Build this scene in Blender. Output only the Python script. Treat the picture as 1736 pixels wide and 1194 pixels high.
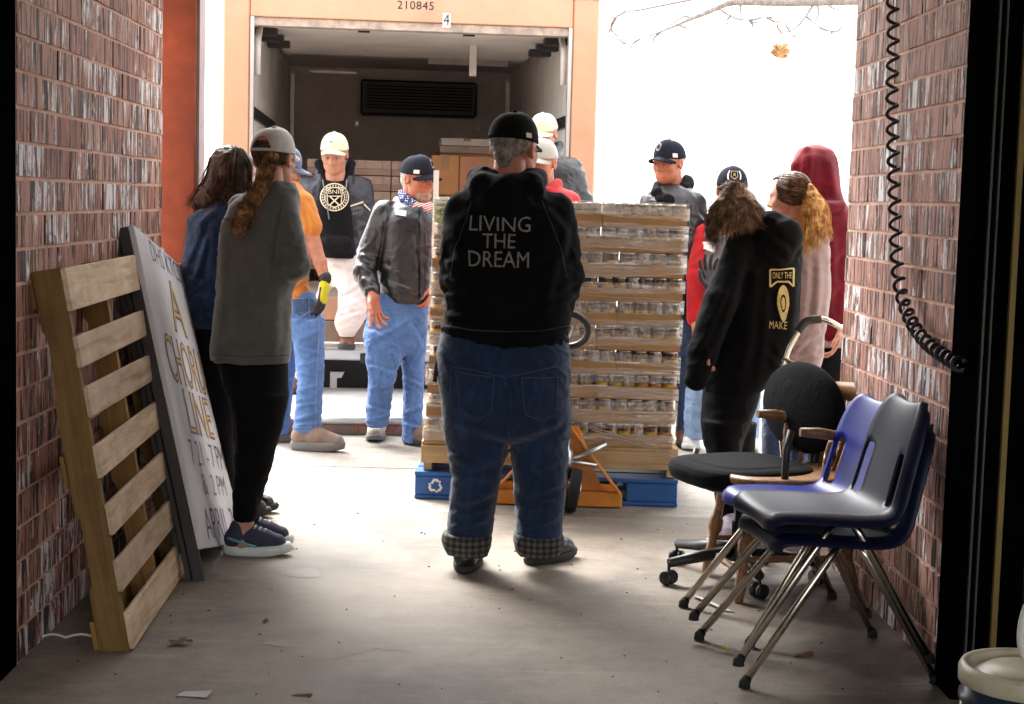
import bpy, bmesh, math, random
import numpy as np
from mathutils import Vector, Matrix
from mathutils.bvhtree import BVHTree

R = math.radians
rng = random.Random(7)
for o in list(bpy.data.objects):
    bpy.data.objects.remove(o)
sc = bpy.context.scene
C = sc.collection

# ---------------------------------------------------------------- camera
FPX, CX, CY, IMW = 2700.0, 868.0, 597.0, 1736.0      # focal length and centre in photo pixels
CAM = Vector((0, 0, 1.40))
_yaw, _pit, _rol = R(1.44), R(5.4), R(1.55)
FW = Vector((math.sin(_yaw) * math.cos(_pit), math.cos(_yaw) * math.cos(_pit), -math.sin(_pit)))
_r0 = Vector((math.cos(_yaw), -math.sin(_yaw), 0))
_u0 = _r0.cross(FW)
RT = _r0 * math.cos(_rol) + _u0 * math.sin(_rol)
UP = _u0 * math.cos(_rol) - _r0 * math.sin(_rol)
cam_d = bpy.data.cameras.new('camera')
cam = bpy.data.objects.new('camera', cam_d)
C.objects.link(cam)
m = Matrix((RT, UP, -FW)).transposed().to_4x4()
m.translation = CAM
cam.matrix_world = m
cam_d.sensor_width = 36
cam_d.lens = 36 * FPX / IMW
cam_d.clip_start = 0.05
cam_d.clip_end = 3000
sc.camera = cam

# ---------------------------------------------------------------- light
SUN_EL, SUN_AZ = 48, 332          # degrees; azimuth clockwise from +Y (the far, open side)
world = bpy.data.worlds.new('World')
sc.world = world
world.use_nodes = True
wn = world.node_tree
for n in list(wn.nodes):
    wn.nodes.remove(n)
sky = wn.nodes.new('ShaderNodeTexSky')
sky.sky_type = 'NISHITA'
sky.sun_disc = False
sky.sun_elevation = R(SUN_EL)
sky.sun_rotation = R(SUN_AZ)
sky.air_density = 1.0
sky.dust_density = 4.0
sky.ozone_density = 0.6
hs = wn.nodes.new('ShaderNodeHueSaturation')
hs.inputs['Saturation'].default_value = 0.06
hs.inputs['Value'].default_value = 1.0
bg = wn.nodes.new('ShaderNodeBackground')
bg.inputs['Strength'].default_value = 0.14
wo = wn.nodes.new('ShaderNodeOutputWorld')
wn.links.new(sky.outputs[0], hs.inputs['Color'])
wn.links.new(hs.outputs[0], bg.inputs['Color'])
wn.links.new(bg.outputs[0], wo.inputs['Surface'])
sun_d = bpy.data.lights.new('sun', 'SUN')
sun_d.energy = 0.75
sun_d.angle = R(32)
sun_d.color = (1.0, 0.95, 0.88)
sun = bpy.data.objects.new('sun', sun_d)
C.objects.link(sun)
_sv = Vector((math.sin(R(SUN_AZ)) * math.cos(R(SUN_EL)), math.cos(R(SUN_AZ)) * math.cos(R(SUN_EL)), math.sin(R(SUN_EL))))
sun.rotation_euler = _sv.to_track_quat('Z', 'Y').to_euler()
sun.location = (0, 20, 20)
sc.view_settings.view_transform = 'Standard'
sc.view_settings.look = 'None'
sc.view_settings.gamma = 1
sc.view_settings.use_curve_mapping = False
sc.view_settings.exposure = 2.88
sc.render.engine = 'CYCLES'
sc.cycles.use_denoising = True
sc.cycles.max_bounces = 10
sc.cycles.diffuse_bounces = 6
sc.cycles.transparent_max_bounces = 16
sc.cycles.caustics_reflective = False
sc.cycles.caustics_refractive = False


# ---------------------------------------------------------------- photo pixel -> point in the place
def ray(px, py):
    return FW + RT * ((px - CX) / FPX) - UP * ((py - CY) / FPX)


def at(px, py, D):
    return CAM + ray(px, py) * D


def gnd(px, py, z=0.0):
    r = ray(px, py)
    return CAM + r * ((z - CAM.z) / r.z)


def depth_of(p):
    return (Vector(p) - CAM).dot(FW)


# ---------------------------------------------------------------- objects
def thing(name, label, cat, loc=(0, 0, 0), rotz=0.0, group=None):
    o = bpy.data.objects.new(name, None)
    C.objects.link(o)
    o.location = loc
    o.rotation_euler = (0, 0, rotz)
    o.empty_display_size = 0.1
    o['label'] = label
    o['category'] = cat
    if group:
        o['group'] = group
    return o


def tag(o, label, cat, group=None, kind=None):
    o['label'] = label
    o['category'] = cat
    if group:
        o['group'] = group
    if kind:
        o['kind'] = kind
    return o


def structure(o):
    o['kind'] = 'structure'
    return o


def dup(root, label, loc=None, rotz=None):
    def cp(o, parent):
        c = o.copy()
        C.objects.link(c)
        if parent is not None:
            c.parent = parent
        for ch in kids(o):
            cp(ch, c)
        return c
    r = cp(root, None)
    r['label'] = label
    if loc is not None:
        r.location = loc
    if rotz is not None:
        r.rotation_euler = (0, 0, rotz)
    return r


KID = {}


def kids(o):
    return list(KID.get(o.data.name if o.data else o.name, [])) if False else [c for c in o.children]


def link_mesh(name, me, mats, parent=None, smooth=False, loc=None):
    if mats is not None:
        if not isinstance(mats, (list, tuple)):
            mats = [mats]
        for mm in mats:
            me.materials.append(mm)
    if smooth:
        me.polygons.foreach_set('use_smooth', [True] * len(me.polygons))
    o = bpy.data.objects.new(name, me)
    C.objects.link(o)
    if parent is not None:
        o.parent = parent
    if loc is not None:
        o.location = loc
    return o


class MB:
    """collects simple shapes; build() links them as one mesh object"""

    def __init__(s):
        s.v, s.f, s.mi, s.sm = [], [], [], []
        s.cur = 0

    def add(s, vs, fs, smooth=False):
        b = len(s.v)
        s.v += [tuple(v) for v in vs]
        for f in fs:
            s.f.append([b + i for i in f])
            s.mi.append(s.cur)
            s.sm.append(smooth)
        return s

    def box(s, lo, hi, M=None):
        x0, y0, z0 = lo
        x1, y1, z1 = hi
        vs = [Vector(p) for p in ((x0, y0, z0), (x1, y0, z0), (x1, y1, z0), (x0, y1, z0), (x0, y0, z1), (x1, y0, z1), (x1, y1, z1), (x0, y1, z1))]
        if M is not None:
            vs = [M @ v for v in vs]
        return s.add(vs, ((0, 3, 2, 1), (4, 5, 6, 7), (0, 1, 5, 4), (1, 2, 6, 5), (2, 3, 7, 6), (3, 0, 4, 7)))

    def cbox(s, c, size, M=None):
        h = [k / 2 for k in size]
        return s.box([c[i] - h[i] for i in range(3)], [c[i] + h[i] for i in range(3)], M)

    def bar(s, a, b, w, h, up=(0, 0, 1)):
        a, b = Vector(a), Vector(b)
        d = (b - a)
        L = d.length
        d.normalize()
        u = Vector(up)
        r = d.cross(u)
        if r.length < 1e-4:
            r = d.cross(Vector((1, 0, 0)))
        r.normalize()
        u = r.cross(d)
        M = Matrix((r, d, u)).transposed().to_4x4()
        M.translation = a
        return s.box((-w / 2, 0, -h / 2), (w / 2, L, h / 2), M)

    def tube(s, pts, r, n=10, caps=True, closed=False):
        pts = [Vector(p) for p in pts]
        m_ = len(pts)
        rr = r if isinstance(r, (list, tuple)) else [r] * m_
        prev = None
        vs = []
        for i, p in enumerate(pts):
            if closed:
                t = pts[(i + 1) % m_] - pts[i - 1]
            else:
                t = pts[min(i + 1, m_ - 1)] - pts[max(i - 1, 0)]
            t.normalize()
            if prev is None:
                a = t.cross(Vector((0, 0, 1)))
                if a.length < 0.05:
                    a = t.cross(Vector((1, 0, 0)))
            else:
                a = prev - t * prev.dot(t)
            a.normalize()
            prev = a
            b = t.cross(a)
            for k in range(n):
                an = 2 * math.pi * k / n
                vs.append(p + (a * math.cos(an) + b * math.sin(an)) * rr[i])
        fs = []
        for i in range(m_ if closed else m_ - 1):
            for k in range(n):
                i2 = (i + 1) % m_
                fs.append((i * n + k, i * n + (k + 1) % n, i2 * n + (k + 1) % n, i2 * n + k))
        s.add(vs, fs, True)
        if caps and not closed:
            b = len(s.v) - len(vs)
            for f in ([b + k for k in range(n - 1, -1, -1)], [b + (m_ - 1) * n + k for k in range(n)]):
                s.f.append(f)
                s.mi.append(s.cur)
                s.sm.append(False)
        return s

    def lathe(s, prof, n=20, M=None, caps=True, smooth=True):
        vs = []
        for r_, z in prof:
            for k in range(n):
                an = 2 * math.pi * k / n
                v = Vector((r_ * math.cos(an), r_ * math.sin(an), z))
                vs.append(M @ v if M is not None else v)
        fs = []
        for i in range(len(prof) - 1):
            for k in range(n):
                fs.append((i * n + k, i * n + (k + 1) % n, (i + 1) * n + (k + 1) % n, (i + 1) * n + k))
        s.add(vs, fs, smooth)
        if caps:
            b = len(s.v) - len(vs)
            for f in ([b + k for k in range(n - 1, -1, -1)], [b + (len(prof) - 1) * n + k for k in range(n)]):
                s.f.append(f)
                s.mi.append(s.cur)
                s.sm.append(False)
        return s

    def prism(s, poly, d0, d1, M=None):
        """polygon in the local xz plane, pushed along local y from d0 to d1"""
        n = len(poly)
        vs = [Vector((x, d0, z)) for x, z in poly] + [Vector((x, d1, z)) for x, z in poly]
        if M is not None:
            vs = [M @ v for v in vs]
        fs = [list(range(n)), list(range(2 * n - 1, n - 1, -1))]
        for k in range(n):
            fs.append((k, n + k, n + (k + 1) % n, (k + 1) % n))
        return s.add(vs, fs)

    def mesh(s, name, bevel=0, seg=1, off=None):
        me = bpy.data.meshes.new(name)
        vs = s.v
        if off is not None:
            vs = [(v[0] - off[0], v[1] - off[1], v[2] - off[2]) for v in vs]
        me.from_pydata(vs, [], s.f)
        me.polygons.foreach_set('use_smooth', s.sm)
        me.polygons.foreach_set('material_index', s.mi)
        bm = bmesh.new()
        bm.from_mesh(me)
        bmesh.ops.recalc_face_normals(bm, faces=bm.faces)
        if bevel:
            es = [e for e in bm.edges if len(e.link_faces) == 2 and e.calc_face_angle(0) > 0.6]
            bmesh.ops.bevel(bm, geom=es, offset=bevel, segments=seg, affect='EDGES', clamp_overlap=True)
        bm.to_mesh(me)
        bm.free()
        me.update()
        return me

    def build(s, name, mats, parent=None, bevel=0, seg=1, world=False, loc=None):
        """world=True: coordinates are world ones, parent has a location only"""
        off = parent.location if (world and parent is not None) else None
        return link_mesh(name, s.mesh(name, bevel, seg, off), mats, parent, loc=loc)


# ---------------------------------------------------------------- materials
def new_mat(name):
    m_ = bpy.data.materials.new(name)
    m_.use_nodes = True
    nt = m_.node_tree
    b = nt.nodes.get('Principled BSDF')
    return m_, nt, b


def N(nt, t, **kw):
    n = nt.nodes.new(t)
    for k, v in kw.items():
        if k.startswith('i_'):
            n.inputs[k[2:].replace('_', ' ')].default_value = v
        else:
            setattr(n, k, v)
    return n


def L(nt, a, b):
    nt.links.new(a, b)


def c4(c):
    return (c[0], c[1], c[2], 1.0)


def ramp(nt, fac, stops):
    n = N(nt, 'ShaderNodeValToRGB')
    e = n.color_ramp.elements
    while len(e) > 1:
        e.remove(e[-1])
    e[0].position, e[0].color = stops[0][0], c4(stops[0][1])
    for p, c in stops[1:]:
        x = e.new(p)
        x.color = c4(c)
    L(nt, fac, n.inputs[0])
    return n.outputs['Color']


def coords(nt, scale=(1, 1, 1), kind='Object', rot=(0, 0, 0)):
    tc = N(nt, 'ShaderNodeTexCoord')
    mp = N(nt, 'ShaderNodeMapping')
    mp.inputs['Scale'].default_value = scale
    mp.inputs['Rotation'].default_value = rot
    L(nt, tc.outputs[kind], mp.inputs['Vector'])
    return mp.outputs['Vector']


def noise(nt, vec, scale=5.0, detail=4.0, rough=0.55, dist=0.0):
    n = N(nt, 'ShaderNodeTexNoise')
    n.inputs['Scale'].default_value = scale
    n.inputs['Detail'].default_value = detail
    n.inputs['Roughness'].default_value = rough
    n.inputs['Distortion'].default_value = dist
    L(nt, vec, n.inputs['Vector'])
    return n.outputs['Fac']


def bump(nt, b, h, strength=0.3, dist=0.01, prev=None):
    n = N(nt, 'ShaderNodeBump')
    n.inputs['Strength'].default_value = strength
    n.inputs['Distance'].default_value = dist
    L(nt, h, n.inputs['Height'])
    if prev is not None:
        L(nt, prev, n.inputs['Normal'])
    L(nt, n.outputs['Normal'], b.inputs['Normal'])
    return n.outputs['Normal']


def tone(c, k):
    return tuple(max(0.0, min(1.0, x * k)) for x in c)


def plain(name, col, rough=0.6, metal=0.0, var=0.18, vs=6.0, bs=80.0, bst=0.12, bd=0.002, spec=0.5, dirt=None, sheen=0.0, coat=0.0):
    m_, nt, b = new_mat(name)
    v = coords(nt)
    n1 = noise(nt, v, vs, 5, 0.6)
    stops = [(0.3, tone(col, 1 - var)), (0.7, tone(col, 1 + var))]
    if dirt:
        stops = [(0.25, dirt), (0.42, tone(col, 1 - var)), (0.75, tone(col, 1 + var))]
    L(nt, ramp(nt, n1, stops), b.inputs['Base Color'])
    b.inputs['Roughness'].default_value = rough
    b.inputs['Metallic'].default_value = metal
    b.inputs['Specular IOR Level'].default_value = spec
    if sheen:
        b.inputs['Sheen Weight'].default_value = sheen
        b.inputs['Sheen Roughness'].default_value = 0.5
    if coat:
        b.inputs['Coat Weight'].default_value = coat
    if bst:
        bump(nt, b, noise(nt, v, bs, 3, 0.6), bst, bd)
    return m_


def fabric(name, col, var=0.2, weave=420.0, sheen=0.25, rough=0.92, fleck=None, vs=9.0):
    m_, nt, b = new_mat(name)
    v = coords(nt)
    n1 = noise(nt, v, vs, 6, 0.65)
    col1 = ramp(nt, n1, [(0.3, tone(col, 1 - var)), (0.72, tone(col, 1 + var))])
    n2 = noise(nt, v, weave, 2, 0.6)
    mx = N(nt, 'ShaderNodeMixRGB', blend_type='MULTIPLY')
    mx.inputs[0].default_value = 0.35
    L(nt, col1, mx.inputs[1])
    L(nt, ramp(nt, n2, [(0.3, (0.45,) * 3), (0.7, (1.25,) * 3 if False else (1, 1, 1))]), mx.inputs[2])
    L(nt, mx.outputs[0], b.inputs['Base Color'])
    b.inputs['Roughness'].default_value = rough
    b.inputs['Specular IOR Level'].default_value = 0.25 if max(col) > 0.03 else 0.08
    b.inputs['Sheen Weight'].default_value = sheen if max(col) > 0.03 else min(sheen, 0.02)
    b.inputs['Sheen Roughness'].default_value = 0.45
    p = bump(nt, b, noise(nt, v, 26, 4, 0.6), 0.5, 0.008)
    bump(nt, b, n2, 0.25, 0.001, p)
    return m_


def denim(name, col, fade=1.7, var=0.35):
    m_, nt, b = new_mat(name)
    v = coords(nt)
    n1 = noise(nt, v, 5.0, 6, 0.65)
    n2 = noise(nt, coords(nt, (30, 30, 9)), 1.0, 5, 0.7)
    ad = N(nt, 'ShaderNodeMath', operation='MULTIPLY_ADD')
    L(nt, n1, ad.inputs[0])
    ad.inputs[1].default_value = 0.6
    m2 = N(nt, 'ShaderNodeMath', operation='MULTIPLY')
    L(nt, n2, m2.inputs[0])
    m2.inputs[1].default_value = 0.4
    L(nt, m2.outputs[0], ad.inputs[2])
    w = N(nt, 'ShaderNodeTexWave', wave_type='BANDS', bands_direction='DIAGONAL')
    w.inputs['Scale'].default_value = 220
    w.inputs['Distortion'].default_value = 2
    L(nt, v, w.inputs['Vector'])
    base = ramp(nt, ad.outputs[0], [(0.32, tone(col, 1 - var)), (0.5, col), (0.68, tone(col, fade))])
    mx = N(nt, 'ShaderNodeMixRGB', blend_type='MULTIPLY')
    mx.inputs[0].default_value = 0.2
    L(nt, base, mx.inputs[1])
    L(nt, w.outputs['Color'], mx.inputs[2])
    L(nt, mx.outputs[0], b.inputs['Base Color'])
    b.inputs['Roughness'].default_value = 0.9
    b.inputs['Specular IOR Level'].default_value = 0.2
    b.inputs['Sheen Weight'].default_value = 0.2
    p = bump(nt, b, noise(nt, coords(nt, (1, 1, 2.2)), 20, 4, 0.6), 0.75, 0.012)
    bump(nt, b, w.outputs['Fac'], 0.15, 0.001, p)
    return m_


def wood(name, c0, c1, c2, scale=(3, 40, 40), rough=0.8, knots=True):
    """grain runs along local x with the default scale"""
    m_, nt, b = new_mat(name)
    oi = N(nt, 'ShaderNodeObjectInfo')
    v0 = coords(nt, scale)
    ad = N(nt, 'ShaderNodeVectorMath', operation='ADD')
    sc_ = N(nt, 'ShaderNodeVectorMath', operation='SCALE')
    L(nt, oi.outputs['Random'], sc_.inputs[0])
    sc_.inputs['Scale'].default_value = 37.0
    L(nt, v0, ad.inputs[0])
    L(nt, sc_.outputs[0], ad.inputs[1])
    v = ad.outputs[0]
    n1 = noise(nt, v, 1.0, 6, 0.62, 0.8)
    col = ramp(nt, n1, [(0.28, c0), (0.5, c1), (0.72, c2)])
    n2 = noise(nt, coords(nt), 5, 4, 0.6)
    mx = N(nt, 'ShaderNodeMixRGB', blend_type='MULTIPLY')
    mx.inputs[0].default_value = 0.6
    L(nt, col, mx.inputs[1])
    L(nt, ramp(nt, n2, [(0.32, (0.6, 0.56, 0.5)), (0.6, (1, 1, 1))]), mx.inputs[2])
    hv = N(nt, 'ShaderNodeHueSaturation')
    mm = N(nt, 'ShaderNodeMapRange')
    mm.inputs['To Min'].default_value = 0.72
    mm.inputs['To Max'].default_value = 1.2
    L(nt, oi.outputs['Random'], mm.inputs['Value'])
    L(nt, mm.outputs[0], hv.inputs['Value'])
    L(nt, mx.outputs[0], hv.inputs['Color'])
    L(nt, hv.outputs[0], b.inputs['Base Color'])
    b.inputs['Roughness'].default_value = rough
    bump(nt, b, n1, 0.35, 0.003)
    return m_


M = {}


# ---------------------------------------------------------------- implicit surfaces (one smooth closed skin from many limbs)
_lat = np.random.RandomState(5).rand(32, 32, 32).astype(np.float32)


def vnoise(P):
    i = np.floor(P).astype(np.int64)
    f = (P - i).astype(np.float32)
    f = f * f * (3 - 2 * f)
    i &= 31
    j = (i + 1) & 31
    x0, y0, z0 = i[:, 0], i[:, 1], i[:, 2]
    x1, y1, z1 = j[:, 0], j[:, 1], j[:, 2]
    fx, fy, fz = f[:, 0], f[:, 1], f[:, 2]
    a = _lat[x0, y0, z0] * (1 - fx) + _lat[x1, y0, z0] * fx
    b = _lat[x0, y1, z0] * (1 - fx) + _lat[x1, y1, z0] * fx
    c = _lat[x0, y0, z1] * (1 - fx) + _lat[x1, y0, z1] * fx
    d = _lat[x0, y1, z1] * (1 - fx) + _lat[x1, y1, z1] * fx
    return (a * (1 - fy) + b * fy) * (1 - fz) + (c * (1 - fy) + d * fy) * fz


def seg(a, ra, b=None, rb=None, q=1.0, k=0.02, op='u'):
    """round cone from a to b; q stretches its section along y"""
    a = np.array(a, float)
    b = a + np.array((0, 0, 1e-4)) if b is None else np.array(b, float)
    rb = ra if rb is None else rb
    rm = max(ra, rb)
    r3 = np.array((rm, rm * max(q, 1), rm))
    return dict(t='seg', a=a, b=b, ra=ra, rb=rb, q=q, k=k, op=op, lo=np.minimum(a, b) - r3, hi=np.maximum(a, b) + r3)


def ell(c, r, k=0.02, op='u'):
    c, r = np.array(c, float), np.array(r, float)
    return dict(t='ell', c=c, r=r, k=k, op=op, lo=c - r, hi=c + r)


def loft(z, cx, cy, rx, ry, n=2.2, k=0.025, op='u'):
    o_ = np.argsort(z)
    z, cx, cy, rx, ry = [np.array(x, float)[o_] for x in (z, cx, cy, rx, ry)]
    lo = np.array((np.min(cx - rx), np.min(cy - ry), z[0]))
    hi = np.array((np.max(cx + rx), np.max(cy + ry), z[-1]))
    return dict(t='loft', z=z, cx=cx, cy=cy, rx=rx, ry=ry, n=n, k=k, op=op, lo=lo, hi=hi)


def _spl(x, xs, ys):
    """smooth interpolation through stations (Catmull-Rom on uneven knots)"""
    if len(xs) < 3:
        return np.interp(x, xs, ys)
    m_ = np.gradient(ys, xs)
    i = np.clip(np.searchsorted(xs, x) - 1, 0, len(xs) - 2)
    h = xs[i + 1] - xs[i]
    t = np.clip((x - xs[i]) / h, 0, 1)
    t2, t3 = t * t, t * t * t
    return (2 * t3 - 3 * t2 + 1) * ys[i] + (t3 - 2 * t2 + t) * h * m_[i] + (-2 * t3 + 3 * t2) * ys[i + 1] + (t3 - t2) * h * m_[i + 1]


def sdf_arrays(prims, vox, folds=(), cuts=()):
    lo = np.min([p['lo'] for p in prims if p['op'] == 'u'], axis=0) - 0.03
    hi = np.max([p['hi'] for p in prims if p['op'] == 'u'], axis=0) + 0.03
    n = np.ceil((hi - lo) / vox).astype(int) + 2
    ax = [lo[i] + vox * np.arange(n[i]) for i in range(3)]
    F = np.full(n, 0.25, np.float32)
    for p in prims:
        pad = p['k'] + 0.03
        i0 = np.clip(np.floor((p['lo'] - pad - lo) / vox).astype(int), 0, n - 1)
        i1 = np.clip(np.ceil((p['hi'] + pad - lo) / vox).astype(int) + 1, 1, n)
        sl = tuple(slice(i0[i], i1[i]) for i in range(3))
        X = ax[0][sl[0]][:, None, None]
        Y = ax[1][sl[1]][None, :, None]
        Z = ax[2][sl[2]][None, None, :]
        if X.size == 0 or Y.size == 0 or Z.size == 0:
            continue
        if p['t'] == 'seg':
            q = p['q']
            a, b = p['a'] / (1, q, 1), p['b'] / (1, q, 1)
            Y = Y / q
            ba = b - a
            L2 = max(float(ba @ ba), 1e-12)
            t = np.clip(((X - a[0]) * ba[0] + (Y - a[1]) * ba[1] + (Z - a[2]) * ba[2]) / L2, 0, 1)
            d = np.sqrt((X - a[0] - t * ba[0]) ** 2 + (Y - a[1] - t * ba[1]) ** 2 + (Z - a[2] - t * ba[2]) ** 2) - (p['ra'] + (p['rb'] - p['ra']) * t)
        elif p['t'] == 'ell':
            c, r = p['c'], p['r']
            d = (np.sqrt(((X - c[0]) / r[0]) ** 2 + ((Y - c[1]) / r[1]) ** 2 + ((Z - c[2]) / r[2]) ** 2) - 1) * float(np.min(r))
        else:
            z = ax[2][sl[2]]
            cx, cy, rx, ry = [_spl(z, p['z'], p[kk])[None, None, :] for kk in ('cx', 'cy', 'rx', 'ry')]
            rx = np.maximum(rx, 0.01)
            ry = np.maximum(ry, 0.01)
            e = p['n']
            d = ((np.abs((X - cx) / rx) ** e + np.abs((Y - cy) / ry) ** e) ** (1 / e) - 1) * np.minimum(rx, ry)
            dz = np.maximum(p['z'][0] - Z, Z - p['z'][-1])
            d = np.maximum(d, dz)
        d = d.astype(np.float32)
        G = F[sl]
        k = p['k']
        if p['op'] == 'u':
            if k > 0:
                h = np.maximum(k - np.abs(G - d), 0) / k
                F[sl] = np.minimum(G, d) - h * h * k * 0.25
            else:
                F[sl] = np.minimum(G, d)
        else:
            if k > 0:
                d2 = -d
                h = np.maximum(k - np.abs(G - d2), 0) / k
                F[sl] = np.maximum(G, d2) + h * h * k * 0.25
            else:
                F[sl] = np.maximum(G, -d)
    if folds:
        idx = np.nonzero(np.abs(F) < 0.035)
        P = np.stack([ax[i][idx[i]] for i in range(3)], 1)
        tot = np.zeros(len(P), np.float32)
        q_ = P - np.array(CAM)
        dz_ = q_ @ np.array(FW)
        ppx = CX + FPX * (q_ @ np.array(RT)) / dz_
        ppy = CY - FPX * (q_ @ np.array(UP)) / dz_
        for fd in folds:
            if fd[0] == 'crease':                     # a ridge with a valley beside it along a traced line
                _, x0_, y0_, x1_, y1_, wd_, am_ = fd
                dx_, dy_ = x1_ - x0_, y1_ - y0_
                ln_ = math.hypot(dx_, dy_) + 1e-6
                t_ = ((ppx - x0_) * dx_ + (ppy - y0_) * dy_) / ln_ ** 2
                sg_ = ((ppx - x0_) * dy_ - (ppy - y0_) * dx_) / ln_ + 0.12 * ln_ * (np.clip(t_, 0, 1) - 0.5) ** 2
                env = np.exp(-(np.maximum(np.abs(t_ - 0.5) - 0.32, 0) / 0.16) ** 2)
                tot += (0.68 * am_ * env * (np.exp(-(sg_ / (1.15 * wd_)) ** 2) - 0.75 * np.exp(-((sg_ - 1.7 * wd_) / wd_) ** 2))).astype(np.float32)
                continue
            amp, scale, rot, sd = fd[:4]
            c_, s_ = math.cos(rot), math.sin(rot)
            Q = np.stack([P[:, 0] * c_ + P[:, 2] * s_, P[:, 1], -P[:, 0] * s_ + P[:, 2] * c_], 1) * np.array(scale) + sd * 7.3
            Q = Q + 0.8 * (vnoise(P * 9 + sd)[:, None] - 0.5)
            r_ = (1 - np.abs(2 * vnoise(Q) - 1)) ** 2.2
            msk = np.clip((vnoise(P * 4.3 + sd * 3.1) - 0.30) / 0.35, 0.12, 1)
            a = amp * 1.35 * (r_ - 0.35) * msk
            if len(fd) > 4:                       # limited to a height band
                z0, z1 = fd[4]
                a = a * np.exp(-((P[:, 2] - z0) / z1) ** 2)
            tot += a
        F[idx] -= tot
    for pt, nr in cuts:
        pt, nr = np.array(pt, float), np.array(nr, float)
        nr = nr / np.linalg.norm(nr)
        d = (ax[0][:, None, None] - pt[0]) * nr[0] + (ax[1][None, :, None] - pt[1]) * nr[1] + (ax[2][None, None, :] - pt[2]) * nr[2]
        F = np.maximum(F, d.astype(np.float32))
    F[0], F[-1], F[:, 0], F[:, -1], F[:, :, 0], F[:, :, -1] = [0.2] * 6
    S = F < 0
    cs = np.zeros(n - 1, np.int8)
    for dx in (0, 1):
        for dy in (0, 1):
            for dz in (0, 1):
                cs += S[dx:n[0] - 1 + dx, dy:n[1] - 1 + dy, dz:n[2] - 1 + dz]
    act = (cs > 0) & (cs < 8)
    ii = np.stack(np.nonzero(act), 1)
    index = np.full(n - 1, -1, np.int32)
    index[act] = np.arange(len(ii))
    acc = np.zeros((len(ii), 3), np.float32)
    cnt = np.zeros(len(ii), np.float32)
    cor = [np.array(c_) for c_ in ((0, 0, 0), (1, 0, 0), (0, 1, 0), (1, 1, 0), (0, 0, 1), (1, 0, 1), (0, 1, 1), (1, 1, 1))]
    val = [F[ii[:, 0] + c_[0], ii[:, 1] + c_[1], ii[:, 2] + c_[2]] for c_ in cor]
    for e0, e1 in ((0, 1), (2, 3), (4, 5), (6, 7), (0, 2), (1, 3), (4, 6), (5, 7), (0, 4), (1, 5), (2, 6), (3, 7)):
        v0, v1 = val[e0], val[e1]
        cr = (v0 < 0) != (v1 < 0)
        t = np.where(cr, v0 / np.where(cr, v0 - v1, 1), 0)
        pos = cor[e0][None, :] + t[:, None] * (cor[e1] - cor[e0])[None, :]
        acc += np.where(cr[:, None], pos, 0)
        cnt += cr
    V = (ii + acc / np.maximum(cnt, 1)[:, None]) * vox + lo
    quads = []
    for a in range(3):
        b, c = (a + 1) % 3, (a + 2) % 3
        s0 = [slice(None)] * 3
        s1 = [slice(None)] * 3
        s0[a], s1[a] = slice(0, n[a] - 1), slice(1, n[a])
        A, B = S[tuple(s0)], S[tuple(s1)]
        e = np.stack(np.nonzero(A != B), 1)
        ok = (e[:, b] > 0) & (e[:, c] > 0) & (e[:, b] < n[b] - 1) & (e[:, c] < n[c] - 1)
        e = e[ok]
        ins = S[e[:, 0], e[:, 1], e[:, 2]]

        def cell(db, dc):
            w = e.copy()
            w[:, b] -= db
            w[:, c] -= dc
            return index[w[:, 0], w[:, 1], w[:, 2]]
        qd = np.stack([cell(1, 1), cell(0, 1), cell(0, 0), cell(1, 0)], 1)
        qd[~ins] = qd[~ins][:, ::-1]
        quads.append(qd)
    Q = np.concatenate(quads)
    return V.astype(np.float32), Q.astype(np.int32)


def mesh_np(name, V, Q, smooth=True):
    me = bpy.data.meshes.new(name)
    nv, nq = len(V), len(Q)
    me.vertices.add(nv)
    me.vertices.foreach_set('co', np.ascontiguousarray(V, np.float32).ravel())
    me.loops.add(nq * 4)
    me.loops.foreach_set('vertex_index', np.ascontiguousarray(Q, np.int32).ravel())
    me.polygons.add(nq)
    me.polygons.foreach_set('loop_start', np.arange(0, nq * 4, 4, dtype=np.int32))
    me.polygons.foreach_set('loop_total', np.full(nq, 4, np.int32))
    me.update(calc_edges=True)
    me.validate()
    if smooth:
        me.polygons.foreach_set('use_smooth', [True] * len(me.polygons))
    return me


def join_arr(parts):
    V, Q, b = [], [], 0
    for v, q in parts:
        V.append(v)
        Q.append(q + b)
        b += len(v)
    return np.concatenate(V), np.concatenate(Q)


# ---------------------------------------------------------------- flat print
def text_mesh(txt, size=1.0, spacing=1.0, align='CENTER', offset=0.0):
    cu = bpy.data.curves.new('t', 'FONT')
    cu.body = txt
    cu.size = size
    cu.align_x = align
    cu.align_y = 'CENTER'
    cu.space_character = spacing
    cu.resolution_u = 3
    cu.offset = offset
    ob = bpy.data.objects.new('t', cu)
    C.objects.link(ob)
    dg = bpy.context.evaluated_depsgraph_get()
    me = bpy.data.meshes.new_from_object(ob.evaluated_get(dg))
    vs = [(v.co.x, v.co.y) for v in me.vertices]
    fs = [list(p.vertices) for p in me.polygons]
    bpy.data.objects.remove(ob)
    bpy.data.curves.remove(cu)
    bpy.data.meshes.remove(me)
    return vs, fs


def bvh_of(o):
    me = o.data
    mw = o.matrix_world if o.parent is None else Matrix.Translation(o.parent.location) @ Matrix.Rotation(o.parent.rotation_euler[2], 4, 'Z')
    vs = [mw @ v.co for v in me.vertices]
    return BVHTree.FromPolygons(vs, [tuple(p.vertices) for p in me.polygons])


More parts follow.
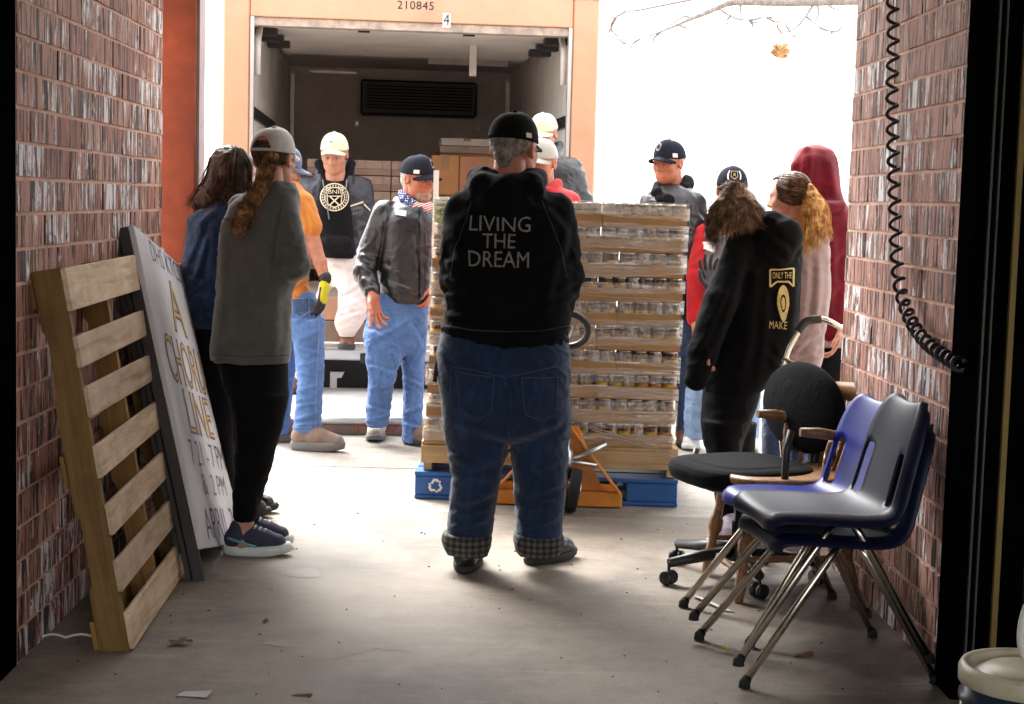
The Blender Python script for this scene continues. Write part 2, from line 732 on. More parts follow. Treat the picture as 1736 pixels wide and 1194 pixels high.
def print_on(name, vs_px, fs, bvh, mat_, parent, off=0.0025):
    """lays a flat print (given where the photo shows it) onto the garment under it, following its folds"""
    out = []
    for px, py in vs_px:
        d = ray(px, py).normalized()
        h = bvh.ray_cast(CAM, d)
        if h[0] is None:
            n_ = bvh.find_nearest(CAM + d * 7)
            out.append(n_[0] + n_[1] * off if False else n_[0])
        else:
            nn = h[1] if h[1].dot(d) < 0 else -h[1]
            out.append(h[0] + nn * off - d * off)
    mb = MB()
    mb.add(out, fs)
    return mb.build(name, mat_, parent, world=True)


def ring_px(cx, cy, r0, r1, n=40, sx=1.0):
    vs, fs = [], []
    for k in range(n):
        a = 2 * math.pi * k / n
        vs += [(cx + sx * r0 * math.cos(a), cy + r0 * math.sin(a)), (cx + sx * r1 * math.cos(a), cy + r1 * math.sin(a))]
    for k in range(n):
        a, b = 2 * k, 2 * ((k + 1) % n)
        fs.append((a, a + 1, b + 1, b))
    return vs, fs


def grid_px(quad, nx, ny):
    """subdivided quad between four photo points tl,tr,br,bl"""
    vs, fs = [], []
    for j in range(ny + 1):
        for i in range(nx + 1):
            u, v = i / nx, j / ny
            x = (quad[0][0] * (1 - u) + quad[1][0] * u) * (1 - v) + (quad[3][0] * (1 - u) + quad[2][0] * u) * v
            y = (quad[0][1] * (1 - u) + quad[1][1] * u) * (1 - v) + (quad[3][1] * (1 - u) + quad[2][1] * u) * v
            vs.append((x, y))
    for j in range(ny):
        for i in range(nx):
            a = j * (nx + 1) + i
            fs.append((a, a + 1, a + nx + 2, a + nx + 1))
    return vs, fs


def place_text(vs, x, y, ang=0.0, sx=1.0, sy=1.0):
    c_, s_ = math.cos(ang), math.sin(ang)
    return [(x + (u * sx) * c_ - (-v * sy) * s_, y + (u * sx) * s_ + (-v * sy) * c_) for u, v in vs]


def cat_print(*parts):
    V, F_ = [], []
    for v, f in parts:
        b = len(V)
        V += list(v)
        F_ += [[b + i for i in q] for q in f]
    return V, F_

# ================================================================ materials of the setting
def concrete(name, col, stain=0.55):
    m_, nt, b = new_mat(name)
    v = coords(nt)
    big = noise(nt, v, 1.3, 6, 0.62, 0.4)
    mid = noise(nt, v, 9, 6, 0.7)
    fine = noise(nt, v, 160, 3, 0.7)
    c1 = ramp(nt, big, [(0.33, tone(col, stain)), (0.48, tone(col, 0.9)), (0.62, tone(col, 1.15))])
    mx = N(nt, 'ShaderNodeMixRGB', blend_type='MULTIPLY')
    mx.inputs[0].default_value = 0.55
    L(nt, c1, mx.inputs[1])
    L(nt, ramp(nt, mid, [(0.34, (0.5, 0.47, 0.44)), (0.56, (1, 1, 1))]), mx.inputs[2])
    m3 = N(nt, 'ShaderNodeMixRGB', blend_type='MULTIPLY')
    m3.inputs[0].default_value = 0.5
    L(nt, mx.outputs[0], m3.inputs[1])
    L(nt, ramp(nt, fine, [(0.38, (0.4, 0.38, 0.36)), (0.58, (1, 1, 1))]), m3.inputs[2])
    # pale scuffs and dark spots
    sc1 = noise(nt, coords(nt, (1.2, 9, 1), rot=(0, 0, 0.5)), 2.2, 5, 0.7)
    m4 = N(nt, 'ShaderNodeMixRGB')
    L(nt, ramp(nt, sc1, [(0.57, (0, 0, 0)), (0.70, (0.4,) * 3)]), m4.inputs[0])
    L(nt, m3.outputs[0], m4.inputs[1])
    m4.inputs[2].default_value = c4(tone(col, 1.5))
    sp = noise(nt, v, 38, 2, 0.5)
    m5 = N(nt, 'ShaderNodeMixRGB')
    L(nt, ramp(nt, sp, [(0.70, (0, 0, 0)), (0.74, (0.7,) * 3)]), m5.inputs[0])
    L(nt, m4.outputs[0], m5.inputs[1])
    m5.inputs[2].default_value = c4(tone(col, 0.3))
    L(nt, m5.outputs[0], b.inputs['Base Color'])
    rr = N(nt, 'ShaderNodeMapRange')
    rr.inputs['To Min'].default_value = 0.5
    rr.inputs['To Max'].default_value = 0.85
    L(nt, mid, rr.inputs['Value'])
    L(nt, rr.outputs[0], b.inputs['Roughness'])
    p = bump(nt, b, mid, 0.15, 0.006)
    bump(nt, b, fine, 0.3, 0.0015, p)
    return m_


def brick_mat():
    m_, nt, b = new_mat('fluted brick')
    oi = N(nt, 'ShaderNodeObjectInfo')

    def off(k, scale):
        v0 = coords(nt, scale)
        s_ = N(nt, 'ShaderNodeVectorMath', operation='SCALE')
        cb = N(nt, 'ShaderNodeCombineXYZ')
        for i in range(3):
            L(nt, oi.outputs['Random'], cb.inputs[i])
        L(nt, cb.outputs[0], s_.inputs[0])
        s_.inputs['Scale'].default_value = k
        a_ = N(nt, 'ShaderNodeVectorMath', operation='ADD')
        L(nt, v0, a_.inputs[0])
        L(nt, s_.outputs[0], a_.inputs[1])
        return a_.outputs[0]
    st = noise(nt, off(31.0, (14, 44, 3)), 1.0, 5, 0.66, 0.35)       # vertical rake marks
    st2 = noise(nt, off(77.0, (14, 15, 4)), 1.0, 6, 0.72, 0.6)
    pat = noise(nt, off(13.0, (10, 20, 6)), 1.0, 3, 0.55, 0.9)
    fine = noise(nt, off(5.0, (1, 1, 1)), 240, 3, 0.7)
    hue = ramp(nt, oi.outputs['Random'], [(0.0, (0.40, 0.155, 0.105)), (0.35, (0.57, 0.295, 0.225)), (0.65, (0.46, 0.205, 0.145)), (1.0, (0.64, 0.36, 0.285))])
    # white glaze, more of it on some bricks
    wr = N(nt, 'ShaderNodeMath', operation='FRACT')
    wm = N(nt, 'ShaderNodeMath', operation='MULTIPLY')
    L(nt, oi.outputs['Random'], wm.inputs[0])
    wm.inputs[1].default_value = 17.31
    L(nt, wm.outputs[0], wr.inputs[0])
    ws = N(nt, 'ShaderNodeMapRange')
    ws.inputs['From Min'].default_value = 0.25
    ws.inputs['To Min'].default_value = -0.07
    ws.inputs['To Max'].default_value = 0.06
    L(nt, wr.outputs[0], ws.inputs['Value'])
    wa = N(nt, 'ShaderNodeMath', operation='ADD')
    L(nt, st2, wa.inputs[0])
    L(nt, ws.outputs[0], wa.inputs[1])
    white = ramp(nt, wa.outputs[0], [(0.535, (0, 0, 0)), (0.57, (0.97,) * 3)])
    m1 = N(nt, 'ShaderNodeMixRGB')
    L(nt, white, m1.inputs[0])
    L(nt, hue, m1.inputs[1])
    m1.inputs[2].default_value = (0.93, 0.92, 0.94, 1)
    # brown blotches that end in a point, dark streaks
    m2 = N(nt, 'ShaderNodeMixRGB')
    L(nt, ramp(nt, pat, [(0.57, (0, 0, 0)), (0.60, (0.85,) * 3)]), m2.inputs[0])
    L(nt, m1.outputs[0], m2.inputs[1])
    m2.inputs[2].default_value = (0.17, 0.085, 0.05, 1)
    m3 = N(nt, 'ShaderNodeMixRGB')
    L(nt, ramp(nt, st, [(0.40, (0.98,) * 3), (0.455, (0.94,) * 3), (0.48, (0, 0, 0))]), m3.inputs[0])
    L(nt, m2.outputs[0], m3.inputs[1])
    m3.inputs[2].default_value = (0.03, 0.014, 0.015, 1)
    m4 = N(nt, 'ShaderNodeMixRGB', blend_type='MULTIPLY')
    m4.inputs[0].default_value = 0.5
    L(nt, m3.outputs[0], m4.inputs[1])
    L(nt, ramp(nt, fine, [(0.3, (0.6,) * 3), (0.6, (1, 1, 1))]), m4.inputs[2])
    L(nt, m4.outputs[0], b.inputs['Base Color'])
    b.inputs['Roughness'].default_value = 0.75
    p = bump(nt, b, st, 0.6, 0.005)
    bump(nt, b, fine, 0.3, 0.001, p)
    return m_


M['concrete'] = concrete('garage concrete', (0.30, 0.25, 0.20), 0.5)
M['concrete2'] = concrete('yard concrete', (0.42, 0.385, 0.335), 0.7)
M['brick'] = brick_mat()
M['stain'] = concrete('pale wet sheen', (0.33, 0.30, 0.27), 0.75)
M['crack'] = plain('crack dirt', (0.06, 0.048, 0.038), 0.95)
M['mortar'] = plain('mortar', (0.74, 0.47, 0.36), 0.95, var=0.2, vs=12, bs=200, bst=0.4)
M['blackpaint'] = plain('black door paint', (0.002, 0.002, 0.002), 1.0, var=0.3, spec=0.0)
M['darkwall'] = plain('dark room wall', (0.035, 0.03, 0.022), 0.9, var=0.2)
M['ceilpaint'] = plain('ceiling board', (0.5, 0.48, 0.45), 0.9)
M['redpaint'] = plain('rust red paint', (0.34, 0.075, 0.03), 0.6, var=0.25, vs=6, dirt=(0.2, 0.045, 0.02), bs=40, bst=0.25)
M['strip'] = plain('rubber strip', (0.07, 0.075, 0.065), 0.6)
M['yellowstrip'] = plain('yellowed trim', (0.26, 0.17, 0.045), 0.6)
M['grass'] = plain('winter field', (0.42, 0.40, 0.33), 0.95, vs=0.3)

# ================================================================ ground, slabs, room
XL, XR = -1.315, 1.437          # inner faces of the two brick walls
YN = 4.62                        # plane of the doorway
YL, YR = 6.74, 6.15              # far ends of the brick walls
mb = MB()
mb.add([(-900, -60, -0.16), (900, -60, -0.16), (900, 1500, -0.16), (-900, 1500, -0.16)], [(0, 1, 2, 3)])
structure(mb.build('ground', M['grass']))


def slab(name, x0, x1, y0, y1, z1, mat_, z0=-0.15):
    mb_ = MB().box((x0, y0, z0), (x1, y1, z1))
    return structure(mb_.build(name, mat_, bevel=0.006))


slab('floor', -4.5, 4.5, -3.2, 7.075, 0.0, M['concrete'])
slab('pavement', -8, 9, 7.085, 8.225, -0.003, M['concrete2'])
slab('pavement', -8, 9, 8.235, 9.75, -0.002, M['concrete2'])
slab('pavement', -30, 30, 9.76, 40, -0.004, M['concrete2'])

# cracks across the slab
for k_, pts_ in enumerate(([(300, 881), (380, 889), (470, 884), (560, 872), (650, 862), (752, 856)], [(1060, 1010), (1120, 1040), (1150, 1085)], [(560, 1120), (640, 1100), (700, 1108)])):
    mb = MB()
    P_ = [gnd(*q) for q in pts_]
    rr_ = random.Random(k_)
    path_ = []
    for i in range(len(P_) - 1):
        for j in range(8):
            q_ = P_[i].lerp(P_[i + 1], j / 8)
            path_.append(Vector((q_.x + rr_.uniform(-.008, .008), q_.y + rr_.uniform(-.012, .012), 0.0012)))
    vs_, fs_ = [], []
    for i, q_ in enumerate(path_):
        w_ = rr_.uniform(0.0012, 0.004) * (1 if k_ == 0 else 0.6)
        vs_ += [q_ + Vector((0, w_, 0)), q_ - Vector((0, w_, 0))]
    for i in range(len(path_) - 1):
        fs_.append((2 * i, 2 * i + 1, 2 * i + 3, 2 * i + 2))
    mb.add(vs_, fs_)
    structure(mb.build('floor_crack', M['crack']))

# wet smears on the slab, their shine painted as paler concrete
rr_ = random.Random(21)
for cx_, cy_, sx_, sy_ in ((514, 973, 36, 9), (470, 1090, 22, 7), (640, 1045, 16, 4)):
    n_ = 18
    ring_ = []
    for k_ in range(n_):
        a_ = 2 * math.pi * k_ / n_
        q_ = gnd(cx_ + sx_ * math.cos(a_) * rr_.uniform(0.7, 1.15), cy_ + sy_ * math.sin(a_) * rr_.uniform(0.65, 1.2))
        ring_.append((q_.x, q_.y, 0.0014))
    structure(MB().add(ring_, [list(range(n_))]).build('wet_smear', M['stain']))

# ceiling of the passage and the dark room the picture is taken from
ROOF_Y = 7.6
slab('ceiling', -1.9, 2.1, YN, ROOF_Y, 3.05, M['ceilpaint'], 2.9)
mb = MB()
mb.box((-4.5, -3.2, 3.2), (4.5, YN - 0.2, 3.35))
structure(mb.build('room_ceiling', M['ceilpaint']))
for x0, x1 in ((-4.6, -4.5), (4.5, 4.6)):
    structure(MB().box((x0, -3.2, 0), (x1, YN - 0.2, 3.35)).build('room_wall', M['darkwall']))
structure(MB().box((-4.6, YN - 0.2, 2.55), (4.6, YN - 0.06, 3.35)).build('room_wall', M['darkwall']))
structure(MB().box((-4.6, YN - 0.2, 0), (XL - 0.12, YN - 0.06, 2.55)).build('room_wall', M['darkwall']))
structure(MB().box((XR + 0.34, YN - 0.2, 0), (4.6, YN - 0.06, 2.55)).build('room_wall', M['darkwall']))
for x0, x1 in ((-4.6, -3.4), (3.4, 4.6)):  # unseen rear wall ends; the gap between is sized for fill light
    structure(MB().box((x0, -3.3, 0), (x1, -3.21, 3.35)).build('room_wall', M['darkwall']))
slab('pavement', -9, 9, -30, -3.31, -0.003, M['concrete2'])

# ---------------------------------------------------------------- brick walls: every brick a piece
BL, BH, BD, JT = 0.305, 0.102, 0.09, 0.010


def brick_mesh(length, seed):
    r_ = random.Random(seed)
    n = max(4, int(round(length / 0.028)))
    h = BH - JT
    vs, fs = [], []
    ys = [-length / 2 + length * i / n for i in range(n + 1)]
    fr = [(0.0 if i in (0, n) else r_.uniform(0.0005, 0.0045)) for i in range(n + 1)]
    for i in range(n + 1):                        # front strip: local +x is the face
        vs += [(fr[i] - r_.uniform(0, 0.0015), ys[i] + r_.uniform(-.001, .001), -h / 2 + r_.uniform(0, 0.002)), (fr[i] - r_.uniform(0, 0.0015), ys[i], h / 2 - r_.uniform(0, 0.002))]
    for i in range(n):
        a = 2 * i
        fs.append((a, a + 2, a + 3, a + 1))
    b = len(vs)
    vs += [(-BD, -length / 2, -h / 2), (-BD, length / 2, -h / 2), (-BD, length / 2, h / 2), (-BD, -length / 2, h / 2)]
    fs.append((b, b + 3, b + 2, b + 1))
    fs.append([b] + [b + 1] + [2 * i for i in range(n, -1, -1)])
    fs.append([b + 3] + [2 * i + 1 for i in range(n + 1)] + [b + 2])
    fs.append((b, 0, 1, b + 3))
    fs.append((b + 1, b + 2, 2 * n + 1, 2 * n))
    me = bpy.data.meshes.new('brick')
    me.from_pydata(vs, [], fs)
    me.materials.append(M['brick'])
    me.update()
    return me


full = [brick_mesh(BL - JT, 100 + k) for k in range(6)]


def brick_wall(label, x, side, y0, y1, thick):
    """side +1: the face looks to +x"""
    w = thing('brick_wall', label, 'wall', (x, (y0 + y1) / 2, 0))
    w['group'] = 'brick walls of the passage'
    yc = (y0 + y1) / 2
    lo, hi = (-thick, -0.0035) if side > 0 else (0.0035, thick)
    MB().box((lo, y0 - yc, 0), (hi, y1 - yc, 2.9)).build('mortar', M['mortar'], w)
    cache = {}
    nc = 28
    for c in range(nc):
        z = BH * (c + 0.5)
        if z > 2.87:
            break
        y = y1 - (BL / 2 if c % 2 else 0)
        spans = []
        if c % 2:
            spans.append((y1 - BL / 2 + JT / 2, y1))
        while y > y0 + 0.02:
            a = max(y - BL, y0)
            if y - a > 0.05:
                spans.append((a + JT / 2, y - JT / 2))
            y -= BL
        for a, b_ in spans:
            ln = b_ - a
            if abs(ln - (BL - JT)) < 0.004:
                me = rng.choice(full)
            else:
                key = round(ln, 2)
                if key not in cache:
                    cache[key] = brick_mesh(ln, int(ln * 1000))
                me = cache[key]
            o = bpy.data.objects.new('brick', me)
            C.objects.link(o)
            o.parent = w
            o.location = (rng.uniform(-0.002, 0.002), (a + b_) / 2 - yc, z + rng.uniform(-0.001, 0.001))
            o.rotation_euler = (0, 0, 0 if side > 0 else math.pi)
    return w


brick_wall('fluted brick wall behind the leaning wooden pallet and white sign board', XL, 1, YN, YL, 0.30)
brick_wall('fluted brick wall behind the chairs with the black coiled cord hanging on it', XR, -1, YN, YR, 0.30)

# door jambs: dark steel posts with strips
t = thing('door_jamb', 'dark steel door jamb beside the wall with the leaning pallet', 'door frame', (XL, YN - 0.06, 0))
MB().box((-0.42, -0.10, 0), (0.0, 0.05, 2.55)).build('jamb_post', M['blackpaint'], t, bevel=0.004)
MB().box((-0.024, -0.112, 0), (-0.016, -0.098, 2.55)).build('seal_strip', M['strip'], t)
MB().box((-0.075, -0.118, 0), (-0.05, -0.102, 2.55)).build('track_rail', M['blackpaint'], t)
t = thing('door_jamb', 'dark steel door jamb with a yellowed strip behind the bucket', 'door frame', (XR, YN - 0.06, 0))
MB().box((-0.035, -0.10, 0), (0.34, 0.05, 2.55)).build('jamb_post', M['blackpaint'], t, bevel=0.004)
MB().box((0.000, -0.112, 0), (0.006, -0.098, 2.55)).build('seal_strip', M['strip'], t)
MB().box((0.022, -0.112, 0), (0.027, -0.098, 2.55)).build('seal_strip', M['strip'], t)
MB().box((0.072, -0.118, 0), (0.088, -0.102, 2.55)).build('trim_strip', M['yellowstrip'], t)
MB().box((0.16, -0.14, 0), (0.33, -0.102, 2.55)).build('door_edge', M['darkwall'], t)

# red steel column past the end of the left wall
t = thing('steel_column', 'rust red painted steel column past the end of the brick wall', 'column', (XL - 0.05, 7.12, 0))
xa = (gnd(283, 900).x, at(338, 300, 7.1).x)
MB().box((-0.2, -0.10, 0), (at(337, 300, 7.05).x - (XL - 0.05), 0.06, 2.9)).build('web', M['redpaint'], t, bevel=0.004)
MB().box((at(337, 300, 7.05).x - (XL - 0.05) + 0.001, -0.07, 0), (at(337, 300, 7.05).x - (XL - 0.05) + 0.012, 0.075, 2.9)).build('lit_edge', plain('painted lit edge', (0.5, 0.42, 0.42), 0.45), t)  # paler strip: the column's lit side put into the colour

# ================================================================ delivery truck
M['truck'] = plain('peach orange truck paint', (0.66, 0.335, 0.205), 0.38, var=0.08, vs=2.5, bs=20, bst=0.04, dirt=(0.52, 0.25, 0.16), coat=0.3)
M['liner'] = plain('truck liner panel', (0.80, 0.77, 0.74), 0.5, var=0.12, vs=3, bs=30)
M['linerdark'] = plain('bulkhead panel', (0.68, 0.63, 0.585), 0.7, var=0.15, vs=3)
M['alu'] = plain('aluminium trim', (0.62, 0.60, 0.58), 0.35, 0.7, var=0.1)
M['black'] = plain('black plastic', (0.014, 0.014, 0.015), 0.45)
M['rubber'] = plain('tyre rubber', (0.018, 0.018, 0.018), 0.85)
M['chassis'] = plain('chassis dirt', (0.02, 0.019, 0.018), 0.8)
M['whiteprint'] = plain('white print', (0.82, 0.82, 0.80), 0.6, var=0.04, bst=0)
M['blackprint'] = plain('black print', (0.015, 0.015, 0.02), 0.6, bst=0)
M['redprint'] = plain('red print', (0.55, 0.03, 0.025), 0.6, bst=0)
M['yellow'] = plain('hazard yellow', (0.75, 0.48, 0.03), 0.5)
M['gatewhite'] = plain('lift deck', (0.78, 0.77, 0.75), 0.55, var=0.1, vs=5, dirt=(0.5, 0.48, 0.45))
M['tread'] = plain('tread plate', (0.62, 0.60, 0.57), 0.4, 0.5, var=0.15, vs=30, bs=90, bst=0.6, bd=0.006)
TO = at(694, 340, 10.75)
TO.z = 0
TA = R(3.6)
truck = thing('box_truck', 'peach orange box truck backed up to the yard with its open cargo box', 'truck', TO, TA)
_ax = Vector((math.cos(TA), math.sin(TA), 0))
_ay = Vector((-math.sin(TA), math.cos(TA), 0))


def tl(px, py, yl=0.0):
    """photo point on the plane yl metres inside the truck's rear, in the truck's own frame"""
    r = ray(px, py)
    k = (yl - (CAM - TO).dot(_ay)) / r.dot(_ay)
    p = CAM + r * k - TO
    return Vector((p.dot(_ax), yl, p.z))


def tbox(name, lo, hi, mat_, bevel=0.0, parent=None):
    return MB().box(lo, hi).build(name, mat_, parent or truck, bevel=bevel)


HW, IW, PZ, FZ = 1.255, 1.085, 2.575, 0.72
LEN = 5.1
for s_ in (-1, 1):
    a, b_ = sorted((s_ * HW, s_ * (IW - 0.01)))
    tbox('rear_post', (a, 0, 0.55), (b_, 0.10, 2.98), M['truck'], 0.012)
    a, b_ = sorted((s_ * (IW - 0.012), s_ * (IW - 0.035)))
    tbox('post_trim', (a, -0.006, 0.72), (b_, 0.06, PZ), M['alu'])
    a, b_ = sorted((s_ * HW, s_ * (IW + 0.05)))
    tbox('outer_side', (a, 0.103, 0.62), (b_, LEN + 0.1, 2.95), M['truck'])
    a, b_ = sorted((s_ * (IW + 0.048), s_ * IW))
    tbox('inner_side', (a, 0.103, FZ), (b_, LEN, 2.66), M['liner'])
    # rub rail and dark recess near the door
    a, b_ = sorted((s_ * (IW - 0.002), s_ * (IW - 0.02)))
    tbox('tie_rail', (a, 0.25, 1.92), (b_, 2.6, 2.0), M['black'])
    tbox('corner_trim', (s_ * (IW - 0.03) - 0.02, LEN - 0.05, FZ), (s_ * (IW - 0.03) + 0.02, LEN - 0.01, 2.58), M['alu'])
    # roller track with its rollers, curving up under the roof
    tr = MB()
    tr.tube([(s_ * (IW - 0.05), 0.12, 2.2), (s_ * (IW - 0.05), 0.14, 2.42), (s_ * (IW - 0.05), 0.3, 2.53), (s_ * (IW - 0.05), 0.7, 2.56), (s_ * (IW - 0.05), 2.6, 2.57)], 0.022, 6)
    trk = tr.build('door_track', M['linerdark'], truck)
    for k in range(3):
        MB().cbox((s_ * (IW - 0.09 - 0.03 * k), 0.35 + 0.22 * k, 2.51 - 0.02 * k), (0.16, 0.09, 0.05)).build('roller_bracket', M['black'], trk, bevel=0.006)
tbox('header', (-IW + 0.012, -0.004, PZ), (IW - 0.012, 0.10, 2.975), M['truck'], 0.006)
tbox('header_lip', (-IW + 0.03, 0.02, PZ - 0.055), (IW - 0.03, 0.14, PZ - 0.002), plain('scuffed lip', (0.45, 0.36, 0.3), 0.6, var=0.35, vs=14))
tbox('door_panel', (-IW + 0.11, 0.2, 2.545), (IW - 0.11, 2.4, 2.585), M['liner'], 0.004)
for px in (617, 795):
    p = tl(px, 62, 0.24)
    tbox('door_stop', (p.x - 0.04, 0.22, 2.52), (p.x + 0.04, 0.28, 2.545), M['black'])
tbox('roof', (-HW + 0.004, 0.104, 2.952), (HW - 0.004, LEN + 0.1, 3.0), M['truck'])
tbox('inner_ceiling', (-IW - 0.04, 0.12, 2.664), (IW + 0.04, LEN, 2.70), M['liner'])
tbox('bulkhead', (-IW - 0.04, LEN + 0.002, FZ), (IW + 0.04, LEN + 0.09, 2.94), M['linerdark'])
tbox('cargo_floor', (-IW - 0.04, 0.02, FZ - 0.06), (IW + 0.04, LEN, FZ), plain('cargo floor boards', (0.5, 0.42, 0.33), 0.7))
tbox('rear_sill', (-HW, -0.03, FZ - 0.15), (HW, 0.018, FZ + 0.005), M['truck'], 0.006)
a, b_ = tl(525, 130, LEN - 0.02), tl(600, 130, LEN - 0.02)
tbox('cove_trim', (a.x, LEN - 0.04, 2.60), (b_.x + 0.02, LEN - 0.012, 2.63), M['alu'])
# refrigeration unit on the bulkhead
a, b_ = tl(612, 134, LEN - 0.32), tl(808, 200, LEN - 0.32)
ru = tbox('refrigeration_unit', (a.x, LEN - 0.32, b_.z), (b_.x, LEN, a.z), M['black'], 0.02)
gm = MB()
for k in range(9):
    z = b_.z + 0.06 + k * 0.03
    gm.box((a.x + 0.05, LEN - 0.33, z), (b_.x - 0.05, LEN - 0.318, z + 0.012))
gm.build('vent_slat', M['blackpaint'], ru)
gm = MB().box((a.x, LEN - 0.34, a.z - 0.035), (b_.x, LEN - 0.322, a.z - 0.02)).build('unit_lip', M['strip'], ru)
# hanging load bar, light strip
a, b_ = tl(803, 50, 1.2), tl(800, 130, 1.2)
tbox('load_bar', (a.x - 0.028, 1.17, b_.z), (a.x + 0.028, 1.21, 2.662), M['alu'], 0.004)
a, b_ = tl(726, 106, 3.6), tl(860, 116, 3.6)
tbox('light_strip', (a.x, 3.58, 2.60), (b_.x, 3.64, 2.66), plain('white strip', (0.75, 0.73, 0.7), 0.5))
# bolts on the bulkhead
for px, py in ((605, 210), (812, 217)):
    p = tl(px, py, LEN - 0.01)
    tbox('bolt', (p.x - 0.014, LEN - 0.012, p.z - 0.02), (p.x + 0.014, LEN - 0.001, p.z + 0.02), M['alu'])


def truck_print(name, txt, px, py, size, mat_, yl=-0.0075, spacing=1.0, parent=None):
    vs, fs = text_mesh(txt, size, spacing)
    p = tl(px, py, yl)
    mb_ = MB().add([(p.x + x, yl, p.z + y) for x, y in vs], [f[:] for f in fs])
    o_ = mb_.build(name, mat_, parent or truck)
    o_['kind'] = 'stuff'
    return o_


truck_print('fleet_number', '210845', 705, 10, 0.078, M['blackprint'], spacing=1.08)
p = tl(757, 35)
pl = tbox('number_plate', (p.x - 0.026, -0.009, p.z - 0.048), (p.x + 0.026, -0.005, p.z + 0.048), M['whiteprint'])
vs, fs = text_mesh('4', 0.11)
MB().add([(p.x + x * 0.8, -0.0105, p.z + y) for x, y in vs], fs).build('numeral', M['blackprint'], pl)
for k in range(5):
    a = tl(900 + k * 26, 2)
    if k % 2 == 0:
        tbox('reflective_tape', (a.x, -0.008, 2.765), (a.x + 0.18 if k == 2 else a.x + 0.1, -0.005, 2.81), M['redprint'] if k else M['whiteprint'])
# bumper step, lights
BZ = tl(550, 590, -0.25).z
bs_ = tbox('bumper_step', (-1.05, -0.30, BZ - 0.075), (1.12, 0.02, BZ), M['alu'], 0.01)
tbox('step_tread', (-1.04, -0.29, BZ + 0.001), (1.11, 0.0, BZ + 0.008), M['tread'], 0, bs_)
a = tl(622, 607, -0.302)
ml = tbox('marker_light', (a.x - 0.045, -0.312, a.z - 0.035), (a.x + 0.05, -0.301, a.z + 0.03), M['black'], 0.004, bs_)
a = tl(683, 610, -0.302)
tbox('hazard_plate', (a.x - 0.06, -0.312, a.z - 0.035), (a.x + 0.05, -0.301, a.z + 0.03), M['yellow'], 0.004, bs_)
a = tl(690, 610, -0.314)
MB().prism([(a.x - 0.05, a.z - 0.02), (a.x - 0.02, a.z - 0.02), (a.x, a.z), (a.x - 0.02, a.z + 0.02), (a.x - 0.05, a.z + 0.02), (a.x - 0.03, a.z)], -0.3165, -0.3125).build('chevron', M['blackprint'], bs_)
tbox('rear_apron', (-1.15, -0.02, BZ + 0.02), (1.15, 0.0, BZ + 0.16), plain('worn apron', (0.30, 0.2, 0.15), 0.7, var=0.3), 0.004)
tbox('lift_recess', (-1.15, 0.0, BZ + 0.16), (1.15, 0.02, FZ - 0.15), M['chassis'])
# chassis and wheels under the box
tbox('chassis_rail', (-0.5, 0.1, 0.42), (-0.4, LEN + 1.5, 0.60), M['chassis'])
tbox('chassis_rail', (0.4, 0.1, 0.42), (0.5, LEN + 1.5, 0.60), M['chassis'])
tbox('lift_frame', (-0.95, -0.02, 0.10), (0.95, 0.08, BZ - 0.08), M['chassis'], 0.01)
a = tl(571, 648, -0.06)
MB().prism([(a.x - 0.045, a.z + 0.07), (a.x + 0.05, a.z + 0.07), (a.x + 0.03, a.z + 0.03), (a.x, a.z + 0.03), (a.x, a.z - 0.07), (a.x - 0.045, a.z - 0.07)], -0.075, -0.045).build('lift_bracket', M['gatewhite'], truck)
for s_ in (-1, 1):
    w = MB().lathe([(0.22, -0.13), (0.40, -0.13), (0.43, -0.09), (0.43, 0.09), (0.40, 0.13), (0.22, 0.13)], 28, Matrix.Translation((s_ * 0.92, 1.35, 0.43)) @ Matrix.Rotation(math.pi / 2, 4, 'Y'), caps=False).build('wheel', M['rubber'], truck)
    MB().lathe([(0.02, -0.06), (0.20, -0.06), (0.225, -0.12), (0.225, 0.12), (0.2, 0.06), (0.02, 0.06)], 24, Matrix.Translation((s_ * 0.92, 1.35, 0.43)) @ Matrix.Rotation(math.pi / 2, 4, 'Y')).build('rim', M['alu'], w)
    tbox('mud_flap', (s_ * 0.92 - 0.22, 0.8, 0.12), (s_ * 0.92 + 0.22, 0.812, 0.6), M['rubber'])
# lift platform lowered onto the pavement
pz = 0.115
y1 = -0.06
fl = tl(500, 720, -1.35)
pf = MB()
pf.box((-1.0, -1.42, pz - 0.02), (1.06, y1, pz))
plat = pf.build('lift_platform', M['gatewhite'], truck, bevel=0.004)
rl = MB().tube([(-1.0, -1.42, pz - 0.028), (1.06, -1.42, pz - 0.028)], 0.03, 14)
rl.build('nose_roll', M['alu'], plat)
lip = MB().box((-0.99, -1.425, 0.004), (1.05, -1.36, pz - 0.06)).build('front_lip', plain('scuffed lip edge', (0.26, 0.17, 0.13), 0.6, var=0.3), plat)
a = tl(645, 741, -1.43)
vs, fs = text_mesh('T2 077', 0.10, 1.15)
MB().add([(a.x + x, -1.4275, 0.032 + y * 0.72) for x, y in vs], fs).build('lettering', M['redprint'], lip)['kind'] = 'stuff'

# ---------------------------------------------------------------- cargo still in the truck
M['card'] = plain('cardboard', (0.36, 0.215, 0.115), 0.85, var=0.12, vs=8, bs=120)
M['cardred'] = plain('reddish cardboard', (0.46, 0.20, 0.11), 0.85, var=0.12, vs=8)
M['cardorange'] = plain('orange brown cardboard', (0.50, 0.24, 0.095), 0.85, var=0.1, vs=8)
M['cargowhite'] = plain('wrapped jars', (0.56, 0.40, 0.31), 0.4, var=0.15, vs=14)
M['film_card'] = plain('film over cardboard', (0.40, 0.27, 0.20), 0.35, var=0.15, vs=6)


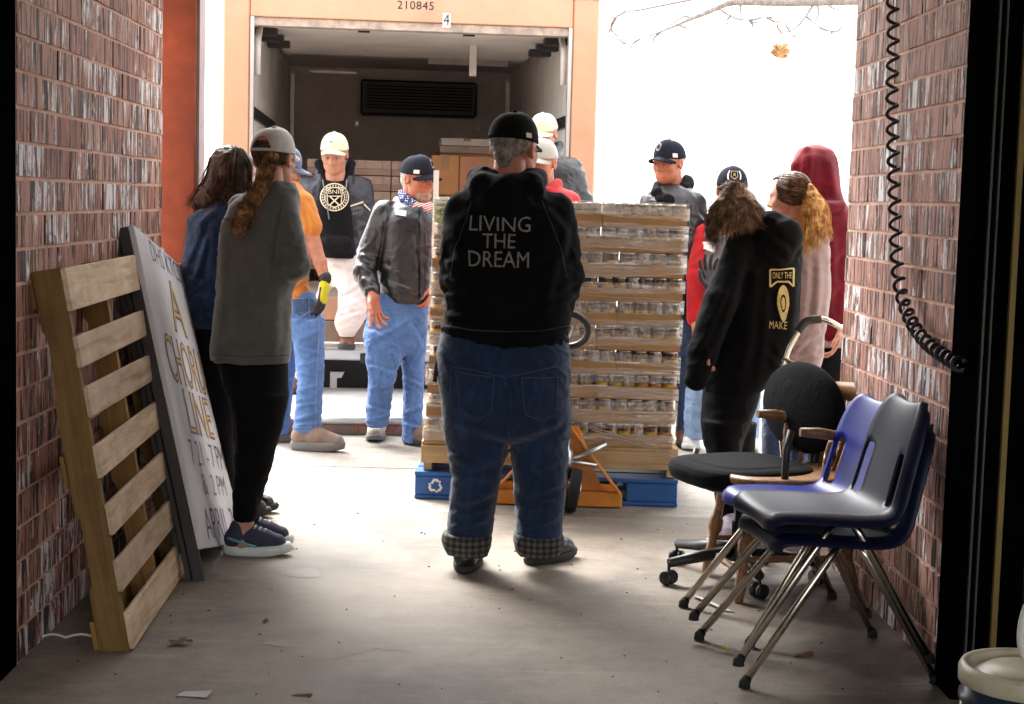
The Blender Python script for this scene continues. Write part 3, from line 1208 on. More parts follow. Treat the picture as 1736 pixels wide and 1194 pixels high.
def cargo_tray(label, loc, w, d, h):
    t_ = thing('cargo_tray', label, 'tray', loc, TA, 'trays of goods inside the truck')
    MB().box((-w / 2, -d / 2, 0), (w / 2, d / 2, h * 0.45)).build('tray', M['film_card'], t_, bevel=0.004)
    n = 5
    mb_ = MB()
    for i in range(n):
        r_ = w / n / 2 * 0.92
        mb_.cbox((-w / 2 + (i + 0.5) * w / n, -d / 2 + 0.045, h * 0.72), (w / n * 0.94, 0.08, h * 0.53))
    mb_.box((-w / 2 + 0.005, -d / 2 + 0.09, h * 0.452), (w / 2 - 0.005, d / 2 - 0.004, h * 0.99))
    mb_.build('packets', M['cargowhite'], t_)
    return t_


def tw(x, y, z):
    return TO + _ax * x + _ay * y + Vector((0, 0, z))


a, b_ = tl(520, 268, 2.0), tl(735, 268, 2.0)
topz = a.z
nt_ = 7
hh = (topz - FZ - 0.12) / nt_
MB_p = MB()
pal = thing('cargo_pallet', 'wooden pallet under the wrapped goods deep in the truck', 'pallet', tw((a.x + b_.x) / 2, 2.5, FZ), TA)
for k in range(5):
    MB().box((-0.55, -0.5 + k * 0.22, 0.10), (0.55, -0.4 + k * 0.22, 0.118)).build('deck_board', M['card'], pal)
for k in (-0.5, 0, 0.5):
    MB().box((k - 0.03, -0.5, 0), (k + 0.03, 0.48, 0.099)).build('stringer', M['card'], pal)
wd = (b_.x - a.x) / 3
names3 = ['beside the side wall', 'in the middle', 'next to the orange box']
for r_ in range(nt_):
    tier = ['lowest', 'second', 'third', 'fourth', 'fifth', 'sixth', 'top'][r_]
    for c_ in range(3):
        cargo_tray('film covered tray of packets in the truck, %s tier, %s' % (tier, names3[c_]), tw(a.x + wd * (c_ + 0.5), 2.25, FZ + 0.12 + hh * r_), wd - 0.006, 0.5, hh - 0.004)
# orange boxes and the flat trays on them
a, b_ = tl(732, 263, 1.75), tl(777, 331, 1.75)
c_, d_ = tl(778, 265, 1.75), tl(860, 331, 1.75)


def carton(label, x0, x1, y0, y1, z0, z1, mat_, name='carton'):
    t_ = thing(name, label, 'box', tw((x0 + x1) / 2, (y0 + y1) / 2, z0), TA, 'cartons inside the truck')
    w, d, h = x1 - x0, y1 - y0, z1 - z0
    MB().box((-w / 2, -d / 2, 0), (w / 2, d / 2, h)).build('carton_body', mat_, t_, bevel=0.005)
    MB().box((-0.03, -d / 2 - 0.0015, h * 0.62), (0.03, d / 2 + 0.0015, h + 0.0015)).build('tape', M['card'], t_)
    return t_


carton('orange brown cardboard carton in the truck beside the wrapped trays', a.x, b_.x, 1.75, 2.2, b_.z, a.z, M['cardorange'])
carton('reddish cardboard carton in the truck behind the man with dark hoodie', b_.x + 0.006, d_.x, 1.75, 2.2, d_.z, c_.z, M['cardred'])
zt = b_.z
zm = (zt + FZ) / 2
carton('plain carton on the truck floor under the orange carton', a.x, b_.x + 0.15, 1.8, 2.2, FZ, zm - 0.003, M['card'])
carton('plain carton carrying the orange carton in the truck', a.x, b_.x + 0.15, 1.8, 2.2, zm, zt - 0.003, M['film_card'])
carton('plain carton on the truck floor under the reddish carton', b_.x + 0.16, d_.x, 1.8, 2.2, FZ, zm - 0.003, M['card'])
carton('plain carton carrying the reddish carton in the truck', b_.x + 0.16, d_.x, 1.8, 2.2, zm, zt - 0.003, M['film_card'])
e0, e1 = tl(746, 233, 2.3), tl(836, 262, 2.3)
carton('tall carton behind the orange carton in the truck', e0.x, e1.x, 2.3, 2.75, FZ, e1.z - 0.003, M['card'])
for k in range(2):
    z0 = e1.z + (e0.z - e1.z) * k / 2
    carton('flat dull carton, %s of the two lying behind the orange carton' % ('lower' if k == 0 else 'upper'), e0.x + 0.01 * k, e1.x, 2.3 + 0.02 * k, 2.75, z0, z0 + (e0.z - e1.z) / 2 - 0.003, M['linerdark'] if k else M['film_card'])

# ================================================================ the loaded pallet
M['blueplastic'] = plain('blue pallet paint', (0.015, 0.10, 0.34), 0.5, var=0.15, vs=10, bs=60, bst=0.2)
M['pine'] = wood('pale pine', (0.42, 0.25, 0.11), (0.60, 0.40, 0.20), (0.68, 0.50, 0.30))
M['tray'] = plain('tray cardboard', (0.42, 0.235, 0.10), 0.8, var=0.12, vs=10, bs=150, bst=0.2)
M['trayin'] = plain('tray inside', (0.27, 0.165, 0.09), 0.85, var=0.1)
M['lime'] = plain('lime green print', (0.42, 0.55, 0.03), 0.55, var=0.08)
M['tin'] = plain('tin', (0.7, 0.69, 0.66), 0.28, 0.9, var=0.05)


def can_mat(i):
    m_, nt, b = new_mat('can label')
    tc = N(nt, 'ShaderNodeTexCoord')
    sx = N(nt, 'ShaderNodeSeparateXYZ')
    L(nt, tc.outputs['Object'], sx.inputs[0])
    an = N(nt, 'ShaderNodeMath', operation='ARCTAN2')
    L(nt, sx.outputs['X'], an.inputs[0])
    L(nt, sx.outputs['Y'], an.inputs[1])
    mr = N(nt, 'ShaderNodeMapRange')
    mr.inputs['From Min'].default_value = -math.pi
    mr.inputs['From Max'].default_value = math.pi
    L(nt, an.outputs[0], mr.inputs['Value'])
    sect = ramp(nt, mr.outputs[0], [(0.0, (0, 0, 0)), (0.68, (1, 1, 1)), (0.93, (0, 0, 0))])
    sect.node.color_ramp.interpolation = 'CONSTANT'
    v = tc.outputs['Object']
    pic = noise(nt, v, 42, 3, 0.6)
    picc = ramp(nt, pic, [(0.35, (0.012, 0.014, 0.03)), (0.5, (0.03, 0.03, 0.045)), (0.56, (0.22, 0.07, 0.015)), (0.68, (0.34, 0.19, 0.03))])
    zr = N(nt, 'ShaderNodeMapRange')
    zr.inputs['From Max'].default_value = 0.11
    L(nt, sx.outputs['Z'], zr.inputs['Value'])
    band = ramp(nt, zr.outputs[0], [(0.0, (1, 1, 1)), (0.64, (0, 0, 0))])
    band.node.color_ramp.interpolation = 'CONSTANT'
    m1 = N(nt, 'ShaderNodeMixRGB')
    L(nt, band, m1.inputs[0])
    L(nt, picc, m1.inputs[1])
    m1.inputs[2].default_value = (0.62, 0.36, 0.02, 1) if i != 1 else (0.4, 0.2, 0.03, 1)
    ink = noise(nt, v, 130, 2, 0.5)
    wht = ramp(nt, ink, [(0.42, (0.2, 0.19, 0.2)), (0.46, (0.56, 0.52, 0.47))])
    m2 = N(nt, 'ShaderNodeMixRGB')
    L(nt, sect, m2.inputs[0])
    L(nt, m1.outputs[0], m2.inputs[1])
    L(nt, wht, m2.inputs[2])
    L(nt, m2.outputs[0], b.inputs['Base Color'])
    b.inputs['Roughness'].default_value = 0.32
    return m_


can_mats = [can_mat(i) for i in range(3)]


def leaf_mark(mb_, z, r, rot, s_):
    """small red leaf-like mark wrapped on the can's white panel"""
    pts = []
    for k in range(10):
        a = math.pi / 2 + math.pi * 2 * k / 10
        rr = s_ * (1 if k % 2 == 0 else 0.45)
        pts.append((rr * math.cos(a), rr * math.sin(a)))
    vs = [((r + 0.0008) * math.sin(rot + u / r), (r + 0.0008) * math.cos(rot + u / r), z + w_) for u, w_ in pts]
    mb_.cur = 2
    mb_.add(vs, [list(range(10))])
    mb_.cur = 0


def can_mesh(i):
    r = 0.0325
    mb_ = MB()
    mb_.lathe([(r * 0.97, 0.0), (r * 1.015, 0.002), (r * 1.015, 0.006), (r, 0.008), (r, 0.101), (r * 1.015, 0.103), (r * 1.015, 0.1075), (r * 0.93, 0.1075), (r * 0.9, 0.104)], 18)
    leaf_mark(mb_, 0.084, r, -math.pi + 2 * math.pi * 0.79, 0.0085)
    me = mb_.mesh('can')
    for mm in (can_mats[i], M['tin'], M['redprint']):
        me.materials.append(mm)
    for p in me.polygons:
        z = p.center.z
        if p.material_index == 0 and (z < 0.008 or z > 0.1015):
            p.material_index = 1
    return me


can_meshes = [can_mesh(i) for i in range(3)]
TRH, TD = 0.113, 0.50


def tray_mesh(w, d):
    mb_ = MB()
    t_, h = 0.004, 0.060
    mb_.box((-w / 2, -d / 2, 0.001), (w / 2, d / 2, t_))
    mb_.box((-w / 2, -d / 2, t_), (w / 2, -d / 2 + t_, h))
    mb_.box((-w / 2, d / 2 - t_, t_), (w / 2, d / 2, h))
    mb_.box((-w / 2, -d / 2 + t_, t_), (-w / 2 + t_, d / 2 - t_, h + 0.004))
    mb_.box((w / 2 - t_, -d / 2 + t_, t_), (w / 2, d / 2 - t_, h + 0.004))
    me = mb_.mesh('tray')
    me.materials.append(M['tray'])
    return me


def cans_behind(w, d, n):
    mb_ = MB()
    st = (w - 0.008) / n
    for j in range(1, int((d - 0.01) / 0.067)):
        for i in range(n):
            c = Matrix.Translation((-w / 2 + 0.004 + st * (i + 0.5), -d / 2 + 0.038 + 0.0665 * j, 0.005))
            mb_.lathe([(0.032, 0), (0.032, 0.1075), (0.028, 0.107)], 8, c)
    me = mb_.mesh('cans')
    me.materials.append(can_mats[1])
    return me


PD = 7.43
p0, p1 = gnd(702, 845), gnd(1148, 860)
PW = (p1 - p0).length
PA = math.atan2(p1.y - p0.y, p1.x - p0.x)
PO = (p0 + p1) / 2
_px = Vector((math.cos(PA), math.sin(PA), 0))
_py = Vector((-math.sin(PA), math.cos(PA), 0))


def pw(x, y, z):
    return PO + _px * x + _py * y + Vector((0, 0, z))


def ploc(px, py, yl):
    r = ray(px, py)
    k = (yl - (CAM - PO).dot(_py)) / r.dot(_py)
    p = CAM + r * k - PO
    return Vector((p.dot(_px), yl, p.z))


blue = thing('blue_pallet', 'blue block pallet with a white recycling mark under the load of canned food', 'pallet', PO, PA)
h_ = PW / 2
MB().box((-h_, 0, 0.108), (h_, 0.14, 0.128)).build('deck_board', M['blueplastic'], blue, bevel=0.003)
for k in range(1, 6):
    MB().box((-h_, 0.17 * k, 0.108), (h_, 0.17 * k + 0.12, 0.128)).build('deck_board', M['blueplastic'], blue, bevel=0.003)
for y in (0.0, 0.42, 0.86):
    MB().box((-h_, y, 0.0), (h_, y + 0.1, 0.018)).build('bottom_board', M['blueplastic'], blue, bevel=0.003)
    for x0, x1 in ((-h_ + 0.002, -h_ + 0.30), (-0.075, 0.075), (h_ - 0.24, h_ - 0.002)):
        MB().box((x0, y + 0.004, 0.0185), (x1, y + 0.13, 0.1075)).build('block', M['blueplastic'], blue, bevel=0.004)
# recycling mark: three bent arrows
rc = ploc(738, 824, -0.003)
mb = MB()
for k in range(3):
    a = math.pi / 2 + k * 2 * math.pi / 3
    Mx = Matrix.Translation((rc.x, -0.0018, rc.z)) @ Matrix.Rotation(-(a - math.pi / 2), 4, 'Y')
    q = 0.0115
    mb.add([Mx @ Vector(v) for v in ((-1.9 * q, 0, 1.2 * q), (-.9 * q, 0, 2.9 * q), (.9 * q, 0, 2.9 * q), (1.5 * q, 0, 1.9 * q), (.6 * q, 0, 1.4 * q), (.2 * q, 0, 2.0 * q), (-.4 * q, 0, 1.9 * q), (-1.1 * q, 0, .7 * q))], [(0, 1, 6, 7), (1, 2, 5, 6), (2, 3, 4, 5)])
    mb.add([Mx @ Vector(v) for v in ((1.0 * q, 0, 2.3 * q), (2.3 * q, 0, 2.0 * q), (1.7 * q, 0, 0.7 * q))], [(0, 1, 2)])
mb.build('recycling_mark', M['whiteprint'], blue)

WZ0 = 0.129
WZ1 = ploc(1000, 757, 0.02).z
wp = thing('wooden_pallet', 'pale pine pallet between the blue pallet and the trays of cans', 'pallet', pw(0.012, 0.02, WZ0), PA)
hz = WZ1 - WZ0
w2 = h_ - 0.015
for k in range(6):
    MB().box((-w2, 0.17 * k, hz - 0.016), (w2, 0.17 * k + 0.11, hz)).build('deck_board', M['pine'], wp, bevel=0.002)
MB().box((-w2, -0.012, hz - 0.10), (w2, 0.012, hz - 0.017)).build('front_board', M['pine'], wp, bevel=0.002)
for x in (-w2 + 0.03, 0, w2 - 0.03):
    MB().box((x - 0.02, 0.013, 0.002), (x + 0.02, 0.96, hz - 0.0165)).build('stringer', M['pine'], wp, bevel=0.002)

# ten tiers of trays, three wide and four wide in turn
tiers = ['bottom', 'second', 'third', 'fourth', 'fifth', 'sixth', 'seventh', 'eighth', 'ninth', 'top']
SZ1 = ploc(1000, 343, 0.02).z
TP = (SZ1 - WZ1) / 10
SW = (ploc(1168, 345, 0).x - ploc(738, 345, 0).x)
SX = (ploc(1168, 345, 0).x + ploc(738, 345, 0).x) / 2
BX = (ploc(1150, 740, 0).x + ploc(712, 740, 0).x) / 2
cache = {}
col3 = ['left end', 'middle', 'right end']
col4 = ['left end', 'left of centre', 'right of centre', 'right end']
for k in range(10):
    n = 3 if k % 2 == 0 else 4
    if k >= 8:
        n = 3
    w = SW / n
    nc = 6 if n == 3 else 4
    key = n
    if key not in cache:
        cache[key] = (tray_mesh(w - 0.0015, TD), cans_behind(w - 0.0015, TD, nc))
    jx = rng.uniform(-0.006, 0.006) + (BX + (SX - BX) * k / 9)
    for c_ in range(n):
        nm = (col3 if n == 3 else col4)[c_]
        lab = 'cardboard tray of cans on the tall pallet, %s tier, %s' % (tiers[k], nm)
        loc = pw(jx - SW / 2 + w * (c_ + 0.5), TD / 2 + 0.012 + rng.uniform(-0.004, 0.004), WZ1 + 0.001 + TP * k)
        t_ = thing('can_tray', lab, 'tray', loc, PA + rng.uniform(-0.006, 0.006), 'trays of cans on the pallet')
        link_mesh('tray', cache[key][0], None, t_)
        bh = link_mesh('cans', cache[key][1], None, t_)
        bh['kind'] = 'stuff'
        st = (w - 0.012) / nc
        for i in range(nc):
            o = bpy.data.objects.new('can', can_meshes[rng.randrange(3)])
            C.objects.link(o)
            o.parent = t_
            o.location = (-w / 2 + 0.006 + st * (i + 0.5), -TD / 2 + 0.039, 0.0045)
            o.rotation_euler = (0, 0, rng.uniform(0, 6.28))
        if k == 9 and c_ == 0:
            a_, b_ = ploc(731, 338, 0), ploc(785, 375, 0)
            x0 = -w / 2 + 0.002
            gp = MB().box((x0 - 0.004, -TD / 2 - 0.006, 0.002), (x0 + 0.16, -TD / 2 - 0.002, 0.108)).build('green_wrapper', M['lime'], t_)
            for q in range(3):
                vs, fs = ring_px(x0 + 0.04 + q * 0.052, 0.052, 0.014, 0.0175, 18)
                MB().add([(u, -TD / 2 - 0.0075, v) for u, v in vs], fs).build('ring_print', M['blackprint'], gp)
                MB().box((x0 + 0.038 + q * 0.052, -TD / 2 - 0.0078, 0.04), (x0 + 0.042 + q * 0.052, -TD / 2 - 0.0068, 0.064)).build('bar_print', M['blackprint'], gp)
            MB().box((x0 - 0.004, -TD / 2 - 0.0078, 0.077), (x0 + 0.16, -TD / 2 - 0.0065, 0.080)).build('rule_print', M['blackprint'], gp)

# stretch film: slanting bands of clear plastic round the stack
fm, nt, b = new_mat('clear stretch film')
nt.nodes.remove(b)
out = nt.nodes.get('Material Output')
tr_ = N(nt, 'ShaderNodeBsdfTransparent')
tr_.inputs[0].default_value = (0.97, 0.94, 0.88, 1)
gl = N(nt, 'ShaderNodeBsdfGlossy')
gl.inputs['Roughness'].default_value = 0.22
gl.inputs['Color'].default_value = (0.95, 0.95, 0.95, 1)
mxs = N(nt, 'ShaderNodeMixShader')
v = coords(nt, (4, 4, 60))
nz = noise(nt, v, 1.0, 4, 0.6, 0.5)
L(nt, ramp(nt, nz, [(0.35, (0.13,) * 3), (0.7, (0.40,) * 3)]), mxs.inputs[0])
L(nt, tr_.outputs[0], mxs.inputs[1])
L(nt, gl.outputs[0], mxs.inputs[2])
L(nt, mxs.outputs[0], out.inputs['Surface'])
bn = N(nt, 'ShaderNodeBump')
bn.inputs['Strength'].default_value = 0.8
bn.inputs['Distance'].default_value = 0.02
L(nt, nz, bn.inputs['Height'])
L(nt, bn.outputs[0], gl.inputs['Normal'])
M['film'] = fm
film = thing('stretch_film', 'clear plastic stretch film wound in slanting bands round the trays', 'plastic wrap', pw(BX, 0, WZ1), PA)
rf = random.Random(3)
HT = WZ1 + TP * 10 - WZ1


def fx(z):
    return (SX - BX) * z / HT


for k in range(15):
    z0 = HT * (k + 0.3) / 15.2 + rf.uniform(-0.02, 0.02)
    sl = rf.uniform(-0.05, 0.05)
    wd = rf.uniform(0.04, 0.075)
    n = 28
    vs, fs = [], []
    path = []
    hw = SW / 2 + 0.008
    for i in range(n + 1):
        path.append((-hw + 2 * hw * i / n, -0.004 - rf.uniform(0, 0.005)))
    path = [(-hw - 0.003, 0.5), (-hw - 0.003, 0.25)] + path + [(hw + 0.003, 0.25), (hw + 0.003, 0.5)]
    for i, (x, y) in enumerate(path):
        u = i / len(path)
        z = min(max(z0 + sl * (u - 0.5) * 2 + rf.uniform(-0.003, 0.003), 0.0), HT - wd)
        vs += [(x + fx(z), y, z), (x + fx(z), y - 0.002, z + wd)]
    for i in range(len(path) - 1):
        fs.append((2 * i, 2 * i + 2, 2 * i + 3, 2 * i + 1))
    MB().add(vs, fs, True).build('film_band', fm, film)
M['filmrope'] = plain('gathered film', (0.42, 0.36, 0.28), 0.3, bst=0.3)
for (xa_, ya_), (xb_, yb_) in (((985, 722), (1145, 776)), ((1000, 724), (1148, 770)), ((985, 500), (1160, 512)), ((985, 560), (1155, 548))):
    a, b_ = ploc(xa_, ya_, -0.012), ploc(xb_, yb_, -0.012)
    o = Vector((BX, 0, WZ1))
    pts = [a.lerp(b_, i / 14) - o + Vector((0, rf.uniform(-.003, .003), rf.uniform(-.003, .003))) for i in range(15)]
    MB().tube(pts, [rf.uniform(0.0015, 0.004) for _ in pts], 5).build('film_rope', M['filmrope'], film)
# top sheet edge hanging over the front
vs, fs = [], []
n = 36
for i in range(n + 1):
    x = -SW / 2 - 0.004 + (SW + 0.008) * i / n
    vs += [(x + fx(HT), 0.5, HT + 0.006), (x + fx(HT), -0.004, HT + 0.005 + rf.uniform(0, 0.003)), (x + fx(HT), -0.011 - rf.uniform(0, .004), HT - 0.045 - rf.uniform(0, 0.02))]
for i in range(n):
    for j in range(2):
        fs.append((3 * i + j, 3 * i + 3 + j, 3 * i + 4 + j, 3 * i + 1 + j))
MB().add(vs, fs, True).build('top_film', fm, film)

# white edge post standing behind the load
p_ = at(739, 330, 8.25)
t_ = thing('corner_post', 'thin white corner post standing behind the stacked cans', 'post', (p_.x, p_.y, 0))
zt = at(739, 289, 8.25).z
MB().box((-0.014, -0.004, -0.002), (0.014, 0.002, zt)).box((-0.014, 0.0025, -0.002), (-0.009, 0.03, zt)).build('angle_strip', M['whiteprint'], t_)

# ---------------------------------------------------------------- pallet jack
M['orange'] = plain('orange enamel', (0.80, 0.27, 0.012), 0.4, var=0.12, vs=14, dirt=(0.3, 0.09, 0.01), coat=0.2)
M['steel'] = plain('worn steel', (0.45, 0.44, 0.42), 0.3, 0.9, var=0.2, vs=20)
JX = (ploc(835, 845, -0.06).x + ploc(1054, 848, -0.06).x) / 2
jw = (ploc(1054, 848, -0.06).x - ploc(835, 845, -0.06).x) / 2
jack = thing('pallet_jack', 'orange pallet jack with black loop handle pushed under the blue pallet', 'pallet jack', pw(JX, -0.06, 0), PA)
zb0, zb1 = ploc(945, 857, -0.07).z, ploc(945, 832, -0.07).z
apex = ploc(957, 722, -0.05)
ax_ = 0.02
az = apex.z
MB().box((-jw, -0.02, zb0), (jw, 0.035, zb1)).build('front_beam', M['orange'], jack, bevel=0.004)
for s_ in (-1, 1):
    MB().bar((ax_ + s_ * 0.03, -0.005, az), (s_ * (jw - 0.01), -0.005, zb1 - 0.005), 0.012, 0.05, (0, 1, 0)).build('brace', M['orange'], jack, bevel=0.002)
    MB().box((s_ * 0.2 - 0.08, 0.036, 0.055), (s_ * 0.2 + 0.08, 1.05, 0.098)).build('fork', M['orange'], jack, bevel=0.004)
    fw = MB().lathe([(0.012, -0.035), (0.035, -0.035), (0.035, 0.035), (0.012, 0.035)], 16, Matrix.Translation((s_ * 0.2, 0.95, 0.036)) @ Matrix.Rotation(math.pi / 2, 4, 'Y'))
    fw.build('fork_roller', M['rubber'], jack)
MB().prism([(ax_ - 0.07, az), (ax_ + 0.07, az), (jw - 0.09, zb1), (-jw + 0.09, zb1)], 0.02, 0.03).build('back_plate', M['orange'], jack, bevel=0.002)
# pump with its linkage, wheels, shaft and loop handle
pm = MB().lathe([(0.05, 0.15), (0.05, 0.27), (0.035, 0.29), (0.035, 0.42), (0.02, 0.43)], 16, Matrix.Translation((ax_, -0.09, 0)))
pump = pm.build('pump', M['steel'], jack)
MB().tube([(-0.12, -0.03, 0.26), (0.0, -0.05, 0.215), (0.10, -0.04, 0.24), (0.22, -0.02, 0.30)], 0.013, 8).build('linkage_rod', M['steel'], pump)
MB().tube([(-0.2, -0.02, 0.24), (0.18, -0.03, 0.20)], 0.011, 8).build('linkage_rod', M['steel'], pump)
for s_ in (-1, 1):
    w_ = MB().lathe([(0.03, -0.026), (0.092, -0.026), (0.098, -0.02), (0.098, 0.02), (0.092, 0.026), (0.03, 0.026)], 24, Matrix.Translation((ax_ + s_ * 0.055, -0.13, 0.0985)) @ Matrix.Rotation(math.pi / 2 + 0.15, 4, 'Y')).build('steer_wheel', M['rubber'], jack)
    MB().lathe([(0.005, -0.03), (0.05, -0.03), (0.05, 0.03), (0.005, 0.03)], 16, Matrix.Translation((ax_ + s_ * 0.055, -0.13, 0.0985)) @ Matrix.Rotation(math.pi / 2 + 0.15, 4, 'Y')).build('hub', M['steel'], w_)
hb = at(962, 560, 6.52)
hl = Vector(((hb - jack.location).dot(_px), (hb - jack.location).dot(_py), hb.z))
base = Vector((ax_, -0.12, 0.30))
dirv = (hl - base).normalized()
side = Vector((1, 0, 0))
sh_end = hl - dirv * 0.12
MB().tube([base, base.lerp(sh_end, 0.5), sh_end], 0.017, 10).build('handle_shaft', M['black'], jack)
lp = []
for k in range(20):
    a = -math.pi / 2 + 2 * math.pi * k / 20
    lp.append(hl + side * (0.085 * math.cos(a)) + dirv * (0.115 * math.sin(a)))
MB().tube(lp, 0.014, 10, closed=True).build('loop_handle', M['black'], jack)
MB().tube([hl - dirv * 0.10, hl + dirv * 0.03 + side * 0.03], 0.006, 6).build('release_lever', M['steel'], jack)

# ================================================================ pallet leaning on the left wall
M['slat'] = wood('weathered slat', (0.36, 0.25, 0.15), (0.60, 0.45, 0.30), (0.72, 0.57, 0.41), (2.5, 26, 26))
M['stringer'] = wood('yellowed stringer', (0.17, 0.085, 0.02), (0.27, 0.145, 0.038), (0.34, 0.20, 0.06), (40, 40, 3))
nb, fb = gnd(228, 1105), gnd(325, 956)
tn = at(130, 450, depth_of(nb) + 0.02)
lean = Vector((tn.x - nb.x, 0, tn.z))
HL = lean.length
lean.normalize()
wv = (fb - nb)
wv.z = 0
WL = wv.length
wv.normalize()
nv = lean.cross(wv)                    # outward normal of the slats
if nv.x < 0:
    nv = -nv
MP = Matrix((wv, -nv, lean)).transposed().to_4x4()       # x along slats, y into the pallet, z up the lean
MP.translation = nb
lp_ = thing('leaning_pallet', 'weathered wooden pallet stood on end against the brick wall', 'pallet', nb)


def pal_box(name, lo, hi, mat_, bev=0.002, jit=0.0):
    c = [(lo[i] + hi[i]) / 2 for i in range(3)]
    h = [(hi[i] - lo[i]) / 2 for i in range(3)]
    o = MB().box([-k for k in h], h).build(name, mat_, None, bevel=bev)
    o.parent = lp_
    m_ = MP @ Matrix.Translation(c)
    m_.translation -= nb
    if jit:
        m_ = m_ @ Matrix.Rotation(rng.uniform(-jit, jit), 4, 'Y')
    o.matrix_local = m_
    return o


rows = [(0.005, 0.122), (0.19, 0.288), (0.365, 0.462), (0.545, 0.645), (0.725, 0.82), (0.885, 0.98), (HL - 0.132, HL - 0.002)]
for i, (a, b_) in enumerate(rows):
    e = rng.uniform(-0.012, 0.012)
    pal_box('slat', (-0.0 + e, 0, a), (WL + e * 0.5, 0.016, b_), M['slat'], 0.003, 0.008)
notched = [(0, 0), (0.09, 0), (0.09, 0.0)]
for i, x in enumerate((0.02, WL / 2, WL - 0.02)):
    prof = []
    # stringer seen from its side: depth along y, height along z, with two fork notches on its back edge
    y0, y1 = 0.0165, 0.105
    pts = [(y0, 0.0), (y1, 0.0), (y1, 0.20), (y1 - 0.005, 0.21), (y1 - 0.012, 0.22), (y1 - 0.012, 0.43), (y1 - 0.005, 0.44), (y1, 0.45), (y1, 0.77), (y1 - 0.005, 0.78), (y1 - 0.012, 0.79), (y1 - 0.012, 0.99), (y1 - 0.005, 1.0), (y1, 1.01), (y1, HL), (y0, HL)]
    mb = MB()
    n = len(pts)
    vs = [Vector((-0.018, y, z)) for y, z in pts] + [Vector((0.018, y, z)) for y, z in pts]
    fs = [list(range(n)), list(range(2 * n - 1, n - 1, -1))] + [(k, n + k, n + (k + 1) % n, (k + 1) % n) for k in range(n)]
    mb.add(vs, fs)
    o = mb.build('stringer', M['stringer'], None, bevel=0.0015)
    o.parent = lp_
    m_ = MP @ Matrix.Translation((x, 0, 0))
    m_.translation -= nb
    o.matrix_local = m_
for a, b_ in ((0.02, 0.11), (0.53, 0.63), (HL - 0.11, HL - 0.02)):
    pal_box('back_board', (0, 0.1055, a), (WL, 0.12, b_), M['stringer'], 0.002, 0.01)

# ================================================================ folded sign boards
M['signwhite'] = plain('white sign paint', (0.66, 0.65, 0.67), 0.5, var=0.08, vs=3, dirt=(0.55, 0.53, 0.55))
M['signedge'] = plain('dark board edge', (0.045, 0.04, 0.038), 0.7, var=0.25)
M['signyellow'] = plain('sign yellow', (0.72, 0.42, 0.02), 0.6, bst=0)
M['signink'] = plain('purple ink', (0.10, 0.08, 0.17), 0.6, bst=0)
nb2 = gnd(357, 985)
fb2 = gnd(408, 876)
tn2 = at(226, 380, depth_of(nb2) + 0.12)
lean2 = Vector((tn2.x - nb2.x, tn2.y - nb2.y, tn2.z))
H2 = lean2.length
lean2.normalize()
wv2 = (fb2 - nb2)
wv2.z = 0
W2 = wv2.length
wv2.normalize()
nv2 = lean2.cross(wv2)
nv2.normalize()
if nv2.x < 0:
    nv2 = -nv2
wv2 = nv2.cross(lean2) if (nv2.cross(lean2)).dot(wv2) > 0 else -(nv2.cross(lean2))
MS = Matrix((wv2, -nv2, lean2)).transposed().to_4x4()
MS.translation = nb2
sign = thing('folding_sign', 'white hand lettered folding board leaning on the wall behind the pallet', 'sign', nb2)


def on_sign(o, c=(0, 0, 0), rot=0.0):
    o.parent = sign
    m_ = MS @ Matrix.Translation(c)
    if rot:
        m_ = m_ @ Matrix.Rotation(rot, 4, 'X')
    m_.translation -= nb2
    o.matrix_local = m_
    return o


LEG = 0.12
fp = on_sign(MB().box((0, 0, LEG), (W2, 0.022, H2)).build('front_panel', M['signwhite'], None, bevel=0.003))
on_sign(MB().box((-0.003, 0.0225, 0), (0.035, 0.062, H2 - 0.004)).build('leg', M['signedge'], None, bevel=0.003))
on_sign(MB().box((W2 - 0.035, 0.0225, 0), (W2 + 0.003, 0.062, H2 - 0.004)).build('leg', M['signedge'], None, bevel=0.003))
on_sign(MB().box((0.036, 0.0225, H2 - 0.06), (W2 - 0.036, 0.06, H2 - 0.004)).build('top_rail', M['signedge'], None, bevel=0.003))
bp = on_sign(MB().box((0, 0.085, LEG), (W2, 0.107, H2 - 0.01)).build('back_panel', M['signedge'], None, bevel=0.003))
on_sign(MB().box((-0.003, 0.0655, 0), (0.035, 0.0845, H2 - 0.01)).build('leg', M['signedge'], None, bevel=0.003))
on_sign(MB().box((W2 - 0.035, 0.0655, 0), (W2 + 0.003, 0.0845, H2 - 0.01)).build('leg', M['signedge'], None, bevel=0.003))
for x in (0.1, 0.5, 0.86):
    on_sign(MB().box((x * W2 - 0.02, -0.002, H2 + 0.0005), (x * W2 + 0.035, 0.09, H2 + 0.008)).cbox((x * W2, 0.045, H2 + 0.012), (0.05, 0.02, 0.012)).build('hinge', M['gatewhite'], None, bevel=0.002))
lines = [('DHS KTCS', 0.955, 0.085, 0.55, 0), ('A', 0.80, 0.22, 0.24, 1), ('CHORUS', 0.60, 0.19, 0.80, 1), ('LINE', 0.435, 0.17, 0.50, 1), ('7 21 - 7 PM', 0.30, 0.10, 0.72, 0), ('&  2 PM', 0.20, 0.085, 0.5, 0), ('APRIL 30', 0.075, 0.12, 0.75, 0)]
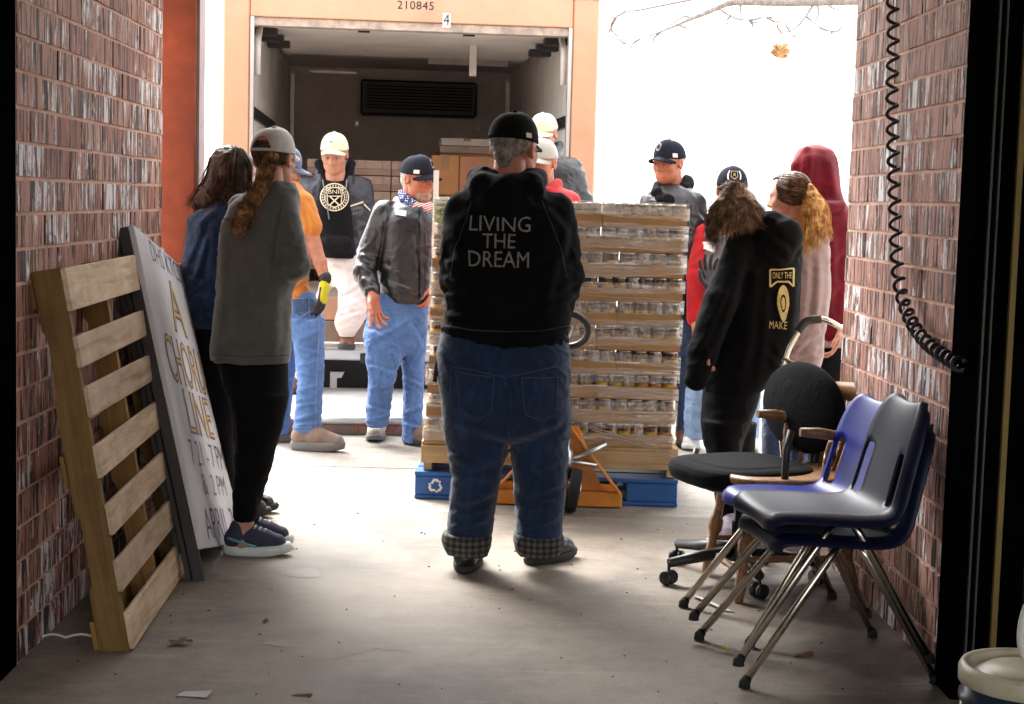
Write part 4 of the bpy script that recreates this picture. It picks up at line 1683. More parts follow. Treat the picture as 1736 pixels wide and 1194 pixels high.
for txt, zf, hh_, wf, outl in lines:
    vs, fs = text_mesh(txt, 1.0, offset=0.0 if outl else -0.010)
    xs = [v[0] for v in vs]
    ys = [v[1] for v in vs]
    sx_ = wf * W2 / (max(xs) - min(xs))
    sy_ = hh_ / (max(ys) - min(ys))
    zc = LEG + (H2 - LEG) * zf
    x0_ = -(max(xs) + min(xs)) / 2
    y0_ = -(max(ys) + min(ys)) / 2
    if outl:
        v2, f2 = text_mesh(txt, 1.0, offset=0.016)
        on_sign(MB().add([(W2 / 2 + (x + x0_) * sx_, -0.0012, zc + (y + y0_) * sy_) for x, y in v2], f2).build('lettering', M['signink'], None))['kind'] = 'stuff'
        v2, f2 = text_mesh(txt, 1.0, offset=-0.022)
        on_sign(MB().add([(W2 / 2 + (x + x0_) * sx_, -0.0022, zc + (y + y0_) * sy_) for x, y in v2], f2).build('lettering', M['signyellow'], None))['kind'] = 'stuff'
    else:
        on_sign(MB().add([(W2 / 2 + (x + x0_) * sx_, -0.0015, zc + (y + y0_) * sy_) for x, y in vs], fs).build('lettering', M['signink'], None))['kind'] = 'stuff'

# ================================================================ chairs at the right wall
M['blackshell'] = plain('black chair plastic', (0.004, 0.007, 0.030), 0.42, var=0.2, vs=12, bs=300, bst=0.12, bd=0.001, spec=0.28)  # black plastic; the blue of its reflections is put into the base
M['blueshell'] = plain('blue chair plastic', (0.010, 0.022, 0.26), 0.40, var=0.12, vs=8, bs=300, bst=0.12, bd=0.001, spec=0.28)
M['chrome'] = plain('worn chrome', (0.62, 0.58, 0.50), 0.22, 1.0, var=0.15, vs=30)
M['chairwood'] = wood('chair wood', (0.16, 0.07, 0.025), (0.30, 0.15, 0.06), (0.40, 0.22, 0.10), (6, 50, 50), 0.45)
M['blackfab'] = fabric('black seat fabric', (0.0075, 0.008, 0.0095), 0.25, sheen=0.1)


def shell_mesh():
    prof = [(0.235, 0.385), (0.232, 0.412), (0.205, 0.428), (0.12, 0.428), (0.03, 0.423), (-0.06, 0.418), (-0.12, 0.425), (-0.155, 0.455), (-0.172, 0.51), (-0.192, 0.59), (-0.215, 0.67), (-0.235, 0.725), (-0.252, 0.752), (-0.268, 0.748)]
    wid = [0.20, 0.215, 0.225, 0.232, 0.235, 0.235, 0.232, 0.225, 0.218, 0.212, 0.20, 0.175, 0.14, 0.11]
    nu, nv_ = 44, 20
    s_ = np.linspace(0, len(prof) - 1, nu + 1)
    idx = np.arange(len(prof), dtype=float)
    py = _spl(s_, idx, np.array([p[0] for p in prof]))
    pz = _spl(s_, idx, np.array([p[1] for p in prof]))
    pwid = _spl(s_, idx, np.array(wid))
    ty, tz = np.gradient(py), np.gradient(pz)
    ln = np.sqrt(ty ** 2 + tz ** 2)
    ny, nz_ = tz / ln, -ty / ln                  # points to the sitter's side for this profile direction
    V = []
    for side_ in (0, 1):
        for i in range(nu + 1):
            for j in range(nv_ + 1):
                v = -1 + 2 * j / nv_
                x = pwid[i] * v
                dish = 0.022 * v * v - 0.035 * max(0, abs(v) - 0.82) / 0.18 * (1 if i < nu * 0.95 else 0.3)
                o = dish - (0.007 if side_ else 0)
                V.append((x, py[i] + ny[i] * o * -1 * -1, pz[i] + nz_[i] * o))
    hole = set()
    for i in range(nu):
        t = s_[i]
        for j in range(nv_):
            v = abs(-1 + 2 * (j + 0.5) / nv_)
            if 6.6 < t < 8.9 and 0.5 < v < 0.72:
                hole.add((i, j))
    F_ = []
    nn = (nu + 1) * (nv_ + 1)

    def vid(s__, i, j):
        return s__ * nn + i * (nv_ + 1) + j
    solid = lambda i, j: 0 <= i < nu and 0 <= j < nv_ and (i, j) not in hole
    for i in range(nu):
        for j in range(nv_):
            if not solid(i, j):
                continue
            F_.append((vid(0, i, j), vid(0, i, j + 1), vid(0, i + 1, j + 1), vid(0, i + 1, j)))
            F_.append((vid(1, i, j), vid(1, i + 1, j), vid(1, i + 1, j + 1), vid(1, i, j + 1)))
            for (di, dj, a, b_) in ((-1, 0, (i, j), (i, j + 1)), (1, 0, (i + 1, j + 1), (i + 1, j)), (0, -1, (i + 1, j), (i, j)), (0, 1, (i, j + 1), (i + 1, j + 1))):
                if not solid(i + di, j + dj):
                    F_.append((vid(0, *b_), vid(0, *a), vid(1, *a), vid(1, *b_)))
    me = bpy.data.meshes.new('shell')
    me.from_pydata(V, [], F_)
    bm = bmesh.new()
    bm.from_mesh(me)
    loose = [v for v in bm.verts if not v.link_faces]
    bmesh.ops.delete(bm, geom=loose, context='VERTS')
    for _ in range(2):                           # soften the slot corners
        bmesh.ops.smooth_vert(bm, verts=[v for v in bm.verts if any(e.calc_length() < 0.012 for e in v.link_edges)], factor=0.35, use_axis_x=True, use_axis_y=True, use_axis_z=True)
    bmesh.ops.recalc_face_normals(bm, faces=bm.faces)
    bm.to_mesh(me)
    bm.free()
    me.polygons.foreach_set('use_smooth', [True] * len(me.polygons))
    return me


shell_me = shell_mesh()


def plastic_chair(label, shell_mat, loc, rz, group=None):
    t_ = thing('stacking_chair', label, 'chair', loc, rz, group)
    me = shell_me.copy()
    me.materials.append(shell_mat)
    link_mesh('shell', me, None, t_)
    for sx_ in (-1, 1):
        for sy_ in (-1, 1):
            a = Vector((sx_ * 0.19, 0.035 * sy_ + 0.01, 0.405))
            b_ = Vector((sx_ * 0.255, (0.325 if sy_ > 0 else -0.262) + 0.01, 0.016))
            g = MB().tube([Vector((sx_ * 0.12, 0.035 * sy_ + 0.01, 0.41)), Vector((sx_ * 0.165, 0.036 * sy_ + 0.01, 0.41)), a - Vector((0, 0, 0.006)), a.lerp(b_, 0.08), b_], 0.0125, 10).build('leg', M['chrome'], t_)
            MB().tube([b_.lerp(a, 0.03), b_ - Vector((0, 0, 0.0005)), b_ - Vector((0, 0, 0.014))], [0.0145, 0.017, 0.018], 10).build('glide', M['rubber'], g)
    MB().box((-0.17, -0.06, 0.402), (0.17, 0.08, 0.409)).build('seat_plate', M['black'], t_, bevel=0.002)
    return t_


def on_floor(px, py, D):
    p = at(px, py, D)
    return Vector((p.x, p.y, 0))


c1 = on_floor(1402, 900, 4.93)
CHR = R(90)                                      # local +y (front) turned to -x
plastic_chair('black plastic chair at the bottom of the stack of two by the wall', M['blackshell'], c1 + Vector((0.012, 0, 0)), CHR + R(7), 'stacked black chairs')
plastic_chair('black plastic chair on top of the stack of two by the wall', M['blackshell'], c1 + Vector((-0.008, 0, 0.064)), CHR + R(7), 'stacked black chairs')
c2 = on_floor(1370, 900, 5.42)
plastic_chair('blue plastic chair between the black stack and the wooden armchair', M['blueshell'], c2, CHR + R(17))

# wooden captain's chair
c3 = on_floor(1322, 850, 5.88)
wc = thing('wooden_armchair', 'brown wooden armchair with turned legs behind the blue chair', 'chair', c3, CHR + R(8))
mb = MB()
n = 28
rim = []
for k in range(n):
    a = 2 * math.pi * k / n
    x, y = math.cos(a), math.sin(a)
    e = 2.8
    r_ = (abs(x) ** e + abs(y) ** e) ** (-1 / e)
    rim.append((0.235 * x * r_ * (1 + 0.06 * y), 0.235 * y * r_))
for zs in ((0.40, 0.93), (0.41, 1.0), (0.43, 1.0), (0.44, 0.97)):
    pass
vs = []
lev = ((0.402, 0.90), (0.412, 0.985), (0.432, 1.0), (0.442, 0.965), (0.436, 0.7), (0.43, 0.3))
for z, s_ in lev:
    vs += [(x * s_, y * s_, z) for x, y in rim]
fs = [list(range(n - 1, -1, -1)), [5 * n + k for k in range(n)]]
for i in range(5):
    for k in range(n):
        fs.append((i * n + k, i * n + (k + 1) % n, (i + 1) * n + (k + 1) % n, (i + 1) * n + k))
mb.add(vs, fs, True)
mb.build('seat', M['chairwood'], wc)


def turned(a, b_, r, name, parent, beads=3):
    a, b_ = Vector(a), Vector(b_)
    pts, rr = [], []
    m_ = 22
    for k in range(m_ + 1):
        t = k / m_
        pts.append(a.lerp(b_, t))
        w_ = 0.75 + 0.3 * abs(math.sin(math.pi * beads * t)) + (0.35 if 0.42 < t < 0.58 else 0)
        rr.append(r * w_)
    return MB().tube(pts, rr, 10).build(name, M['chairwood'], parent)


for sx_ in (-1, 1):
    turned((sx_ * 0.16, 0.16, 0.405), (sx_ * 0.21, 0.21, 0.0), 0.02, 'leg', wc)
    turned((sx_ * 0.15, -0.16, 0.405), (sx_ * 0.2, -0.23, 0.0), 0.02, 'leg', wc)
    turned((sx_ * 0.19, 0.19, 0.15), (sx_ * 0.18, -0.205, 0.15), 0.012, 'stretcher', wc, 2)
    turned((sx_ * 0.205, -0.09, 0.438), (sx_ * 0.235, -0.10, 0.585), 0.015, 'arm_post', wc, 2)
    MB().tube([(sx_ * 0.19, -0.14, 0.438), (sx_ * 0.22, -0.17, 0.59)], 0.009, 8).build('spindle', M['chairwood'], wc)
    arm = [(sx_ * 0.24, 0.02, 0.618), (sx_ * 0.245, -0.05, 0.615), (sx_ * 0.24, -0.13, 0.603), (sx_ * 0.20, -0.20, 0.607), (sx_ * 0.10, -0.25, 0.61), (0, -0.265, 0.61)]
    am = MB()
    am.tube(arm, [0.016, 0.02, 0.018, 0.018, 0.02, 0.02], 10)
    am.build('arm', M['chairwood'], wc)
turned((-0.2, 0.2, 0.10), (0.2, 0.2, 0.10), 0.012, 'stretcher', wc, 2)
for k in range(-3, 4):
    MB().tube([(k * 0.045, -0.20, 0.436), (k * 0.052, -0.255 + abs(k) * 0.007, 0.61), (k * 0.054, -0.29 + abs(k) * 0.008, 0.69)], 0.008, 8).build('spindle', M['chairwood'], wc)
rail = [(x, -0.31 + 0.9 * x * x, 0.715) for x in [-0.2 + 0.04 * k for k in range(11)]]
tm = MB()
for i in range(10):
    tm.bar(rail[i], Vector(rail[i + 1]) + (Vector(rail[i + 1]) - Vector(rail[i])) * 0.02, 0.024, 0.085)
rl_ = MB()
vs, fs = [], []
for i, p in enumerate(rail):
    x, y, z = p
    for dy, dz in ((-0.012, -0.03), (0.012, -0.03), (0.016, 0.02), (0.008, 0.045), (-0.008, 0.045), (-0.016, 0.02)):
        vs.append((x, y + dy, z + dz * (1 - 6 * x * x)))
for i in range(10):
    for k in range(6):
        fs.append((i * 6 + k, i * 6 + (k + 1) % 6, i * 6 + 6 + (k + 1) % 6, i * 6 + 6 + k))
fs += [list(range(6)), [60 + k for k in range(5, -1, -1)]]
rl_.add(vs, fs, True)
rl_.build('top_rail', M['chairwood'], wc)

# office chair
oc_p = on_floor(1252, 900, 6.02)
oc = thing('office_chair', 'black fabric swivel office chair beside the woman in the dark hoodie', 'chair', oc_p, CHR + R(24))
ocl = lambda px, py, D: at(px, py, D)


def pad_mesh(name, prims, mat_, parent, vox=0.008):
    V, Q = sdf_arrays(prims, vox)
    me = mesh_np(name, V, Q)
    return link_mesh(name, me, mat_, parent)


zs = at(1250, 795, 6.0).z
pad_mesh('seat', [loft([zs - 0.055, zs - 0.045, zs - 0.02, zs + 0.01, zs + 0.028, zs + 0.036], [0] * 6, [0.0] * 6, [0.20, 0.225, 0.24, 0.24, 0.215, 0.17], [0.20, 0.225, 0.24, 0.24, 0.215, 0.17], 3.2, 0.01)], M['blackfab'], oc)
bt = at(1365, 617, 6.0).z
bz = (zs + 0.05 + bt) / 2
hb_ = (bt - zs - 0.05) / 2
pad_mesh('backrest', [dict(t='ell', c=np.array((0, -0.27, bz)), r=np.array((0.255, 0.06, hb_)), k=0.01, op='u', lo=np.array((-.27, -.34, bz - hb_)), hi=np.array((.27, -.2, bz + hb_)))], M['blackfab'], oc)
MB().tube([(0, -0.30, bz + 0.05), (0, -0.345, bz - 0.1), (0, -0.33, zs - 0.03), (0, -0.2, zs - 0.075), (0, -0.02, zs - 0.075)], [0.03, 0.03, 0.026, 0.026, 0.026], 8).build('back_bar', M['black'], oc)
MB().lathe([(0.026, 0.10), (0.026, 0.22), (0.019, 0.225), (0.019, zs - 0.085)], 14).build('gas_column', M['black'], oc)
MB().box((-0.09, -0.1, zs - 0.09), (0.09, 0.1, zs - 0.062)).build('seat_plate', M['black'], oc, bevel=0.006)
MB().tube([(-0.24, 0.02, zs - 0.06), (-0.31, 0.02, zs - 0.03), (-0.315, 0.02, zs + 0.12), (-0.31, 0.0, zs + 0.19)], 0.014, 8).build('arm_bracket', M['black'], oc)
MB().tube([(0.24, 0.02, zs - 0.06), (0.31, 0.02, zs - 0.03), (0.315, 0.0, zs + 0.03)], 0.014, 8).build('arm_bracket', M['black'], oc)
hub = MB().lathe([(0.045, 0.075), (0.05, 0.085), (0.04, 0.13), (0.028, 0.135)], 16).build('base_hub', M['black'], oc)
for k in range(5):
    a = 2 * math.pi * k / 5 + R(18)
    d = Vector((math.cos(a), math.sin(a), 0))
    sp = MB()
    sp.tube([d * 0.03 + Vector((0, 0, 0.108)), d * 0.15 + Vector((0, 0, 0.10)), d * 0.30 + Vector((0, 0, 0.082))], [0.028, 0.024, 0.018], 8)
    s_ = sp.build('base_spoke', M['black'], oc)
    cp = d * 0.30
    q = Matrix.Translation(cp + Vector((0, 0, 0.0285))) @ Matrix.Rotation(a + 0.5, 4, 'Z') @ Matrix.Rotation(math.pi / 2, 4, 'Y')
    cm = MB()
    for z0 in (-0.027, 0.006):
        cm.lathe([(0.006, z0), (0.025, z0), (0.028, z0 + 0.004), (0.028, z0 + 0.017), (0.025, z0 + 0.021), (0.006, z0 + 0.021)], 16, q)
    cm.tube([cp + Vector((0, 0, 0.03)), cp + Vector((0, 0, 0.085))], 0.007, 6)
    o = cm.build('caster', M['black'], s_)

# hand cart of bent tube behind the office chair
ht = on_floor(1385, 900, 6.5)
cart = thing('hand_cart', 'bent tube cart handle with black grip behind the office chair', 'hand cart', ht)


def cl(px, py, D=6.5):
    return at(px, py, D) - ht


def smooth_path(pts, n=6):
    pts = [Vector(p) for p in pts]
    out_ = []
    for i in range(len(pts) - 1):
        p0_ = pts[max(i - 1, 0)]
        p1_, p2_ = pts[i], pts[i + 1]
        p3_ = pts[min(i + 2, len(pts) - 1)]
        for k in range(n):
            t = k / n
            out_.append(0.5 * ((2 * p1_) + (p2_ - p0_) * t + (2 * p0_ - 5 * p1_ + 4 * p2_ - p3_) * t * t + (3 * p1_ - p0_ - 3 * p2_ + p3_) * t ** 3))
    out_.append(pts[-1])
    return out_


MB().tube(smooth_path([cl(1318, 680), cl(1332, 606), cl(1352, 565), cl(1368, 545), cl(1392, 541), cl(1420, 553), cl(1440, 575, 6.62), cl(1446, 700, 6.65)]), 0.0125, 10).build('frame_tube', M['chrome'], cart)
MB().tube(smooth_path([cl(1353, 563), cl(1368, 545), cl(1392, 541)]), 0.018, 10).build('grip', M['black'], cart)
MB().tube([cl(1326, 607), cl(1400, 652), cl(1444, 660, 6.65)], 0.014, 10).build('cross_tube', M['chrome'], cart)
MB().tube([cl(1318, 680), cl(1330, 800), Vector((cl(1335, 900).x, 0, 0.10))], 0.0125, 8).build('frame_tube', M['chrome'], cart)
MB().tube([cl(1446, 700, 6.65), Vector((cl(1446, 900, 6.65).x, 0.1, 0.10))], 0.0125, 8).build('frame_tube', M['chrome'], cart)
xb0, xb1 = cl(1335, 900).x, cl(1446, 900, 6.65).x
MB().box((xb0 - 0.02, -0.2, 0.008), (xb1 + 0.02, 0.0, 0.016)).build('toe_plate', M['steel'], cart)
MB().box((xb0 - 0.02, 0.001, 0.008), (xb1 + 0.02, 0.011, 0.14)).build('back_plate', M['steel'], cart)
for x in (xb0, xb1):
    MB().lathe([(0.02, -0.02), (0.085, -0.02), (0.09, -0.012), (0.09, 0.012), (0.085, 0.02), (0.02, 0.02)], 18, Matrix.Translation((x, 0.12, 0.09)) @ Matrix.Rotation(math.pi / 2, 4, 'Y')).build('wheel', M['rubber'], cart)

# coiled cord hanging on the right wall
cord_px = [(1512, -30), (1514, 60), (1512, 160), (1514, 260), (1517, 360), (1520, 440), (1527, 495), (1545, 545), (1570, 580), (1600, 603), (1632, 622)]
xw = XR - 0.045


def onwall(px, py):
    r = ray(px, py)
    return CAM + r * ((xw - CAM.x) / r.x)


guide = smooth_path([onwall(*p) for p in cord_px], 30)
tot = [0.0]
for i in range(1, len(guide)):
    tot.append(tot[-1] + (guide[i] - guide[i - 1]).length)
Lc = tot[-1]
turns = 33
pts = []
m_ = turns * 14
gi = 0
for k in range(m_ + 1):
    s_ = Lc * k / m_
    while gi < len(guide) - 2 and tot[gi + 1] < s_:
        gi += 1
    f_ = (s_ - tot[gi]) / max(tot[gi + 1] - tot[gi], 1e-6)
    c = guide[gi].lerp(guide[gi + 1], f_)
    t_ = (guide[gi + 1] - guide[gi]).normalized()
    a_ = t_.cross(Vector((1, 0, 0))).normalized()
    b_ = t_.cross(a_)
    an = 2 * math.pi * k / 14
    pts.append(c + a_ * 0.018 * math.cos(an) + b_ * 0.018 * math.sin(an))
o = MB().tube(pts, 0.0062, 6).build('coiled_cord', M['black'], None)
tag(o, 'black coiled cord hanging down the right brick wall to the door jamb', 'cord')

# bucket with jug at the corner
bp_ = on_floor(1742, 1150, 3.62)
M['cream'] = plain('cream plastic', (0.62, 0.55, 0.40), 0.45, var=0.12, vs=12, dirt=(0.42, 0.36, 0.24), bs=40)
M['navy'] = plain('dark blue pail', (0.012, 0.025, 0.05), 0.3, var=0.2)
bk = thing('pail', 'dark blue pail with a stained cream lid at the door', 'bucket', bp_)
lz = at(1740, 1128, 3.62).z
MB().lathe([(0.125, 0.0), (0.13, 0.004), (0.142, lz - 0.09), (0.15, lz - 0.085), (0.15, lz - 0.07), (0.143, lz - 0.065), (0.144, lz - 0.03)], 40).build('pail_body', M['navy'], bk)
MB().lathe([(0.147, lz - 0.045), (0.152, lz - 0.042), (0.153, lz - 0.012), (0.147, lz), (0.136, lz), (0.131, lz - 0.006), (0.127, lz - 0.018), (0.10, lz - 0.016), (0.095, lz - 0.008), (0.0, lz - 0.008)], 44, caps=False).build('lid', M['cream'], bk)
MB().tube([(-0.10, -0.115, lz - 0.075), (-0.16, -0.02, lz - 0.15), (-0.11, 0.11, lz - 0.075)], 0.004, 6).build('bail_handle', M['steel'], bk)
jp = at(1770, 1100, 3.58)
jg = thing('jug', 'white plastic jug with a looped handle standing on the pail lid', 'jug', (bp_.x + 0.075, bp_.y - 0.02, lz - 0.0165))
M['jugwhite'] = plain('milky plastic', (0.72, 0.72, 0.70), 0.4, var=0.05)
MB().lathe([(0.05, 0.0), (0.056, 0.01), (0.056, 0.13), (0.045, 0.17), (0.02, 0.20), (0.018, 0.225), (0.021, 0.226), (0.021, 0.245), (0.0, 0.246)], 24).build('jug_body', M['jugwhite'], jg)
MB().tube(smooth_path([(-0.05, 0, 0.02), (-0.092, 0, 0.05), (-0.10, 0, 0.11), (-0.085, 0, 0.165), (-0.045, 0, 0.185), (-0.018, 0, 0.19)], 5), 0.0115, 10).build('handle', M['jugwhite'], jg)

# ================================================================ litter on the floor
M['leafbrown'] = plain('dead leaf', (0.16, 0.075, 0.03), 0.8, var=0.3, vs=40)
M['leafyellow'] = plain('yellow leaf', (0.6, 0.42, 0.03), 0.7)
M['paper'] = plain('paper scrap', (0.66, 0.64, 0.62), 0.8)
M['darkbit'] = plain('dark scrap', (0.10, 0.095, 0.09), 0.7)


def scrap(name, label, cat, px, py, size, ang, mat_, shape='paper', lift=0.004, asp=0.45):
    p = gnd(px, py)
    mb_ = MB()
    if shape == 'leaf':
        outl = []
        for k in range(22):
            a = 2 * math.pi * k / 22
            r_ = size * (0.5 + 0.5 * abs(math.cos(2.5 * a))) * (1 if k % 2 else 0.8)
            outl.append((r_ * math.cos(a), r_ * asp * 1.4 * math.sin(a), 0.004 + 0.012 * abs(math.sin(a * 1.5))))
    elif shape == 'strip':
        outl = []
        m2 = 9
        for k in range(m2 + 1):
            t_ = k / m2
            outl.append((size * (t_ - .5) * 2, 0.012 * math.sin(5 * t_) + size * 0.3 * (t_ - .5) ** 2, 0.003 + 0.012 * abs(math.sin(7 * t_))))
        outl += [(x, y + size * asp * 0.15, z + 0.004) for x, y, z in reversed(outl)]
    else:
        outl = [(-size, -size * asp, 0.002), (size * 0.9, -size * asp * 0.9, 0.003), (size, size * asp, 0.012), (-size * .8, size * asp * 0.8, 0.004)]
    n_ = len(outl)
    top = [Vector(v) for v in outl]
    bot = [v - Vector((0, 0, 0.0015)) for v in top]
    c_ = sum(top, Vector()) / n_
    vs_ = top + [c_ + Vector((0, 0, .001))] + bot + [c_ - Vector((0, 0, 0.001))]
    fs_ = []
    for k in range(n_):
        k2 = (k + 1) % n_
        if shape == 'strip':
            pass
        else:
            fs_.append((k, k2, n_))
            fs_.append((n_ + 1 + k2, n_ + 1 + k, 2 * n_ + 1))
        fs_.append((k, n_ + 1 + k, n_ + 1 + k2, k2))
    if shape == 'strip':
        for k in range(n_ // 2 - 1):
            fs_.append((k, k + 1, n_ - 2 - k, n_ - 1 - k))
            fs_.append((n_ + 1 + k + 1, n_ + 1 + k, 2 * n_ - k, 2 * n_ - 1 - k))
    mb_.add(vs_, fs_)
    o_ = mb_.build(name, mat_, None)
    o_.location = (p.x, p.y, 0.002)
    o_.rotation_euler = (0, 0, ang)
    return tag(o_, label, cat)


scrap('dry_leaf', 'curled brown leaf on the floor beside the leaning pallet', 'leaf', 306, 1093, 0.045, 0.4, M['leafbrown'], 'leaf')
scrap('plastic_strip', 'clear shiny plastic strip on the floor at the foot of the wall', 'scrap', 118, 1086, 0.10, 0.25, M['paper'], 'strip')
scrap('paper_scrap', 'grey card scrap lying at the bottom edge of the floor', 'scrap', 330, 1180, 0.045, -0.2, M['darkbit'] if False else M['paper'], asp=0.4)
scrap('paper_slip', 'long white paper slip on the floor by the chair legs', 'scrap', 1207, 1026, 0.12, 2.0, M['paper'], asp=0.13)
scrap('yellow_leaf', 'small yellow leaf fragment by the near chair leg', 'leaf', 1231, 1107, 0.016, 0.3, M['leafyellow'], 'leaf')
scrap('bark_chip', 'dark bark chip on the floor under the chairs', 'scrap', 1362, 1113, 0.035, 0.2, M['leafbrown'], asp=0.3)
scrap('pebble_chip', 'small pale chip on the floor in front of the leaning pallet', 'scrap', 450, 1056, 0.012, 0.9, M['leafbrown'], asp=0.6)
scrap('twig_piece', 'thin dark twig near the bottom edge of the floor', 'scrap', 512, 1183, 0.03, -0.3, M['leafbrown'], asp=0.15)
bits = MB()
rb = random.Random(11)
for _ in range(75):
    x, y = rb.uniform(-1.2, 1.35), rb.uniform(4.3, 7.0)
    s_ = rb.uniform(0.0015, 0.0045)
    a = rb.uniform(0, 3.1)
    q = Matrix.Translation((x, y, 0.0025)) @ Matrix.Rotation(a, 4, 'Z')
    bits.cbox((0, 0, 0), (s_ * rb.uniform(1, 3.5), s_, 0.003), q)
o = bits.build('grit', M['leafbrown'], None)
tag(o, 'dark crumbs and grit scattered over the concrete floor', 'debris', kind='stuff')

# ================================================================ bare tree over the yard
M['bark'] = plain('grey bark', (0.30, 0.265, 0.25), 0.9, var=0.35, vs=30, bs=90, bst=0.6, bd=0.01)  # grey bark, base lightened to carry the glare of the bright sky
M['deadleaf'] = plain('tan dead leaf', (0.45, 0.25, 0.10), 0.8, var=0.3, vs=30)
TD_ = 13.0
tb = Vector((5.6, 13.6, 0))
tree = thing('bare_tree', 'bare grey tree reaching a thin twiggy branch across the white sky', 'tree', tb)


def tlc(px, py, dd=0.0):
    return at(px, py, TD_ + dd) - tb


start = tlc(1640, -80)
MB().tube(smooth_path([(0, 0, -0.05), (0.05, 0, 1.2), (-0.03, 0.05, 2.6), (0.1, 0.02, 4.2), (0.0, 0.1, 6.5)], 5), [0.17 - 0.004 * k for k in range(21)], 12).build('trunk', M['bark'], tree)
lim = smooth_path([Vector((0.02, 0, 3.3)), start, tlc(1500, -8), tlc(1434, 1), tlc(1330, 4), tlc(1245, 4), tlc(1220, 12), tlc(1190, 25), tlc(1172, 32), tlc(1140, 46), tlc(1110, 58), tlc(1080, 68), tlc(1060, 75)], 4)
lr = [0.085 * (1 - k / (len(lim) - 1)) ** 1.25 + 0.004 for k in range(len(lim))]
lr = [max(0.004, r_ * 0.62) for r_ in lr]
MB().tube(lim, lr, 8).build('limb', M['bark'], tree)
twigs = [
    ([(1172, 32), (1160, 28), (1138, 42), (1118, 55)], .1), ([(1230, 8), (1220, 15), (1240, 28), (1262, 34), (1300, 30), (1330, 25), (1372, 16)], -.1),
    ([(1200, -6), (1130, 8), (1080, 18), (1058, 20), (1044, 28), (1030, 35)], .3), ([(1060, 20), (1040, 30), (1030, 24)], .3), ([(1044, 28), (1036, 45), (1042, 58), (1060, 65), (1078, 62)], .3),
    ([(1060, 75), (1050, 68), (1040, 60)], .1), ([(1378, 10), (1366, 28), (1352, 45), (1338, 53), (1325, 56), (1318, 66), (1315, 78)], -.15),
    ([(1385, 8), (1388, 22), (1382, 38), (1388, 46)], -.1), ([(1388, 46), (1402, 52), (1420, 54), (1440, 58)], -.1), ([(1420, 54), (1428, 44)], -.1), ([(1412, 52), (1408, 60)], -.1),
    ([(1340, 54), (1332, 40), (1346, 32)], -.12), ([(1325, 56), (1318, 46), (1320, 38)], -.12), ([(1345, 60), (1352, 68)], -.12), ([(1255, 8), (1256, 24), (1252, 30)], .05), ([(1196, 18), (1194, 26)], .05),
    ([(1150, 42), (1165, 48), (1190, 44)], .1), ([(1120, 55), (1108, 66), (1112, 76)], .1), ([(1085, 66), (1074, 74), (1062, 92)], .1), ([(1300, 30), (1316, 38), (1322, 34)], -.1), ([(1270, 34), (1276, 44), (1268, 52)], -.1), ([(1400, 4), (1412, 14), (1430, 18)], -.1), ([(1366, 28), (1376, 36), (1374, 44)], -.1), ([(1240, 26), (1232, 36), (1238, 46)], .0), ([(1045, 30), (1034, 52), (1032, 62)], .3), ([(1330, 6), (1336, -4), (1350, -12)], .1), ([(1290, 30), (1270, 36), (1285, 38), (1310, 30)], -.1),
]
for pts_, dd in twigs:
    sp = smooth_path([tlc(x, y, dd * k / len(pts_)) for k, (x, y) in enumerate(pts_)], 4)
    MB().tube(sp, [0.009 * (1 - k / len(sp)) + 0.0035 for k in range(len(sp))], 5).build('twig', M['bark'], tree)
rl2 = random.Random(4)
lb = MB()
for k in range(9):
    c = tlc(1316 + rl2.uniform(0, 22), 80 + rl2.uniform(0, 18), -0.15)
    a = rl2.uniform(-0.6, 0.6)
    pts_ = []
    for t in range(7):
        u = t / 6
        w_ = 0.035 * math.sin(math.pi * min(1, u * 0.95 + 0.03))
        pc = c + Vector(((u - .5) * 0.13 * math.cos(a), rl2.uniform(-.01, .01), (u - .5) * 0.13 * math.sin(a) + 0.03 * (u - .5) ** 2))
        pts_ += [pc + Vector((0, 0.02 * u, w_)), pc + Vector((0, -0.015, -w_))]
    lb = MB()
    lb.add(pts_, [(2 * i, 2 * i + 2, 2 * i + 3, 2 * i + 1) for i in range(6)], True)
    lb.build('leaf', M['deadleaf'], tree)

# ================================================================ people
def skin_mat(name, col):
    m_, nt, b = new_mat(name)
    v = coords(nt)
    n1 = noise(nt, v, 28, 5, 0.65)
    L(nt, ramp(nt, n1, [(0.3, tone(col, 0.8)), (0.55, col), (0.75, (min(1, col[0] * 1.12), col[1] * 0.95, col[2] * 0.92))]), b.inputs['Base Color'])
    b.inputs['Roughness'].default_value = 0.52
    b.inputs['Subsurface Weight'].default_value = 0.12
    b.inputs['Subsurface Radius'].default_value = (0.02, 0.008, 0.004)
    bump(nt, b, noise(nt, v, 260, 3, 0.6), 0.25, 0.001)
    return m_


def hair_mat(name, c0, c1, c2):
    m_, nt, b = new_mat(name)
    n1 = noise(nt, coords(nt), 34, 4, 0.65)
    L(nt, ramp(nt, n1, [(0.32, c0), (0.5, c1), (0.7, c2)]), b.inputs['Base Color'])
    b.inputs['Roughness'].default_value = 0.55
    b.inputs['Specular IOR Level'].default_value = 0.15
    return m_


